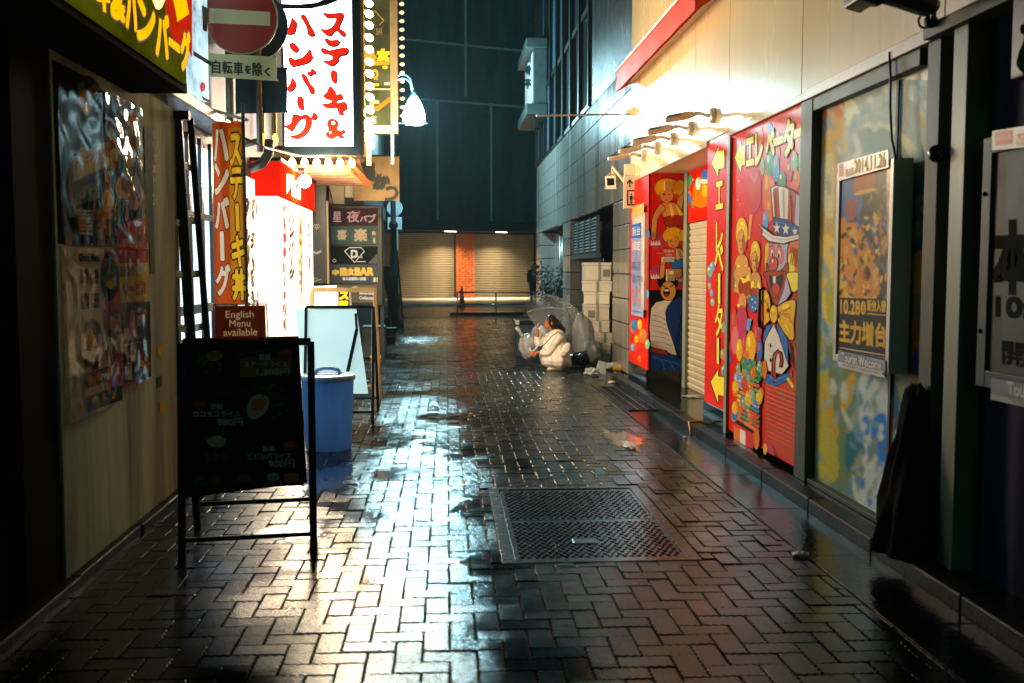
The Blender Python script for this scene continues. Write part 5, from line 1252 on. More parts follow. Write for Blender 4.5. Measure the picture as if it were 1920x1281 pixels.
# menu board window at the wall before the bay
t = thing('menu_board', 'tall backlit white menu board with brown dish pictures beside the bright bay', 'menu board', (-2, 10.1, 0))
g = MB().m(em('menu_glow', '#fff0dc', 1.5, .08)); g.box(-2.005, -1.98, 9.72, 10.54, .35, 2.47)
A = Art(g, (-1.98, 0, 0), PX_, (440, 260, 3.37)); rnd = random.Random(3)
MBr = [em('menu_brown', '#7a4a22', .35, .4, 30), em('menu_olive', '#6e6a3e', .35, .4, 30), em('menu_tan', '#c49a5e', .6, .3, 30), em('menu_grey', '#8c8a80', .5, .3, 30)]
for (x0, x1, ys) in ((66, 92, (380, 590, 760, 960)), (98, 124, (385, 595, 770, 970)), (132, 160, (390, 700, 960)), (165, 205, (380, 560, 900))):
    for y in ys:
        hh = rnd.uniform(90, 170)
        for q in range(5): A.ell(rnd.uniform(x0 + 5, x1 - 5), y + hh * q / 5 + 10, (x1 - x0) * rnd.uniform(.2, .5), hh * rnd.uniform(.1, .2), rnd.choice(MBr), rnd.uniform(-.3, .3))
for q in range(22): A.rect(140 + (q % 3) * 18, 760 + q * 9, 150 + (q % 3) * 18, 764 + q * 9, MBr[3])
g.build('board', t)
# nobori flags with red lettering at the bay end
for i, (Y, s, lb) in enumerate(((12.2, 'ハンバーグ', 'orange lit narrow flag with red letters at the far end of bay'), (12.9, 'ステーキ丼', 'white narrow flag with red letters farthest along the bay'))):
    t = thing('nobori_flag', lb, 'flag', (-1.7, Y, 0))
    px = 560 + i * 15; a = ony(px - 7, 395 + i * 5, Y); b = ony(px + 8, 575, Y)
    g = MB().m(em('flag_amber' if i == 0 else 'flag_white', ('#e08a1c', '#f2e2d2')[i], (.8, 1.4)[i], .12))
    g.grid(lambda u, v: (a.x + (b.x - a.x) * (u + .12 * (1 - v) * i) , Y + .03 * math.sin(u * 5 + v * 3), b.z + (a.z - b.z) * v), 10, 12)
    A = Art(g, (0, Y - .035, 0), (0, -1, 0))
    for k, ch in enumerate(s): A.txt(ch, (px - 5, 415 + k * 31 + i * 5), (px + 6, 417 + k * 31 + i * 5), (px + 5, 438 + k * 31 + i * 5), (px - 5, 438 + k * 31 + i * 5), RT, bold=.008)
    g.build('cloth', t)
    MB().m(mat('flag_pole', '#2b2f30', .4)).tube([(a.x - .01, Y + .05, 0), (a.x - .01, Y + .05, a.z + .1)], .012, 8).build('pole', t)
# bare bulb on the bay
t = thing('bare_bulb', 'glaring bare white bulb hanging in front of the red capped bay', 'light bulb', (-1.62, 11.7, 2.6))
c = ony(571, 340, 11.7)
MB().m(mat('bulb_hot', '#ffffff', .3, var=0, em='#fff2e2', es=60)).ball(c, .075, 18).build('globe', t, smooth=True)
MB().m(mat('socket_black', '#101010', .5)).tube([c + V((0, 0, .07)), c + V((0, 0, .13)), V((BX, 11.72, c.z + .14))], [.03, .025, .012], 10).build('socket', t)
light('POINT', c + V((.10, -.06, -.02)), 190, (1, .74, .46), t, shadow_soft_size=.1)
# cool glowing wall sign above the canopy
t = thing('wall_sign', 'cool white glowing wall sign with red dot above the canopy', 'sign', (-2, 8, 3.5))
g = MB().m(em('cool_sign_glow', '#a9ccff', 1.8, .55, 3.2)); g.box(-2.01, -1.96, 7.5, 8.52, 2.83, 4.6); A = Art(g, (-1.96, 0, 0), PX_)
A.ell(380, 163, 5, 9, mat('sign_dot_red', '#d0203c', .4, em='#e0203c', es=.6)); A.poly([(362, 95), (402, 120), (402, 128), (362, 104)], mat('sign_grey_line', '#46566a', .4))
A.poly([(378, 10), (390, 16), (388, 60), (380, 56)], mat('sign_grey_line', '#46566a', .4)); A.txt('酒', (378, 180), (396, 190), (396, 222), (378, 212), mat('sign_grey_line', '#46566a', .4), bold=.01)
g.build('panel', t)
light('AREA', (-1.55, 8.3, 2.5), 14, (.72, .85, 1), rb, shape='RECTANGLE', size=.6, size_y=1.4).rotation_euler = (0, R(-90), 0)

# ---- yellow sign box over the posters
t = thing('box_sign', 'dim yellow green backlit box sign with yellow katakana at top left', 'sign', (-1.6, 4.5, 3))
SX = -1.5
g = MB().m(mat('sign_case_black', '#0a0b08', .9, spec=.05)); g.box(-1.86, SX - .02, 2.4, 5.99, 2.60, 3.9); g.build('case', t, bev=.01)
g = MB().m(em('sign_olive_glow', '#525408', .6, .3, 1.6)); g.box(SX - .018, SX, 2.42, 5.97, 2.62, 3.88); A = Art(g, (SX, 0, 0), PX_, (0, 0, 2.979))
SY = em('sign_amber_letter', '#ffb400', 1.25, .1); SR = em('sign_red_glow', '#b8260a', .9, .1); SK = mat('sign_outline', '#241d04', .5)
A.poly([(925, -60), (1072, -60), (1072, 325), (1040, 250), (990, 240), (950, 190), (920, 80)], SR, 0)
A.poly([(960, -30), (1035, -30), (1055, 78), (990, 122), (980, 60)], SY, 0); A.poly([(845, -40), (925, -40), (905, 40), (870, 50)], em('sign_plate_glow', '#ffd9a0', 1.4, .1), 2)
def sgn(ch, x0, y0, x1, y1, sl=.45): A.txt(ch, (x0, y0), (x1, y0 + sl * (x1 - x0)), (x1, y1), (x0, y1 - (x1 - x0) * .55), SY, off=.012, bold=.012, out=SK, ow=.022)
sgn('キ', 540, -120, 610, 75); sgn('&', 618, -60, 698, 128); sgn('ハ', 702, -80, 760, 178); sgn('ン', 762, -20, 862, 262); sgn('バ', 868, 60, 938, 335)
A.poly([(938, 206), (1000, 255), (1000, 300), (938, 250)], SY, 0, SK, 5); sgn('グ', 1006, 165, 1056, 405)
g.build('lit_face', t)
# ---- menu posters under clear film
def film_material():
    m = bpy.data.materials.new('clear_film'); m.use_nodes = True; nt = m.node_tree; N = nt.nodes; L = nt.links; N.remove(N['Principled BSDF'])
    fr = N.new('ShaderNodeFresnel'); fr.inputs[0].default_value = 1.36; gl = N.new('ShaderNodeBsdfGlossy'); gl.inputs['Roughness'].default_value = .06
    tr = N.new('ShaderNodeBsdfTransparent'); mx = N.new('ShaderNodeMixShader'); L.new(fr.outputs[0], mx.inputs[0]); L.new(tr.outputs[0], mx.inputs[1]); L.new(gl.outputs[0], mx.inputs[2]); L.new(mx.outputs[0], N['Material Output'].inputs[0]); return m
M_clr = film_material()
WXL = -1.845
def pc(n, c): return mat('menu_print_' + n, c, .7, var=.3, scale=22, spec=.06)
DK, BR_, EGG, WHT, GRN, YEL, RDD, BLU = pc('black', '#121a18'), pc('brown', '#94601e'), pc('yolk', '#dca01c'), pc('white', '#ccd0b8'), pc('green', '#4a7034'), pc('yellow', '#c8b020'), pc('red', '#a82c18'), pc('blue', '#345a78')
def poster(label, y0, y1, z0, z1, base, fn, tr, seed, wav=.009):
    t = thing('menu_poster', label, 'poster', (WXL, (y0 + y1) / 2, z0), 'menu posters on the left wall')
    g = MB().m(base).box(-1.85, WXL, y0, y1, z0, z1); A = Art(g, (WXL, 0, 0), PX_, tr); fn(A, random.Random(seed)); g.build('print', t)
    g = MB().m(M_clr); g.grid(lambda u, v: (WXL + .016 + wav * mnoise.noise(V((u * 2.2 + seed, v * 2.6, seed))) + wav * .5 * mnoise.noise(V((u * 6, v * 9 + seed, 3.3))), y0 + (y1 - y0) * u, z0 + (z1 - z0) * v), 40, 60); g.build('clear_film', t, smooth=True)
YA, YM, YZ = 4.90, 5.53, 6.22; ZB, ZM, ZT = .795, 1.665, 2.535
TU = (130, 110, 3.465); TL = (0, 400, 3.203)
def dish(A, rnd, x, y, rx, ry, c2=None):
    A.ell(x, y, rx, ry, DK)
    for _ in range(9): A.ell(x + rnd.uniform(-.5, .5) * rx, y + rnd.uniform(-.6, .6) * ry, rx * rnd.uniform(.2, .45), ry * rnd.uniform(.12, .3), rnd.choice([BR_, BR_, EGG, GRN, c2 or BR_]), rnd.uniform(-.4, .4)); A.k -= .6
def f1(A, r):
    dish(A, r, 110, 230, 90, 120); A.ell(105, 290, 34, 82, WHT, -.15); A.ell(82, 265, 28, 62, EGG, -.1)
    A.poly([(20, 640), (250, 540), (262, 690), (20, 800)], YEL); A.txt('トッピング特盛', (42, 648), (242, 570), (242, 640), (42, 706), RDD, bold=.006)
    A.poly([(30, 860), (200, 780), (200, 900), (40, 960)], GRN); A.txt('ハンバーグ', (45, 870), (190, 800), (190, 850), (45, 930), YEL)
    dish(A, r, 210, 1050, 90, 150); A.ell(245, 930, 38, 72, WHT); A.ell(232, 900, 20, 40, EGG)
    A.poly([(48, 975), (148, 985), (148, 1150), (60, 1140)], YEL)
    for k in range(6): A.rect(60, 995 + k * 24, 98, 1006 + k * 24, RDD); A.rect(106, 997 + k * 24, 142, 1008 + k * 24, DK)
def f2(A, r):
    dish(A, r, 380, 420, 90, 150, EGG); dish(A, r, 400, 830, 100, 190, EGG)
    for _ in range(10): A.ell(r.uniform(330, 470), r.uniform(600, 1000), r.uniform(14, 34), r.uniform(40, 90), r.choice([BR_, EGG, BR_]), r.uniform(-.4, .4))
    A.poly([(310, 1080), (500, 1030), (500, 1230), (310, 1250)], RDD); A.txt('当店人気', (380, 1105), (460, 1100), (460, 1145), (380, 1145), YEL); A.txt('¥780', (380, 1155), (440, 1150), (440, 1205), (380, 1205), WHT, bold=.006)
def f3(A, r):
    A.txt('Grand Menu', (475, 245), (595, 245), (595, 290), (475, 285), DK, off=.01, bold=.004)
    for x0, y0, x1, y1 in ((478, 335, 530, 425), (538, 335, 590, 425), (484, 480, 534, 575), (542, 480, 592, 570)):
        A.rect(x0, y0, x1, y1, GRN); dish(A, r, (x0 + x1) / 2, (y0 + y1) / 2, 24, 38)
    dish(A, r, 655, 380, 55, 150, EGG); dish(A, r, 550, 790, 70, 155, EGG); dish(A, r, 660, 800, 36, 105)
    for k in range(11): A.rect(610, 580 + k * 11, 650, 585 + k * 11, DK); A.rect(662, 574 + k * 11, 705, 579 + k * 11, RDD if k % 3 == 0 else DK)
    for k in range(14): A.rect(690, 720 + k * 14, 715, 725 + k * 14, DK)
    for x in (505, 560, 615, 670): A.poly([(x, 960 - (x - 505) * .3), (x + 45, 946 - (x - 505) * .3), (x + 45, 1040 - (x - 505) * .35), (x, 1056 - (x - 505) * .35)], BR_); A.ell(x + 22, 1000 - (x - 505) * .33, 14, 30, EGG)
    A.poly([(510, 1100), (720, 1030), (722, 1120), (512, 1195)], DK)
    for x in (550, 610, 670): dish(A, r, x, 1125 - (x - 550) * .33, 22, 36, EGG)
def f4(A, r):
    A.poly([(705, 205), (888, 215), (888, 300), (705, 300)], RDD); A.poly([(712, 300), (888, 295), (885, 520), (720, 540)], YEL)
    A.txt('スタンプ', (720, 325), (806, 320), (806, 372), (720, 378), DK, bold=.012); A.txt('サービス', (735, 420), (875, 405), (875, 480), (735, 500), RDD, bold=.014)
    A.ell(848, 330, 34, 36, WHT)
    A.poly([(722, 545), (900, 530), (905, 760), (730, 790)], DK); A.poly([(735, 800), (905, 760), (905, 980), (742, 1030)], DK)
    A.rect(745, 690, 785, 750, WHT); A.rect(748, 920, 790, 1000, WHT); dish(A, r, 850, 620, 40, 70); dish(A, r, 862, 880, 42, 110, RDD); A.ell(790, 660, 20, 80, RDD)
poster('upper left menu poster with green banner and fried egg dishes under film', YA, YM - .006, ZM + .006, ZT, DK, f1, TU, 3)
poster('upper right menu poster with brown dishes and red price patch under film', YM + .006, YZ, ZM + .006, ZT - .02, DK, f2, TU, 8, .022)
poster('lower left white menu poster headed Grand Menu on the cream wall', YA + .02, YM - .006, ZB, ZM - .006, WHT, f3, TL, 13, .0035)
poster('lower right red and yellow menu poster beside the Grand Menu poster', YM + .006, YZ - .02, ZB + .08, ZM - .006, RDD, f4, TL, 17, .006)
t = thing('hour_sign', 'narrow dark vertical sign strip with white letters on cream wall', 'sign', (WXL, 6.4, 1.8))
g = MB().m(BLU).box(-1.85, WXL, 6.30, 6.46, 1.72, 2.42); A = Art(g, (WXL, 0, 0), PX_, (130, 110, 3.465))
for k, ch in enumerate('ビリヤード'): A.txt(ch, (542, 460 + k * 76), (572, 470 + k * 75), (572, 520 + k * 74), (542, 515 + k * 76), WHT)
A.txt('24', (542, 880), (575, 885), (575, 950), (542, 950), WHT, bold=.004); g.build('panel', t)
for i, (px, py, c, lb) in enumerate(((293, 1130 / 3.203 + 400 + 0, GRN, 'dark green'), (300, 658, YEL, 'yellow'), (299, 716, BLU, 'blue'), (304, 763, YEL, 'lowest yellow'))):
    p = onx(px, py, WXL); hh = .10 if i == 0 else .035
    if i == 0: p.z = 1.62
    tag(MB().m(c).box(-1.85, WXL, p.y - .05, p.y + .05, p.z - hh, p.z + hh).build('wall_sticker'), lb + ' sticker patch on the cream wall beside the posters', 'sticker', 'stickers on the cream wall')

# ---- black stepladder leaning on the wall
t = thing('stepladder', 'tall dark stepladder with pale treads leaning folded against the left wall', 'ladder', (-1.75, 7.4, 0))
M_ldr = mat('ladder_dark', '#171a16', .4, .3); M_trd = mat('ladder_tread', '#b0b3aa', .25, .7)
def L3(px, py, Y): return ony(px, py, Y)
rails = []
for (x0, y0, x1, y1, Y, wd) in ((302, 215, 326, 629, 7.0, .068), (331, 218, 357, 629, 7.05, .070), (357, 222, 388, 629, 7.35, .045)):
    a, b = ony(x0, y0, Y), ony(x1, y1, Y - .05); d = (b - a); b = a + d * (a.z / (a.z - b.z)); rails.append((a, b))
    g = MB().m(M_ldr).bar(a, b, (wd, 0, 0), (0, .03, 0)); g.build('rail', t, bev=.005)
def tread(r0, r1, py, e=0):
    k0 = (rails[r0][0].z - (CAMZ + (505 - py) / FPX * 7.1)) / rails[r0][0].z
    a = rails[r0][0].lerp(rails[r0][1], k0); b = rails[r1][0].lerp(rails[r1][1], k0 + .006); MB().m(M_trd).bar(a + V((.03, .02, 0)), b + V((-.02, .02, 0)), (0, 0, .05), (0, .07, 0)).build('tread', t, bev=.004)
for py in (322, 418, 512, 610, 720, 820): tread(0, 1, py)
for py in (318, 416, 514, 612, 715, 815): tread(1, 2, py)
g = MB().m(M_ldr).obox(rails[0][0].lerp(rails[1][0], .5), (.14, 0, 0), (0, .03, 0), (0, 0, .03)); g.build('top_cap', t, bev=.006)
# ---- orange banner on stand
t = thing('banner_flag', 'orange vertical banner with white and yellow katakana hanging from pale rod', 'banner', (-1.75, 8.1, 0))
YF = 8.1; a, b = ony(396, 228, YF), ony(460, 570, YF)
def bsurf(u, v, off=0.): return V((a.x + (b.x - a.x) * u + .02 * (1 - v) * (u - .2), YF - off + .035 * math.sin(u * 11 + v * 2.0) * (.4 + .6 * v), b.z + (a.z - b.z) * v))
NU, NV = 84, 300
XX, YY = np.meshgrid(np.linspace(0, 1, NU + 1), np.linspace(0, 1, NV + 1))
wht = np.zeros(XX.shape, bool); ylw = np.zeros(XX.shape, bool)
for k, ch in enumerate('ハンバーグ'):
    if ch == 'ー': wht |= (abs(XX - .27) < .055) & (abs(YY - (.875 - k * .185)) < .075)
    else: raster_letters(wht, XX, YY, ch, .05, .79 - k * .185, .50, .955 - k * .185)
for k, ch in enumerate('ステーキ丼'):
    if ch == 'ー': ylw |= (abs(XX - .77) < .05) & (abs(YY - (.85 - k * .185)) < .07)
    else: raster_letters(ylw, XX, YY, ch, .57, .765 - k * .185, .97, .93 - k * .185)
wht, ylw = grow(wht, 2), grow(ylw, 2); edge = (grow(wht, 2) & ~wht) | (grow(ylw, 3) & ~ylw)
Cc = np.ones(XX.shape + (3,)) * np.array(hx('#b84c16')); Cc[XX > .53] = hx('#b87a20'); Cc[YY > .97] = hx('#b84c16'); Cc[YY < .03] = hx('#b84c16')
for m_, c_ in ((edge, '#2a1608'), (wht, '#d8ccb0'), (ylw, '#e0b828')): Cc[m_] = hx(c_)
bmt = bpy.data.materials.new('banner_print'); bmt.use_nodes = True; N = bmt.node_tree.nodes; L = bmt.node_tree.links; at = N.new('ShaderNodeVertexColor'); at.layer_name = 'print'; b_n = N['Principled BSDF']; b_n.inputs['Roughness'].default_value = .6; b_n.inputs['Specular IOR Level'].default_value = .15
tl_ = N.new('ShaderNodeBsdfTranslucent'); mx = N.new('ShaderNodeMixShader'); mx.inputs[0].default_value = .55; L.new(at.outputs[0], b_n.inputs['Base Color']); L.new(at.outputs[0], tl_.inputs[0]); L.new(b_n.outputs[0], mx.inputs[1]); L.new(tl_.outputs[0], mx.inputs[2]); L.new(mx.outputs[0], N['Material Output'].inputs[0])
g = MB().m(bmt).grid(bsurf, NU, NV); o = g.build('cloth', t, smooth=True)
ca = o.data.color_attributes.new('print', 'FLOAT_COLOR', 'POINT'); ca.data.foreach_set('color', np.concatenate([Cc, np.ones(XX.shape + (1,))], 2).ravel())
g = MB().m(mat('rod_white', '#c6c0aa', .35)); p0, p1 = ony(398, 206, YF), ony(466, 226, YF)
g.tube([p0, p1], .012, 8)
for px in (400, 423, 446): g.tube([ony(px, 207 + (px - 398) * .3, YF), ony(px, 228, YF)], .007, 6)
g.build('crossbar', t); MB().m(mat('pole_dark_blue', '#1e2a33', .35)).tube([(b.x + .01, YF, .03), (b.x + .01, YF, a.z + .15)], .014, 8).build('pole', t)
MB().m(M_dark).box(b.x - .2, b.x + .2, YF - .2, YF + .2, .002, .07).build('base', t, bev=.01)

# ---- road signs on poles
t = thing('no_entry_sign', 'round red no entry road sign with japanese bicycle exemption plate on grey pole', 'road sign', (-1.85, 8.6, 0))
YS = 8.6; c = ony(452, 33, YS); r = 65 / FPX * YS * 1.0
g = MB().m(mat('road_sign_red', '#a02a12', .35, var=.06)); g.loft([(c + V((0, .006, 0)), (r, 0, 0), (0, 0, r)), (c, (r, 0, 0), (0, 0, r))], 48)
A = Art(g, (0, YS, 0), (0, -1, 0), (360, 0, 4.269)); RW = mat('road_sign_cream', '#cfc48c', .35, var=.06)
A.poly([(140, 66), (625, 97), (625, 208), (140, 185)], RW); g.build('disc', t)
g = MB().m(mat('sign_rim', '#a59a70', .3)); g.tube([c + V((r * math.cos(a_), -.002, r * math.sin(a_))) for a_ in [k * math.pi / 24 for k in range(49)]], .007, 6, caps=False); g.build('rim', t, smooth=True)
g = MB().m(RW); A = Art(g, (0, YS - .004, 0), (0, -1, 0), (360, 0, 4.269), base=0)
pl = smoothloop([(122, 440), (140, 428), (660, 455), (676, 470), (678, 630), (664, 646), (140, 612), (124, 598)], 3); g.prism([A.P(*q) for q in pl], (0, .006, 0)); A.base = .001
for ch, x0, x1, y0, y1 in (('自', 160, 226, 482, 586), ('転', 244, 322, 488, 590), ('車', 334, 408, 496, 598), ('を', 424, 472, 524, 588), ('除', 486, 560, 500, 606), ('く', 582, 624, 540, 608)):
    A.txt(ch, (x0, y0), (x1, y0 + 3), (x1, y1 + 3), (x0, y1), SK, bold=.004)
g.build('plate', t)
M_pole = mat('sign_pole_grey', '#8a8878', .35, .5, var=.15); p = ony(431, 200, YS + .06); MB().m(M_pole).tube([(p.x, p.y, 0), (p.x, p.y, c.z + .32)], .032, 12).build('pole', t, smooth=True)
t = thing('no_entry_sign', 'reverse side of a second round road sign with rectangular plate, dull teal', 'road sign', (-1.65, 9.2, 0))
YS2 = 9.2; c = ony(474, 48, YS2); r = 63 / FPX * YS2; M_bk = mat('sign_back_teal', '#2f5660', .35, .3, var=.15)
MB().m(M_bk).loft([(c + V((0, .006, 0)), (r, 0, 0), (0, 0, r)), (c, (r, 0, 0), (0, 0, r))], 48).build('disc', t)
g = MB().m(M_bk); A = Art(g, (0, YS2 - .004, 0), (0, -1, 0), base=0); g.prism([A.P(*q) for q in smoothloop([(442, 128), (448, 124), (533, 127), (538, 132), (538, 206), (532, 211), (448, 213), (442, 208)], 2)], (0, .006, 0)); g.build('plate', t)
g = MB().m(M_pole); p = ony(486, 200, YS2 - .05); g.tube([(p.x, p.y, 2.6), (p.x, p.y, c.z + .3)], .028, 12)
g.tube([(p.x, p.y, 2.7), (-2.0, 9.4, 2.65)], .028, 10); g.build('pole', t, smooth=True)
for px in (456, 470, 520): 
    q = ony(px, 186, YS2 - .008)
g = MB().m(M_bk)
for px in (462, 518): A = Art(g, (0, YS2 - .012, 0), (0, -1, 0), base=0); A.rect(px - 10, 182, px + 10, 188, M_bk)
g.build('clamp', t)

# ---- the big lightbox with brush lettering
YL = 11.8
t = thing('lightbox_sign', 'large white lit vertical sign with red brush katakana hanging over the alley', 'sign', (-1.5, YL, 3))
Lp = lambda x, y: ony(360 + x / 4.269, y / 4.269, YL)
x0, x1 = Lp(715, 600).x, Lp(1355, 600).x; zb, ztop = Lp(1000, 1245).z, 5.6
g = MB().m(mat('lightbox_frame', '#1c2b33', .35, .3)); g.box(x0, x1, YL + .004, YL + .32, zb, ztop); g.build('case', t, bev=.008)
M_lb = em('lightbox_glow', '#f0eaff', 7.5, .015)
g = MB().m(M_lb); A = Art(g, (0, YL, 0), (0, -1, 0), (360, 0, 4.269), base=0)
g.poly([A.P(*q) for q in [(716, 72), (950, 72), (1080, 42), (1200, -6), (1200, -40), (1276, -40), (1292, 1170), (745, 1170), (745, 700)]]); A.base = .002
g.poly([A.P(*q) for q in [(716, 30), (850, 36), (1000, 20), (1120, -40), (1180, -120), (1276, -200), (1276, -520), (716, -520)]])
g.poly([A.P(*q) for q in [(1276, -40), (1276, -200), (1230, -160), (1200, -40)]])
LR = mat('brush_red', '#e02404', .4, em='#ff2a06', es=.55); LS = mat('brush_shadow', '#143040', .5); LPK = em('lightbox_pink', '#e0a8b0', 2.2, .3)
A.poly([(800, 30), (900, 10), (1000, -20), (960, -60), (800, -30)], LPK, 2)
GLY = [
 [(800, 140), (835, 180), (825, 250), (800, 275), (755, 272), (748, 250), (775, 215), (790, 170)],
 [(875, 118), (905, 120), (940, 190), (975, 250), (980, 280), (950, 292), (925, 275), (915, 220), (885, 165), (870, 140)],
 [(1050, 98), (1080, 105), (1150, 105), (1200, 98), (1212, 125), (1200, 165), (1180, 220), (1225, 255), (1220, 290), (1190, 285), (1150, 245), (1110, 285), (1070, 280), (1035, 250), (1028, 230), (1075, 235), (1120, 215), (1150, 165), (1145, 140), (1090, 145), (1060, 130)],
 [(785, 345), (820, 345), (850, 380), (845, 410), (820, 418), (790, 395), (778, 365)],
 [(770, 465), (800, 460), (820, 475), (880, 460), (920, 420), (945, 390), (955, 430), (965, 460), (930, 500), (870, 520), (800, 532), (780, 510)],
 [(1060, 312), (1090, 310), (1110, 322), (1170, 318), (1178, 345), (1150, 368), (1110, 370), (1075, 350)],
 [(1030, 388), (1060, 385), (1100, 402), (1180, 385), (1245, 382), (1250, 415), (1225, 440), (1180, 450), (1170, 490), (1130, 525), (1090, 520), (1050, 495), (1035, 480), (1070, 485), (1110, 480), (1125, 455), (1080, 430), (1040, 425)],
 [(1115, 565), (1150, 565), (1158, 600), (1155, 660), (1125, 660), (1110, 620)],
 [(1095, 700), (1115, 692), (1145, 730), (1150, 760), (1195, 750), (1203, 790), (1160, 800), (1160, 825), (1230, 815), (1235, 870), (1205, 890), (1215, 915), (1180, 920), (1165, 890), (1150, 860), (1090, 865), (1050, 850), (1050, 830), (1100, 825), (1120, 805), (1060, 785), (1048, 765), (1075, 740)],
 [(1085, 970), (1105, 952), (1150, 955), (1170, 990), (1155, 1020), (1185, 1050), (1215, 1035), (1225, 1055), (1195, 1075), (1220, 1095), (1180, 1105), (1160, 1085), (1120, 1108), (1080, 1100), (1068, 1070), (1095, 1040), (1080, 1000)],
 [(800, 620), (830, 660), (820, 705), (790, 730), (758, 725), (762, 700), (785, 670)],
 [(875, 590), (910, 600), (940, 660), (975, 700), (975, 740), (945, 748), (925, 700), (890, 650)],
 [(925, 568), (945, 575), (955, 548), (985, 562), (992, 592), (962, 594), (948, 610), (926, 600)],
 [(845, 778), (885, 775), (890, 830), (895, 870), (865, 875), (842, 840)],
 [(805, 920), (840, 915), (870, 925), (920, 915), (950, 940), (955, 980), (940, 1030), (910, 1075), (850, 1108), (790, 1100), (785, 1085), (830, 1080), (880, 1050), (905, 1000), (905, 955), (875, 950), (840, 985), (800, 1050), (770, 1035), (740, 1010), (790, 985)],
 [(936, 935), (955, 940), (968, 905), (985, 900), (1005, 930), (985, 955), (965, 958)]]
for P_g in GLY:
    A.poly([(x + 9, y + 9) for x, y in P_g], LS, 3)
for P_g in GLY: A.poly(P_g, LR, 3)
A.ell(1130, 985, 14, 13, M_lb); A.ell(1108, 1062, 8, 8, M_lb)
g.build('lit_face', t)
g = MB().m(mat('lightbox_frame', '#1c2b33')); A = Art(g, (0, YL - .02, 0), (0, -1, 0), (360, 0, 4.269), base=0)
A.line([(690, 40), (850, 50), (960, 38), (1100, 5), (1200, -60)], 10, g.ms[0]); g.build('arched_trim', t)
M_bulb = mat('bulb_warm', '#ffffff', .3, var=0, em='#ffd9a2', es=26)
M_brass = mat('bulb_holder', '#b08a4a', .3, .7)
def bulb(parent, p, d, r=.042, ma=None, nm='bulb'):
    key = (nm, r, tuple(round(x, 2) for x in d))
    if key in BULB:
        o = BULB[key].copy(); COL.objects.link(o); o.location = p; o.parent = None; par(o, parent)
        for ch in BULB[key].children: c_ = ch.copy(); COL.objects.link(c_); c_.parent = o; c_.matrix_parent_inverse = ch.matrix_parent_inverse.copy()
        return o
    d = V(d).normalized(); g = MB().m(ma or M_bulb); a = d.orthogonal().normalized(); b = d.cross(a)
    g.loft([(d * (r * h), a * r * q, b * r * q) for h, q in ((.3, .35), (.7, .6), (1.2, .92), (1.8, 1.0), (2.4, .8), (2.75, .45), (2.85, .1))], 14)
    o = g.build(nm, None, smooth=True, loc=p); par(o, parent)
    g = MB().m(M_brass); g.loft([(d * (-r * .3), a * r * .5, b * r * .5), (d * (r * .45), a * r * .5, b * r * .5)], 12); h_ = g.build('holder', None, loc=(0, 0, 0)); h_.parent = o
    BULB[key] = o; return o
BULB = {}
xr = x1 + .008
g = MB().m(M_brass); g.box(x1 + .001, x1 + .03, YL + .02, YL + .12, zb, ztop); g.build('bulb_rail', t)
for y in (-195, -105, -85 + 95, 95, 185, 285, 378, 480, 575, 675, 762, 865, 957, 1058, 1150):
    bulb(t, (x1 + .035, YL + .06, ony(690, y / 4.269, YL).z + .02), (.75, -.25, -.45))
# bulb row beneath on the eave of the stall
t2 = thing('bulb_string', 'row of six warm bulbs on brass rail below the white lightbox', 'bulb string', (-1.5, YL, 2.85))
zr = ony(600, 291, YL).z
MB().m(M_brass).box(ony(533, 290, YL).x, ony(668, 290, YL).x, YL + .02, YL + .06, zr - .012, zr + .03).build('rail', t2)
for px in (546, 569, 592, 614, 636, 658): bulb(t2, (ony(px, 292, YL).x, YL + .04, zr - .02), (.1, -.2, -1))
light('POINT', (-.84, YL + .25, 3.3), 480, (1, .72, .40), t, shadow_soft_size=.25)
light('POINT', (-1.35, YL - .15, 2.72), 60, (1, .76, .45), t2, shadow_soft_size=.2)
g = MB().m(mat('stall_wood', '#8a5a2a', .5, var=.3, scale=10)); g.prism([(-2.0, 11.92, 2.93), (-1.08, 11.92, 2.93), (-1.14, 14.4, 2.78), (-2.0, 14.4, 2.78)], (0, 0, .06))
for k in range(6): g.box(-1.98, -1.14, 12.1 + k * .36, 12.16 + k * .36, 2.70, 2.79)
st = thing('stall_roof', 'wooden stall roof with slats and orange brace behind the bulb row', 'roof', (-1.5, 13, 2.8)); g.build('slats', st)
pa, pb = ony(652, 306, 12.2), ony(690, 345, 13.2); MB().m(mat('brace_orange', '#c8602a', .5)).bar(pa, pb, (.06, 0, 0), (0, 0, .06)).build('brace', st)
# framed glass sign with bulbs on its far edge
t = thing('framed_sign', 'tall framed olive glass sign with gold letters right of the bulb column', 'sign', (-.9, 13.2, 3))
YG = 13.2; G = lambda x, y: ony(660 + x / 4.27, y / 4.27, YG)
x0, x1 = G(70, 500).x, G(366, 500).x; zb = G(200, 1070).z
M_fr = mat('sign_frame_tan', '#8f8368', .35, .3)
g = MB().m(M_fr); fw = G(366, 0).x - G(305, 0).x
g.box(x0, x0 + .05, YG, YG + .16, zb, 5.9); g.box(x1 - fw, x1, YG, YG + .16, zb, 5.9); g.box(x0 + .05, x1 - fw, YG, YG + .16, zb, zb + .11); g.box(x0 + .05, x1 - fw, YG + .01, YG + .15, G(0, 715).z, G(0, 700).z); g.build('frame', t, bev=.006)
g = MB().m(em('olive_glass_glow', '#3c4434', .20, .5, 1.8, .15)); g.box(x0 + .05, x1 - fw, YG + .05, YG + .12, zb + .11, 5.9); A = Art(g, (0, YG + .05, 0), (0, -1, 0), (660, 0, 4.27))
GL = em('gold_letter_glow', '#d8a024', .7, .15); 
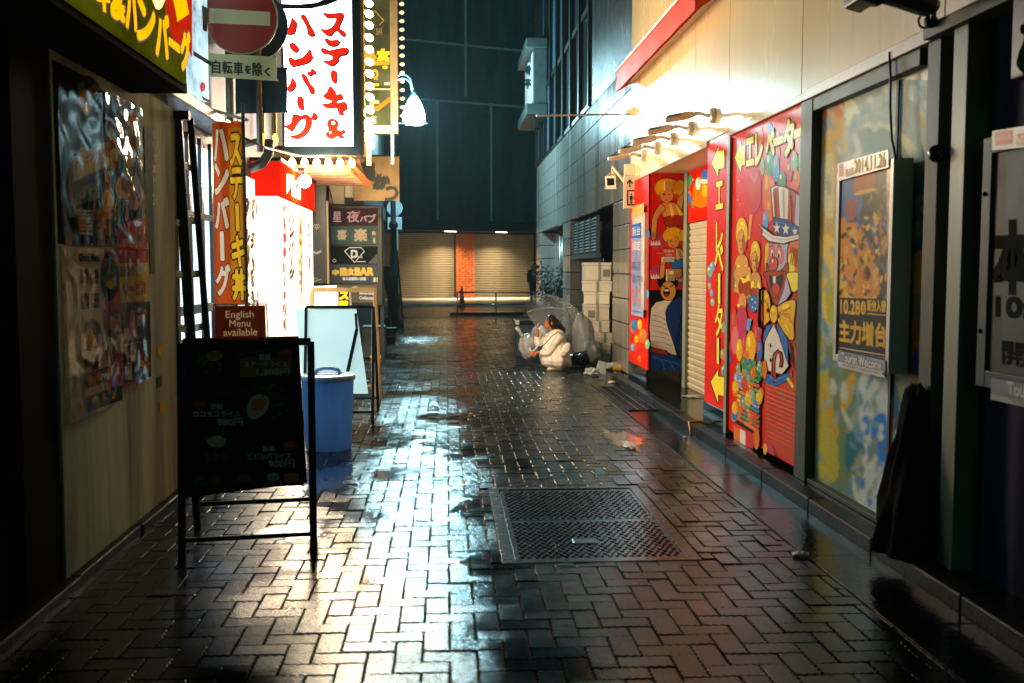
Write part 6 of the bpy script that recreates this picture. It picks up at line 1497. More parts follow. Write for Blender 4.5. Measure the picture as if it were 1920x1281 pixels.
A.txt('女', (205, 395), (300, 400), (296, 485), (205, 485), GL, off=.01, bold=.02); A.txt('熟', (90, 400), (190, 400), (190, 490), (90, 490), em('gold_letter_dim', '#8a7a2a', .35, .15), off=.01, bold=.012); A.poly([(90, 500), (300, 488), (300, 520), (90, 528)], em('gold_letter_dim', '#8a7a2a', .35)); A.txt('Q', (150, 560), (208, 560), (208, 640), (150, 640), em('gold_letter_dim', '#8a7a2a', .35), bold=.01); A.poly([(100, 670), (215, 670), (215, 690), (100, 690)], GL)
A.txt('C', (150, 810), (212, 810), (212, 880), (150, 880), M_fr, bold=.02); A.txt('E', (160, 935), (190, 935), (190, 985), (160, 985), M_fr, bold=.01); A.line([(150, 890), (220, 860), (310, 790)], 34, em('amber_arc', '#9a5a1c', .4)); A.line([(160, 90), (185, 90), (255, 165), (220, 200)], 9, em('gold_letter_dim', '#8a7a2a', .35))
A.txt('BAR', (195, 225), (245, 225), (245, 280), (195, 280), M_fr); A.ell(265, 540, 22, 14, GL); A.ell(272, 670, 13, 11, em('sign_plate_glow', '#ffd9a0', 1.4)); A.ell(294, 670, 10, 11, em('sign_plate_glow', '#ffd9a0', 1.4))
g.build('glass_panel', t)
M_bs = mat('bulb_small_dim', '#e0d0b0', .3, var=0, em='#ffcf9a', es=.9)
for k in range(14): bulb(t, (x1 + .012, YG + .12, ony(748, 3 + k * 16.3, YG).z), (1, -.2, 0), .026, M_bs, 'side_bulb')
MB().m(M_fr).box(x0 + .06, x0 + .12, YG + .02, YG + .10, 2.9, zb).build('hanger', t); MB().m(mat('hanger_blue', '#7f9aa8', .4)).box(x1 - fw, x1 - .06, YG + .02, YG + .10, 2.92, zb).build('hanger', t)
# beige cloth with black brush lettering
t = thing('cloth_sign', 'beige cloth sign with black brush lettering hanging past the stall roof', 'sign', (-1.1, 15, 2.8))
YC = 15.; a, b = ony(662, 293, YC), ony(749, 377, YC)
M_cl = mat('beige_cloth', '#a08452', .6, var=.2, scale=5, bump=.3, bscale=8)
g = MB().m(M_cl).grid(lambda u, v: (a.x + (b.x - a.x) * u, YC + .012 * math.sin(u * 14) * v, b.z + (a.z - b.z) * v), 24, 8); A = Art(g, (0, YC - .02, 0), (0, -1, 0), (600, 280, 7.118))
BI = mat('brush_ink', '#16211f', .6)
A.txt('串', (540, 165), (720, 165), (720, 440), (540, 440), BI, off=.012, bold=.03); A.txt('か', (715, 345), (920, 345), (920, 520), (715, 520), BI, off=.012, bold=.03)
A.line([(880, 535), (940, 510), (1000, 520), (1030, 580), (1000, 640), (930, 670), (865, 668)], 46, BI)
g.build('cloth', t, smooth=False); MB().m(mat('rod_dark', '#20282a', .4)).tube([(a.x - .2, YC, a.z + .01), (b.x + .02, YC, a.z + .01)], .012, 8).build('rod', t)
# far left buildings
lb_ = thing('bar_building', 'dark bar building on the left beyond the stall', 'building', (-2, 20, 0))
g = MB().m(mat('bar_wall_dark', '#27302f', .5, var=.3, streak=True)); g.box(-7, -2.02, 14.0, 16.8, 0, 14); g.box(-7, -1.75, 16.82, 28.5, 0, 16); g.build('wall', lb_)
MB().m(mat('bar_trim', '#3c4644', .4)).box(-1.74, -1.70, 16.9, 28.4, 2.9, 3.2).build('band', lb_)
MB().m(mat('bar_wall_dark', '#27302f', .5)).box(-2.02, -1.25, 16.2, 16.8, 2.85, 14).build('upper_bay', lb_)
t = thing('narrow_sign', 'narrow black vertical sign board with small emblems near the white bay', 'sign', (-1.85, 14, 1.5))
YN = 14.; a, b = ony(584, 335, YN), ony(613, 532, YN)
g = MB().m(mat('sign_board_black', '#18211f', .3, var=.15)).box(a.x, b.x, YN, YN + .1, b.z, a.z); A = Art(g, (0, YN, 0), (0, -1, 0), (440, 260, 3.37)); WL = mat('emblem_grey', '#9a968a', .4)
A.line([(495, 555), (505, 542), (530, 542), (540, 555), (517, 577), (495, 555)], 4, WL); A.txt('D', (510, 546), (526, 546), (526, 566), (510, 566), WL, bold=.005)
A.poly([(492, 708), (515, 718), (550, 702), (545, 720), (520, 732), (500, 726)], WL); A.ell(509, 890, 13, 12, WL); A.ell(509, 890, 9, 8, mat('sign_board_black', '#18211f')); A.line([(520, 896), (550, 888)], 4, WL)
g.build('board', t, bev=.004); MB().m(mat('edge_strip', '#8f8060', .4)).box(b.x + .002, b.x + .03, YN + .01, YN + .08, b.z, a.z - .3).build('edge_strip', t)
t = thing('outdoor_unit', 'beige box unit with papers above the stacked bar signs', 'air conditioner', (-1.7, 15.6, 2.6))
Q = lambda x, y, Y=15.6: ony(600 + x / 7.118, 280 + y / 7.118, Y)
a, b = Q(115, 440), Q(330, 735); g = MB().m(mat('unit_beige', '#a5977c', .45, var=.1)).box(a.x, b.x, 15.6, 15.9, b.z, a.z); g.build('casing', t, bev=.012)
a, b = Q(335, 410), Q(440, 640); MB().m(mat('unit_paper', '#c9bfa4', .5, em='#ffe8b8', es=.12)).box(a.x, b.x, 15.62, 15.8, b.z, a.z).build('panel', t, bev=.004)
a, b = Q(340, 650), Q(560, 735); MB().m(M_dark).box(a.x, b.x, 15.58, 15.9, b.z, a.z).build('shelf', t)
g = MB().m(mat('cable_black', '#070707')); g.tube([Q(105, 450, 15.58), Q(135, 560, 15.58), Q(155, 640, 15.58), Q(170, 735, 15.58)], .008, 6); g.build('lead', t)
# stacked bar signs
t = thing('sign_stack', 'stack of five dim bar sign boxes in black frame on the left', 'sign', (-1.5, 16, 1.8))
YT = 16.; Q = lambda x, y: ony(580 + x / 3.2, 280 + y / 3.2, YT)
a, b = Q(100, 335), Q(440, 935); MB().m(mat('stack_frame_black', '#14201f', .4)).box(a.x, b.x, YT + .01, YT + .18, b.z, a.z).build('frame', t, bev=.006)
rows = [(355, 458, 'dim_maroon', '#4e3840', .14), (462, 570, 'dim_teal', '#566c6a', .16), (582, 686, 'dim_black', '#26302f', .1), (692, 806, 'dim_violet', '#535c68', .15), (812, 920, 'dim_sand', '#7c7a6e', .1)]
for i, (y0, y1, n, c, es) in enumerate(rows):
    g = MB().m(em('panel_' + n, c, es, .25, 3)); a, b = Q(130, y0), Q(410, y1); g.box(a.x, b.x, YT - .02, YT + .009, b.z, a.z); A = Art(g, (0, YT - .02, 0), (0, -1, 0), (580, 280, 3.2))
    PK_ = em('stack_pink_letter', '#c09a98', .5); BG = em('stack_sand_letter', '#b8a684', .5); GY = em('stack_gold_letter', '#d0b050', .6); GW = em('stack_white_letter', '#c4c6c0', .5)
    if i == 0:
        for ch, x0, x1, yy0, yy1 in (('星', 142, 190, 375, 435), ('夜', 225, 298, 370, 437), ('パ', 305, 345, 400, 432), ('ブ', 350, 400, 390, 440)): A.txt(ch, (x0, yy0), (x1, yy0), (x1, yy1), (x0, yy1), PK_, bold=.006)
        A.ell(297, 378, 9, 9, em('stack_red_dot', '#d0502a', .6))
    elif i == 1:
        for ch, x0, x1, yy0, yy1 in (('喜', 168, 222, 485, 540), ('楽', 270, 345, 478, 550), ('B', 380, 395, 495, 512), ('1', 384, 392, 535, 560)): A.txt(ch, (x0, yy0), (x1, yy0), (x1, yy1), (x0, yy1), BG, bold=.012)
        A.line([(345, 515), (385, 560)], 4, BI)
    elif i == 2:
        A.line([(212, 612), (240, 590), (310, 590), (330, 612), (272, 680), (212, 612)], 6, GW); A.txt('D', (252, 606), (288, 606), (288, 650), (252, 650), GW, bold=.012); A.txt('BAR', (290, 640), (320, 640), (320, 655), (290, 655), GW); A.rect(285, 672, 338, 677, GW); A.ell(150, 668, 11, 10, GW); A.ell(150, 668, 8, 7, g.ms[0]); A.poly([(350, 686), (410, 625), (410, 686)], em('panel_dim_grey', '#5f6866', .2))
    elif i == 3:
        for ch, x0, x1, yy0, yy1 in (('中', 140, 175, 725, 755), ('熟', 185, 228, 712, 758), ('女', 232, 268, 712, 755), ('BAR', 275, 384, 712, 755)): A.txt(ch, (x0, yy0), (x1, yy0), (x1, yy1), (x0, yy1), GY, off=.005, bold=.014)
        A.txt('飲み放題歌い放題', (200, 768), (340, 768), (340, 786), (200, 786), GW, bold=.004); A.txt('81', (385, 770), (408, 770), (408, 795), (385, 795), GW, bold=.006)
    else:
        A.txt('Seventeen', (300, 855), (395, 858), (395, 872), (300, 870), GW, bold=.004); A.txt('Collection', (300, 882), (395, 885), (395, 902), (300, 899), GW, bold=.004); A.ell(215, 845, 40, 16, em('panel_dim_grey2', '#6f6a58', .2)); A.ell(275, 840, 22, 20, em('panel_dim_light', '#b0a890', .3))
    g.build('sign_box', t, bev=.003)
a, b = Q(415, 340), Q(445, 1300); MB().m(mat('stack_frame_black', '#14201f')).box(a.x, b.x, YT + .2, YT + .26, 0, a.z).build('leg', t); a, b = Q(100, 335), Q(128, 940); MB().m(mat('stack_frame_black', '#14201f')).box(a.x, b.x, YT + .2, YT + .26, 0, a.z).build('leg', t)

# street lamp
t = thing('street_lamp', 'ornate black street lamp with one lit white bell shade on curled arm', 'street lamp', (-1.39, 26, 0))
YP = 26.; px_ = ony(738, 500, YP).x; M_lp = mat('lamp_black_iron', '#0e1718', .35, .5)
lz = lambda y: ony(775, y, YP).z
g = MB().m(M_lp); g.lathe((px_, YP, 0), [(.26, 0), (.26, .25), (.18, .32), (.15, .6), (.19, .66), (.17, .74), (.13, .95), (.11, 1.3), (.16, 1.36), (.12, 1.44), (.09, 1.9), (.08, 2.6), (.12, 2.65), (.12, 2.72), (.07, 2.78), (.062, 6.1), (.085, 6.15), (.03, 6.3)], 20); g.build('post', t, smooth=True)
g = MB().m(mat('lamp_arm_pale', '#6f7f80', .3, .6)); cx = ony(776, 200, YP).x
for off in (0, .10):
    pts = [(px_, YP, lz(178) + off)] + [(px_ + (cx - px_) * (.5 - .5 * math.cos(k * math.pi / 8)), YP, lz(178) + off + .42 * math.sin(k * math.pi / 8)) for k in range(1, 7)] + [(cx - .02 * off, YP, lz(185) + off * .2)]
    g.tube(pts, .028, 8)
g.tube([(px_, YP, lz(232)), (cx + .35, YP, lz(232))], .02, 8); g.build('arm', t, smooth=True)
g = MB().m(mat('lamp_shade_metal', '#5f7072', .3, .6)); g.lathe((cx, YP, lz(182)), [(.13, -.05), (.11, .03), (.06, .10), (.04, .16)], 24); g.build('shade', t, smooth=True)
g = MB().m(mat('lamp_glow', '#ffffff', .3, var=0, em='#dff4ff', es=60)); g.lathe((cx, YP, lz(182)), [(.02, -.70), (.22, -.69), (.29, -.60), (.27, -.40), (.20, -.18), (.11, -.04)], 24); g.build('globe', t, smooth=True)
light('POINT', (cx + .05, YP - .45, lz(214)), 2000, (.45, .88, 1.0), t, shadow_soft_size=.25)
# small round and square signs behind the lamp
t = thing('street_sign', 'small grey round sign over square plate behind the lamp post', 'road sign', (-1.4, 28, 0))
c = ony(740, 390, 28); r = .22; M_gs = mat('sign_back_grey', '#8fa2a8', .4, .2)
MB().m(M_gs).loft([(c + V((0, .02, 0)), (r, 0, 0), (0, 0, r)), (c, (r, 0, 0), (0, 0, r))], 28).build('disc', t); MB().m(M_gs).box(c.x - .2, c.x + .2, 28, 28.02, c.z - .6, c.z - .26).build('plate', t, bev=.01); MB().m(M_pole).tube([(c.x + .06, 28.05, 0), (c.x + .06, 28.05, c.z + .2)], .04, 10).build('pole', t)
# things at the foot of the lamp
t = thing('utility_cabinet', 'grey upright cabinet with two amber reflectors at the left wall', 'cabinet', (-1.3, 17.6, 0))
a, b = ony(694, 612, 17.3), ony(722, 670, 17.3); g = MB().m(mat('cabinet_grey_blue', '#42545a', .4, var=.2)).box(a.x - .15, b.x, 17.3, 17.7, .02, a.z); cb = g.build('body', t, bev=.015)
for px in (697, 714): p = ony(px, 671, 17.28); MB().m(mat('reflector_glint_glow', '#e0a030', .3, em='#e0a030', es=.6)).ball((p.x, 17.28, max(.04, p.z)), .035, 10).build('reflector', t, smooth=True)  # emission stands in for the small amber glints on the reflectors
t = thing('bucket', 'dark ribbed bucket standing before the leaning boards', 'bucket', (-1.1, 19.5, 0))
p = ong(731, 645); g = MB().m(mat('bucket_dark', '#1c2a2a', .4)); g.lathe((p.x, p.y, 0), [(.10, .0), (.115, .12), (.125, .12), (.125, .15), (.118, .16), (.13, .30), (.145, .31), (.145, .34), (.135, .34)], 20); g.build('pail', t, smooth=True)
for i, (x0, y0, x1, y1, Y, c, wd, lb2) in enumerate(((704, 545, 718, 640, 19.8, '#6a2a12', .16, 'leaning red brown board nearest the cabinet'), (722, 500, 744, 615, 20.6, '#4a1c10', .20, 'leaning dark red board behind the bucket'), (744, 470, 756, 606, 22.5, '#2a4648', .05, 'thin leaning teal pole near the lamp post'), (716, 470, 734, 618, 20.2, '#7a8a86', .03, 'thin leaning grey pole before the dark boards'))):
    a, b = ony(x0, y0, Y + .3), ong(x1, y1); d = a - b; q = MB().m(mat('leaning_' + str(c)[1:], c, .4, var=.25)).bar(b + V((0, 0, .01)), a, (wd, 0, 0), (0, .03, 0)).build('leaning_board' if wd > .1 else 'leaning_pole'); tag(q, lb2, 'board' if wd > .1 else 'pole')
# overhead cable
tag(MB().m(mat('cable_black', '#070707')).tube([ony(455, 258, 8.2), ony(500, 278, 9.5), ony(560, 292, 11), ony(640, 296, 12)], .012, 6).build('overhead_cable', smooth=True), 'sagging grey cable from the banner to the lightbox', 'cable')
tag(MB().m(mat('duct_grey', '#6f7a7c', .3, .5)).tube([ony(505, 262, 10.2), ony(503, 290, 10.2), ony(490, 308, 10.2), ony(468, 316, 10.2)], .05, 12).build('duct_elbow', smooth=True), 'bent grey duct elbow above the red capped bay', 'duct')
for i, (px, lb3) in enumerate(((494, 'left one of two small amber lanterns behind the road sign plate'), (516, 'right one of two small amber lanterns behind the road sign plate'))):
    t = thing('wall_lantern', lb3, 'lantern', (ony(px, 262, 10.8).x, 10.8, 3), 'amber lanterns above the bay'); c = ony(px, 262, 10.8)
    MB().m(mat('lantern_glow', '#ffe0a0', .3, var=0, em='#ffb040', es=5)).ball(c, (.03, .03, .07), 12).build('globe', t, smooth=True); MB().m(M_brass).tube([c + V((0, 0, .06)), c + V((0, 0, .40))], .02, 8).build('stem', t)
    MB().m(M_brass).tube([c + V((0, 0, .36)), V((-2.02, 10.9, c.z + .36))], .012, 6).build('bracket', t)

# ================================================================== sandwich boards, blue bucket
M_abk = mat('board_frame_black', '#080909', .6, spec=.15)
def aboard(t, BL, BR, top, back, ma_frame, wd=.035):
    """front legs BL, BR on the ground; top = height, back = how far the top sets back"""
    BL, BR = V(BL), V(BR); u = (BR - BL).normalized(); yb = V((-u.y, u.x, 0))
    TL, TR = BL + yb * back + V((0, 0, top)), BR + yb * back + V((0, 0, top))
    n = u.cross((TL - BL).normalized()).normalized()
    for a, b in ((BL, TL), (BR, TR)): MB().m(ma_frame).bar(a, b, u * wd, n * .03).build('leg', t, bev=.004)
    for a, b in ((BL, TL), (BR, TR)):
        f = a + yb * (back * 2 + .32); MB().m(ma_frame).bar(f, b + yb * .03 - V((0, 0, .05)), u * wd, n * .025).build('leg', t, bev=.004)
    MB().m(ma_frame).bar(TL, TR, (0, 0, wd), n * .03).build('top_rail', t, bev=.003)
    MB().m(ma_frame).bar(BL.lerp(TL, .10), BR.lerp(TR, .10), (0, 0, .025), n * .02).build('crossbar', t, bev=.003)
    g = MB().m(ma_frame); f0, f1 = BL + yb * (back * 2 + .32), BR + yb * (back * 2 + .32); g.bar(f0.lerp(TL, .14), f1.lerp(TR, .14), (0, 0, .025), n * .02)
    g.build('crossbar', t, bev=.003)
    return BL, BR, TL, TR, u, n
t = thing('sandwich_board', 'tall black sandwich board with dark printed rice menu in the left foreground', 'sandwich board', (-1.06, 5.5, 0))
BL, BR, TL, TR, u, n = aboard(t, (-1.405, 5.27, 0), (-.728, 5.36, 0), 1.150, .205, M_abk, .04)
A0 = Art(MB(), BR, n, (0, 0, 1), base=0)
cor = [A0.P(343, 634), A0.P(560, 630), A0.P(576, 906), A0.P(346, 934)]
g = MB().m(M_abk); g.prism([c + n * .004 for c in cor], -n * .03); g.build('panel_back', t, bev=.006)
g = MB().m(mat('menu_board_black', '#080c0b', .7, spec=.06, var=.2)); A = Art(g, BR, n, (340, 620, 4.004), base=.006)
g.poly([A.P(x, y) for x, y in ((40, 62), (862, 48), (925, 1165), (55, 1190))]); A.k += 1
mW, mG, mY, mR, mGr = mat('menu_ink_white', '#9fb0a4', .7, spec=.06), mat('menu_ink_gold', '#6a6420', .7, spec=.06), mat('menu_yolk', '#b87a14', .7, spec=.06), mat('menu_ink_red', '#7a3a20', .7, spec=.06), mat('menu_food_green', '#4c5a2a', .7, spec=.06, var=.3, scale=40)
mB = mat('menu_food_brown', '#5a3c1c', .7, spec=.06, var=.4, scale=40); mP = mat('menu_plate_dark', '#161d1c', .7, spec=.06)
rnd = random.Random(6)
def plate(x, y, rx, ry, seed, c1, topc):
    A.ell(x, y, rx, ry, mP)
    for _ in range(26):
        a_, k_ = rnd.uniform(0, 6.28), math.sqrt(rnd.uniform(0, 1)) * .8; A.ell(x + rx * k_ * math.cos(a_), y + ry * k_ * math.sin(a_), rnd.uniform(8, 24), rnd.uniform(8, 22), rnd.choice([c1, mB, mGr, c1]), rnd.uniform(-1, 1)); A.k -= .8
    if topc: A.ell(x + 5, y - ry * .45, rx * .5, ry * .36, topc)
plate(240, 240, 130, 105, 1, mGr, mat('menu_food_yellow', '#8a8424', .7, spec=.06, var=.4, scale=60)); plate(640, 545, 200, 150, 2, mP, None); plate(260, 890, 140, 125, 3, mB, mat('menu_food_pale', '#a9b8a4', .7, spec=.06, var=.2, scale=30))
A.poly([(500, 640), (495, 590), (515, 520), (560, 485), (610, 480), (655, 505), (660, 560), (630, 620), (580, 655), (535, 665)], mat('menu_egg_white', '#b4bfa8', .7, spec=.06), 3); A.ell(573, 558, 55, 44, mY, -.3)
for k in range(8): A.ell(600 + k * 20, 430 + 18 * math.sin(k), 18, 12, mGr, .3)
A.ell(690, 495, 40, 22, mR)
A.poly([(440, 215), (500, 200), (830, 205), (820, 330), (640, 320), (560, 350), (440, 350)], mG)
def ml(s, x0, y0, x1, y1, m_=None, **k): A.txt(s, (x0, y0), (x1, y0 - 2), (x1 + 2, y1 - 2), (x0 + 2, y1), m_ or mW, **k)
for s, y0, y1, x0, x1 in (('鉄板', 178, 222, 582, 672), ('ステーキライス', 236, 272, 474, 792)): ml(s, x0, y0, x1, y1, bold=.0022)
ml('1,200円', 566, 288, 812, 342, off=.01, bold=.003); ml('鉄板', 220, 550, 312, 592, bold=.0022); ml('ロコモコライス', 92, 606, 442, 648, bold=.0022); ml('980円', 272, 660, 462, 718, off=.01, bold=.003)
ml('鉄板', 610, 866, 704, 908, bold=.0022); ml('ビビンバライス', 500, 920, 822, 966, bold=.0022); ml('980円', 654, 972, 850, 1030, off=.01, bold=.003)
for x, y in ((775, 172), (140, 556), (812, 862)):
    A.poly([(x - 45, y - 28), (x + 48, y - 34), (x + 46, y + 30), (x - 42, y + 36)], mR, 2); A.ell(x, y - 6, 28, 16, mY); A.ell(x, y - 6, 18, 9, mR)
for (x0, y0, s) in ((430, 165, 'Special hot plate steak rice'), (190, 480, 'Hot plate loco moco'), (430, 880, 'Special hot plate bibimbap')):
    for i in range(1): A.txt(s, (x0, y0), (x0 + 310, y0 - 40), (x0 + 310, y0 - 18), (x0, y0 + 26), mG)
A.poly([(95, 1100), (884, 1062), (884, 1130), (98, 1170)], mat('menu_strip', '#3c3a16', .7, spec=.06))
for k in range(6): A.ell(150 + k * 108, 1128 - k * 6, 46, 34, (mGr, mGr, mP, mG, mP, mat('menu_food_pale', '#a9b8a4'))[k])
A.poly([(770, 1074), (882, 1068), (884, 1132), (772, 1138)], mY); A.txt('トッピング', (780, 1080), (872, 1074), (872, 1094), (780, 1100), mG); A.txt('各100円', (800, 1108), (866, 1102), (866, 1124), (800, 1128), mG)
g.build('menu_print', t)
t = thing('menu_card', 'brown red card reading English Menu available propped on the black sandwich board', 'sign', tuple((TL + TR) / 2))
Am = Art(MB(), BR + n * .012, n, (320, 540, 2.4625), base=0); g = MB().m(mat('card_edge', '#c9a880', .3))
for qa, qb in (((198, 78), (442, 74)), ((442, 74), (450, 244)), ((450, 244), (198, 250)), ((198, 250), (198, 78))): g.tube([Am.P(*qa), Am.P(*qb)], .004, 6)
A = Art(g, BR + n * .018, n, (320, 540, 2.4625))
for mm in (mat('card_brown', '#8c3414', .3, var=.08), mat('card_letters', '#e8d4ae', .4)):     # thin acrylic card: lets the shop light behind it through
    N = mm.node_tree.nodes; L = mm.node_tree.links; b_n = N['Principled BSDF']; tl_ = N.new('ShaderNodeBsdfTranslucent'); mxs = N.new('ShaderNodeMixShader'); mxs.inputs[0].default_value = .7
    tl_.inputs[0].default_value = (*hx('#6e2a10' if mm.name == 'card_brown' else '#e8d4ae'), 1); L.new(b_n.outputs[0], mxs.inputs[1]); L.new(tl_.outputs[0], mxs.inputs[2]); L.new(mxs.outputs[0], N['Material Output'].inputs[0])
ca, cb, cc = A.P(203, 84), A.P(437, 80), A.P(203, 244); cu_, cv_ = cb - ca, cc - ca; CW, CH = cu_.length, cv_.length; cu_ = cu_ / CW; cv_ = -cv_ / CH
k1, k2 = CW / 238, CH / 160
vs_, fs_ = card_with_cut_letters([(s_, (x0 - 203) * k1, (244 - y1) * k2, (x1 - 203) * k1, (244 - y0) * k2) for s_, x0, x1, y0, y1 in (('English', 255, 386, 108, 150), ('Menu', 272, 370, 150, 182), ('available', 244, 402, 190, 224))], CW, CH)
g.m(mat('card_brown')).add([cc + cu_ * x + cv_ * y for x, y, z in vs_], fs_)
g.m(mat('card_letters')); A.k = -6; g.poly([A.P(*q) for q in ((205, 86), (436, 82), (444, 242), (205, 243))])
g.build('card', t)
# white panel board
t = thing('sandwich_board', 'black framed sandwich board with glowing blank white panel behind the blue bucket', 'sandwich board', (-1.1, 10.1, 0))
BL, BR, TL, TR, u, n = aboard(t, (-1.43, 9.98, 0), (-.752, 9.98, 0), 1.165, .26, mat('board_frame_slate', '#1d2c38', .3, .4), .03)
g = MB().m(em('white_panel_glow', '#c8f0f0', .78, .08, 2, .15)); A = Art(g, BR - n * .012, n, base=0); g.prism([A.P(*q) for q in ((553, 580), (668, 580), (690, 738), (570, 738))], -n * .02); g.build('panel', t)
g = MB().m(mat('board_frame_slate', '#1d2c38')); A = Art(g, BR + n * .03, n, base=0); a, b, c = A.P(667, 588), A.P(669, 618), A.P(652, 697); g.bar(a, b, u * .025, n * .02); g.bar(b, c, u * .035, n * .02); g.build('folding_strut', t)
t = thing('sandwich_board', 'pale wooden menu stand with yellow lettered black card behind the white board', 'sandwich board', (-1.0, 11, 0))
BL, BR, TL, TR, u, n = aboard(t, (-1.50, 10.95, 0), (-.80, 10.95, 0), 1.32, .26, mat('stand_wood', '#a5885c', .45, .0, var=.2), .045)
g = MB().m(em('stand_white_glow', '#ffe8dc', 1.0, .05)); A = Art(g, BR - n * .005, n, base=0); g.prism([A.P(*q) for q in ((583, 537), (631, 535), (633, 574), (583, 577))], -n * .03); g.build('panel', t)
g = MB().m(mat('stand_card_frame', '#b9b09a', .4)); A = Art(g, BR, n, base=.002); A.poly([(632, 542), (657, 541), (660, 580), (634, 582)], g.ms[0]); A.poly([(635, 546), (654, 545), (656, 580), (636, 580)], mat('stand_card_black', '#16140c', .4)); A.txt('ス', (637, 548), (653, 548), (653, 561), (637, 561), mat('stand_card_yellow', '#ffd416', .4, em='#ffcf10', es=.5), bold=.01); A.txt('8R', (637, 565), (654, 565), (654, 578), (637, 578), mat('stand_card_yellow', '#ffd416'), bold=.01); g.build('card', t)
# blue bucket
t = thing('lidded_bucket', 'blue round plastic bucket with pale lid on the wet paving', 'bucket', (-1.03, 8.62, 0))
M_blue = mat('blue_plastic', '#5aa0de', .5, spec=.3, var=.42, scale=8, streak=True)
bx, by = -1.03, 8.62
N = M_blue.node_tree.nodes; L = M_blue.node_tree.links; b_n = N['Principled BSDF']; tl_ = N.new('ShaderNodeBsdfTranslucent'); tl_.inputs[0].default_value = (*hx('#98ccff'), 1)
mxs = N.new('ShaderNodeMixShader'); mxs.inputs[0].default_value = .55; L.new(b_n.outputs[0], mxs.inputs[1]); L.new(tl_.outputs[0], mxs.inputs[2]); L.new(mxs.outputs[0], N['Material Output'].inputs[0])
g = MB().m(M_blue); g.lathe((bx, by, 0), [(.19, .004), (.197, .02), (.214, .40), (.222, .60), (.226, .625)], 48); g.build('body', t, smooth=False, bev=.004)
g = MB().m(mat('pale_blue_lid', '#86b4dd', .35, var=.08)); g.lathe((bx, by, 0), [(.228, .60), (.236, .605), (.238, .632), (.230, .645), (.205, .650), (.19, .640), (.15, .648), (.03, .655)], 48); ld = g.build('lid', t, smooth=False, bev=.003)
g = MB().m(mat('pale_blue_lid', '#86b4dd')); g.tube([V((bx - .11, by, .645)), V((bx - .09, by, .685)), V((bx - .03, by, .70)), V((bx + .03, by, .70)), V((bx + .09, by, .685)), V((bx + .11, by, .645))], .016, 8); g.build('handle', ld, smooth=True)

# ================================================================== people
def blobmesh(mb, name, parent, vox, smooth_it=6, disp=0., dsize=.1):
    o = mb.build(name, parent, smooth=True)
    m = o.modifiers.new('union', 'REMESH'); m.mode = 'VOXEL'; m.voxel_size = vox; m.use_smooth_shade = True
    s = o.modifiers.new('relax', 'SMOOTH'); s.iterations = smooth_it; s.factor = .5
    if disp:
        tx = bpy.data.textures.new(name + '_folds', 'CLOUDS'); tx.noise_scale = dsize
        d = o.modifiers.new('folds', 'DISPLACE'); d.texture = tx; d.strength = disp; d.mid_level = .5; d.texture_coords = 'GLOBAL'
    return o
M_skin = mat('skin', '#b0673a', .5, var=.06, scale=20); M_hair = mat('dark_hair', '#1c130a', .35, var=.3, scale=60); M_coat = mat('white_coat_cloth', '#efe8dc', .7, var=.05, scale=6, bump=.1, bscale=40)
def qf(Y0):
    return lambda px, py, d=0.: ony(px, py, Y0 + d)
t = thing('person', 'person in white coat squatting with clear umbrella and hand raised to the face', 'person', (1.72, 15.2, 0))
q = qf(15.2)
g = MB().m(M_skin)
hc = q(1032, 605); g.ball(hc, (.082, .078, .108), 20)
g.ball(hc + V((-.045, -.01, -.055)), (.050, .055, .05), 14)                                     # jaw
g.loft([(hc + V((-.078, -.02, .012)), (0, .012, 0), (0, 0, .012)), (hc + V((-.098, -.025, -.022)), (0, .018, 0), (0, 0, .016)), (hc + V((-.075, -.02, -.034)), (0, .018, 0), (0, 0, .008))], 10)   # nose
g.ball(hc + V((-.082, -.02, -.056)), (.012, .024, .008), 10); g.ball(hc + V((-.079, -.02, -.070)), (.012, .02, .007), 10)
g.ball(hc + V((.012, -.078, -.005)), (.022, .012, .034), 10)                                    # ear
g.tube([hc + V((.02, 0, -.06)), q(1041, 622), q(1044, 632)], [.052, .055, .075], 12)
sh1, sh2 = q(1036, 625, .12), q(1048, 628, -.16); hip = q(1056, 668)
g.tube([q(1044, 630), q(1050, 648), hip], [.12, .14, .15], 14)
el1, wr1 = q(1007, 645, .02), q(1008, 622, -.02); g.tube([sh1, sh1.lerp(el1, .5), el1, el1.lerp(wr1, .5), wr1], [.05, .045, .038, .035, .024], 12)
el2, wr2 = q(1028, 662, -.22), q(1007, 661, -.20); g.tube([sh2, sh2.lerp(el2, .5), el2, el2.lerp(wr2, .5), wr2], [.05, .045, .038, .034, .024], 12)
kn1, kn2 = q(1018, 660, .12), q(1020, 664, -.12)
for kn, hy, ft in ((kn1, .09, q(1046, 690, .12)), (kn2, -.09, q(1050, 690, -.10))):
    g.tube([hip + V((0, hy, 0)), hip.lerp(kn, .5) + V((0, hy, .02)), kn, kn.lerp(ft, .45), ft], [.085, .078, .058, .052, .036], 12)
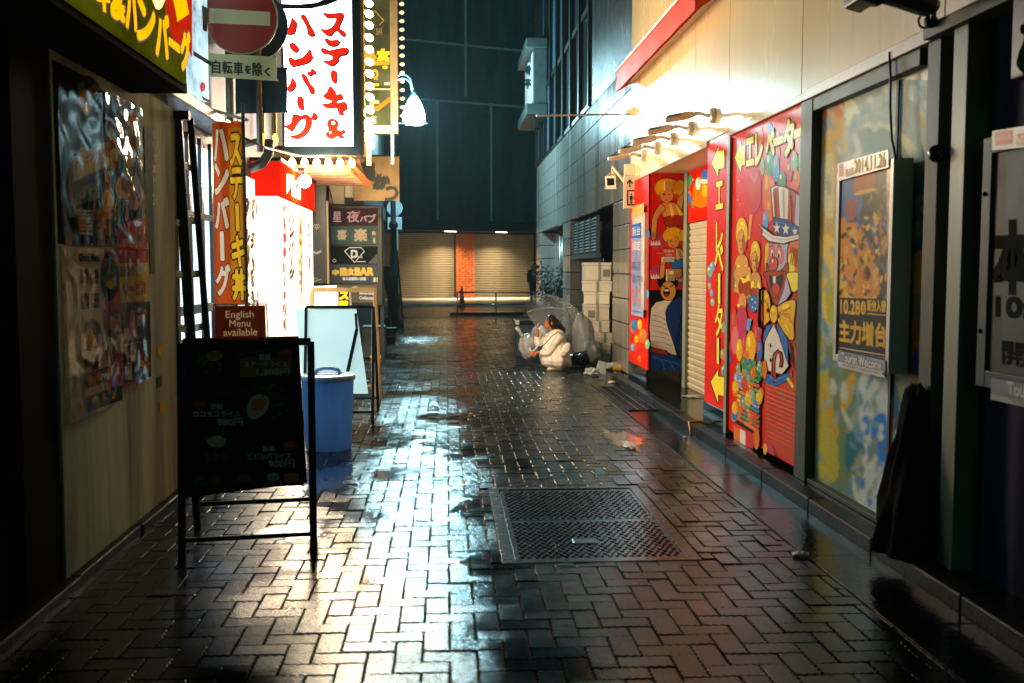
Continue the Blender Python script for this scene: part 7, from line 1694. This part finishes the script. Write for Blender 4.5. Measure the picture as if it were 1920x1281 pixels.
def hand(w, dirv, side, palm_n, curl):
    dirv, side, palm_n = V(dirv).normalized(), V(side).normalized(), V(palm_n).normalized()
    g.loft([(w - dirv * .01, side * .024, palm_n * .018), (w + dirv * .035, side * .036, palm_n * .016), (w + dirv * .082, side * .040, palm_n * .013)], 12)
    for i, (o1, ln) in enumerate(((-.030, .066), (-.010, .074), (.010, .069), (.029, .055))):
        b = w + dirv * .08 + side * o1; p1 = b + dirv * ln * .42 + palm_n * ln * curl * .15; p2 = p1 + dirv * ln * .33 * (1 - curl * .5) + palm_n * ln * curl * .4; p3 = p2 + dirv * ln * .25 * (1 - curl) + palm_n * ln * curl * .35
        g.tube([b - dirv * .015, p1, p2, p3], [.0095, .0088, .0082, .007], 8)
    b = w + dirv * .025 - side * .03; p1 = b - side * .025 + dirv * .022 + palm_n * .008; p2 = p1 + dirv * .03 + palm_n * .012; g.tube([b, p1, p2], [.012, .0105, .008], 8)
hand(wr1, (-.02, 0, 1), (.25, -1, 0), (.8, .2, 0), .55)
hand(wr2, (-.6, .25, -.1), (0, .2, 1), (.2, .9, 0), .95)
blobmesh(g, 'body', t, .0055, 3)
for dy in (-.045, .012): MB().m(mat('eye_dark', '#120c08', .2)).ball(hc + V((-.074 + .0 * dy, dy, .012)), (.008, .012, .007), 10).build('eye', t, smooth=True)
g = MB().m(M_hair); g.ball(hc + V((.018, .004, .022)), (.088, .092, .105), 20); g.ball(hc + V((.05, 0, -.03)), (.075, .085, .10), 16)
g.tube([hc + V((.05, 0, .02)), q(1044, 612), q(1052, 618), q(1060, 622)], [.08, .085, .07, .03], 14); g.tube([hc + V((-.045, -.055, .075)), hc + V((-.03, -.08, .01)), hc + V((.0, -.085, -.06))], [.02, .022, .012], 8); g.tube([hc + V((-.045, .055, .075)), hc + V((-.03, .08, .01)), hc + V((.0, .085, -.06))], [.02, .022, .012], 8)
blobmesh(g, 'hair', t, .009, 2)
g = MB().m(M_coat)
def rg(px, py, hw, dp, dY=0., tilt=0.): c = q(px, py, dY); k = 15.2 / FPX; return (c, (hw * k, 0, tilt * hw * k), (0, dp, 0))
def crg(px, py, hw, dp, dY, fold):
    c = q(px, py, dY); k = 15.2 / FPX; return (c, hw * k, dp, fold)
R_ = [crg(1045, 617, 7, .07, 0, 0), crg(1044, 622, 13, .15, 0, .02), crg(1043, 630, 18, .20, 0, .05), crg(1042, 640, 21, .20, 0, .08), crg(1042, 652, 24, .22, -.01, .10), crg(1042, 664, 27, .25, -.02, .11), crg(1042, 674, 29, .27, -.02, .11), crg(1044, 682, 28, .26, 0, .10), crg(1048, 688, 22, .20, 0, .08), crg(1050, 690, 14, .13, 0, .05)]
n_ = 72; vs = []
for i_, (c, a_, b_q, fo) in enumerate(R_):
    for k_ in range(n_):
        th = 2 * math.pi * k_ / n_; z_ = i_ / len(R_)
        f_ = 1 + .6 * fo * (.5 - 1.1 * abs(math.sin(4 * th + 3.5 * z_)) ** .6 * .7 + .45 * abs(math.sin(7 * th - 6 * z_ + 1)) + .7 * mnoise.noise(V((math.cos(th) * 2.4, math.sin(th) * 2.4, z_ * 3.2))))
        vs.append(c + V((a_ * f_ * math.cos(th), b_q * f_ * math.sin(th), .012 * math.sin(5 * th) * z_)))
g.add(vs, [(i_ * n_ + k_, i_ * n_ + (k_ + 1) % n_, (i_ + 1) * n_ + (k_ + 1) % n_, (i_ + 1) * n_ + k_) for i_ in range(len(R_) - 1) for k_ in range(n_)] + [tuple(range(n_))[::-1], tuple(range((len(R_) - 1) * n_, len(R_) * n_))])
def sleeve(P_s, r_s):
    pts = []; rs = []
    for i_ in range(len(P_s) - 1):
        for k_ in range(6):
            t_ = k_ / 6; pts.append(P_s[i_].lerp(P_s[i_ + 1], t_)); rs.append((r_s[i_] * (1 - t_) + r_s[i_ + 1] * t_) * (1 + .05 * math.sin((i_ * 6 + k_) * 1.9)))
    pts.append(P_s[-1]); rs.append(r_s[-1]); g.tube(pts, rs, 16)
sleeve([sh1 + V((.03, 0, -.01)), sh1.lerp(el1, .5) + V((0, 0, -.015)), el1 + V((.01, 0, .005)), el1.lerp(wr1, .6)], [.070, .058, .058, .046])
sleeve([sh2 + V((.02, 0, -.01)), sh2.lerp(el2, .5) + V((0, 0, -.015)), el2, el2.lerp(wr2, .75)], [.080, .066, .060, .042])
kc = kn1.lerp(kn2, .5)
g.loft([(kc + V((.03, 0, .03)), (.06, 0, 0), (0, .17, 0)), (kc + V((.02, 0, .0)), (.085, 0, 0), (0, .20, 0)), (kc + V((.03, 0, -.10)), (.085, 0, 0), (0, .20, 0)), (kc + V((.08, 0, -.17)), (.10, 0, 0), (0, .18, 0))], 20)
blobmesh(g, 'coat', t, .0075, 2, .006, .05)
for ft, nm in ((q(1044, 690, -.11), 0), (q(1055, 689, .12), 1)):
    g = MB().m(mat('white_boot', '#cfc3ae', .5)); z0 = .0
    g.loft([((ft.x + .085, ft.y, .05), (0, .033, 0), (0, 0, .048)), ((ft.x + .04, ft.y, .055), (0, .04, 0), (0, 0, .053)), ((ft.x - .05, ft.y, .04), (0, .047, 0), (0, 0, .038)), ((ft.x - .12, ft.y, .028), (0, .043, 0), (0, 0, .027)), ((ft.x - .15, ft.y, .02), (0, .022, 0), (0, 0, .018))], 14)
    g.tube([(ft.x + .05, ft.y, .06), (ft.x + .03, ft.y, .17)], [.048, .05], 12); blobmesh(g, 'boot', t, .009, 2)
g = MB().m(mat('strap_dark', '#3a342c', .5)); g.tube([q(1046, 622, -.22), q(1033, 632, -.30), q(1022, 645, -.33), q(1012, 652, -.30)], .006, 6); g.build('strap', t, smooth=True)
# cigarette-like stick, small bag
tag(MB().m(mat('stick_white', '#e0dccf', .5)).tube([hc + V((-.085, -.02, -.062)), hc + V((-.165, -.04, -.048))], .0045, 6).build('cigarette', smooth=True), 'thin white stick held between raised hand and mouth', 'cigarette')
t = thing('shoulder_bag', 'small white patterned bag hanging at the squatting person\'s back', 'bag', tuple(q(1064, 652, -.3)))
c = q(1063, 655, -.30); g = MB().m(mat('bag_white', '#e0dacb', .5)); g.loft([(c + V((-.06, 0, -.10)), (.055, 0, 0), (0, .03, 0)), (c + V((-.03, -.02, -.03)), (.075, 0, 0), (0, .04, 0)), (c + V((0, 0, .06)), (.06, 0, 0), (0, .03, 0)), (c + V((.02, .02, .10)), (.03, 0, 0), (0, .02, 0))], 16); A = Art(g, c + V((0, -.07, 0)), (0, -1, 0)); 
sbag = blobmesh(g, 'pouch', t, .01, 2); 
MB().m(mat('strap_dark', '#3a342c')).tube([c + V((.02, .01, .09)), c + V((-.02, .03, .20)), q(1046, 622, -.2)], .006, 6).build('strap', t, smooth=True)
# clear umbrella
def vinyl():
    m = bpy.data.materials.new('clear_vinyl'); m.use_nodes = True; nt = m.node_tree; N = nt.nodes; L = nt.links; b = N['Principled BSDF']
    b.inputs['Base Color'].default_value = (.75, .78, .80, 1); b.inputs['Roughness'].default_value = .15; b.inputs['Alpha'].default_value = .22; return m
t = thing('umbrella', 'open clear vinyl umbrella tilted behind the squatting person', 'umbrella', tuple(q(1000, 660, -.2)))
H, T = q(1001, 658, -.22), q(1069, 578, .22); ax = (T - H).normalized(); e1 = ax.cross(V((0, 1, 0))).normalized(); e2 = ax.cross(e1).normalized()
rad, dep = .60, .30; apex = T - ax * .06
def can(u, v):
    a = u * 2 * math.pi; ph = v * 1.18; s = math.sin(ph) / math.sin(1.18); h = (1 - math.cos(ph)) / (1 - math.cos(1.18))
    sc = 1 - .045 * (1 - abs(math.cos(4 * a))) * v
    return apex - ax * (dep * h) + (e1 * math.cos(a) + e2 * math.sin(a)) * rad * s * sc
g = MB().m(vinyl()).grid(can, 64, 14); g.build('canopy', t, smooth=True)
M_rib = mat('umbrella_rib', '#b9bcb8', .3, .6)
for k in range(8):
    MB().m(M_rib).tube([can(k / 8, v / 10) - ax * .004 for v in range(11)], .0035, 5).build('rib', t, smooth=True)
MB().m(M_rib).tube([H, T + ax * .02], .006, 8).build('shaft', t, smooth=True)
g = MB().m(mat('umbrella_tip', '#d8cdb8', .4)).tube([T + ax * .0, T + ax * .07], .009, 8); g.build('tip', t, smooth=True)
g = MB().m(mat('umbrella_handle', '#e0dcd2', .35)); pts = [H + ax * .10, H]
for k in range(1, 9): a = k * math.pi / 8; pts.append(H - ax * (.035 * math.sin(a)) + e1 * (.035 - .035 * math.cos(a)) * 1)
g.tube(pts, .011, 10); g.build('handle', t, smooth=True)
# walker at the far corner
t = thing('person', 'person in dark jacket standing at the far corner beside the stone pillar', 'person', (4.0, 44, .1))
Yw = 44.; q = qf(Yw); cx = q(1001, 500).x; z0 = .10
def pt(x, y, z): return V((cx + x, Yw + y, z0 + z))
g = MB().m(M_skin); g.ball(pt(.02, 0, 1.60), (.078, .095, .115), 16); g.tube([pt(.01, 0, 1.52), pt(0, 0, 1.42)], [.055, .065], 10); g.loft([(pt(0, -.09, 1.60), (.014, 0, 0), (0, 0, .02)), (pt(0, -.115, 1.585), (.014, 0, 0), (0, 0, .012))], 8)
g.tube([pt(0, 0, 1.42), pt(0, 0, 1.15), pt(0, 0, .92)], [.16, .15, .15], 12)
for s in (-1, 1):
    g.tube([pt(s * .20, 0, 1.38), pt(s * .25, .0, 1.12), pt(s * .24, -.06, .86)], [.055, .045, .03], 10); g.ball(pt(s * .24, -.08, .80), (.03, .03, .06), 10)
    for k in range(4): g.tube([pt(s * .24, -.11 + k * .018, .79), pt(s * .24, -.11 + k * .018, .71 + .005 * k)], [.009, .007], 6)
    g.tube([pt(s * .24, -.11, .82), pt(s * .235, -.135, .77)], [.011, .008], 6)
    g.tube([pt(s * .09, 0, .95), pt(s * .10, -.02 * s, .50), pt(s * .10, .02, .08)], [.09, .065, .045], 10)
blobmesh(g, 'body', t, .012, 2)
g = MB().m(mat('jacket_dark', '#141a1c', .6)); g.loft([(pt(0, 0, 1.47), (.10, 0, 0), (0, .08, 0)), (pt(0, 0, 1.40), (.22, 0, 0), (0, .13, 0)), (pt(0, 0, 1.15), (.20, 0, 0), (0, .16, 0)), (pt(0, 0, .82), (.21, 0, 0), (0, .17, 0))], 18)
for s in (-1, 1): g.tube([pt(s * .19, 0, 1.39), pt(s * .25, 0, 1.12), pt(s * .24, -.06, .88)], [.085, .07, .055], 12)
blobmesh(g, 'jacket', t, .015, 3, .03, .1)
g = MB().m(mat('trousers_dark', '#10171b', .6))
for s in (-1, 1): g.tube([pt(s * .09, 0, .95), pt(s * .10, -.02 * s, .50), pt(s * .10, .02, .06)], [.12, .085, .07], 12)
blobmesh(g, 'trousers', t, .015, 2)
g = MB().m(M_hair); g.ball(pt(.025, .02, 1.64), (.09, .10, .10), 14); blobmesh(g, 'hair', t, .012, 1)
for s in (-1, 1): MB().m(mat('shoe_black', '#0a0a0a', .4)).loft([(pt(s * .10, .08, .045), (.04, 0, 0), (0, 0, .045)), (pt(s * .10, -.02, .05), (.045, 0, 0), (0, 0, .05)), (pt(s * .10, -.17, .03), (.035, 0, 0), (0, 0, .03))], 12).build('shoe', t, smooth=True)
g = MB().m(mat('scarf_pale', '#7d8a8c', .6)); g.tube([pt(-.05, -.13, 1.40), pt(.02, -.16, 1.2), pt(.05, -.17, 1.0)], [.03, .035, .03], 8); g.build('scarf', t, smooth=True)

# ================================================================== rainy air
g = MB()
hm = bpy.data.materials.new('rainy_air'); hm.use_nodes = True
N = hm.node_tree.nodes; N.remove(N['Principled BSDF']); pv = N.new('ShaderNodeVolumePrincipled')
pv.inputs['Color'].default_value = (.62, .9, .95, 1); pv.inputs['Density'].default_value = .0007; pv.inputs['Anisotropy'].default_value = .35
hm.node_tree.links.new(pv.outputs[0], N['Material Output'].inputs['Volume'])
g.m(hm).box(-62, 62, -14, 122, -1.2, 33); o = g.build('haze'); tag(o, None, None, None, 'stuff')
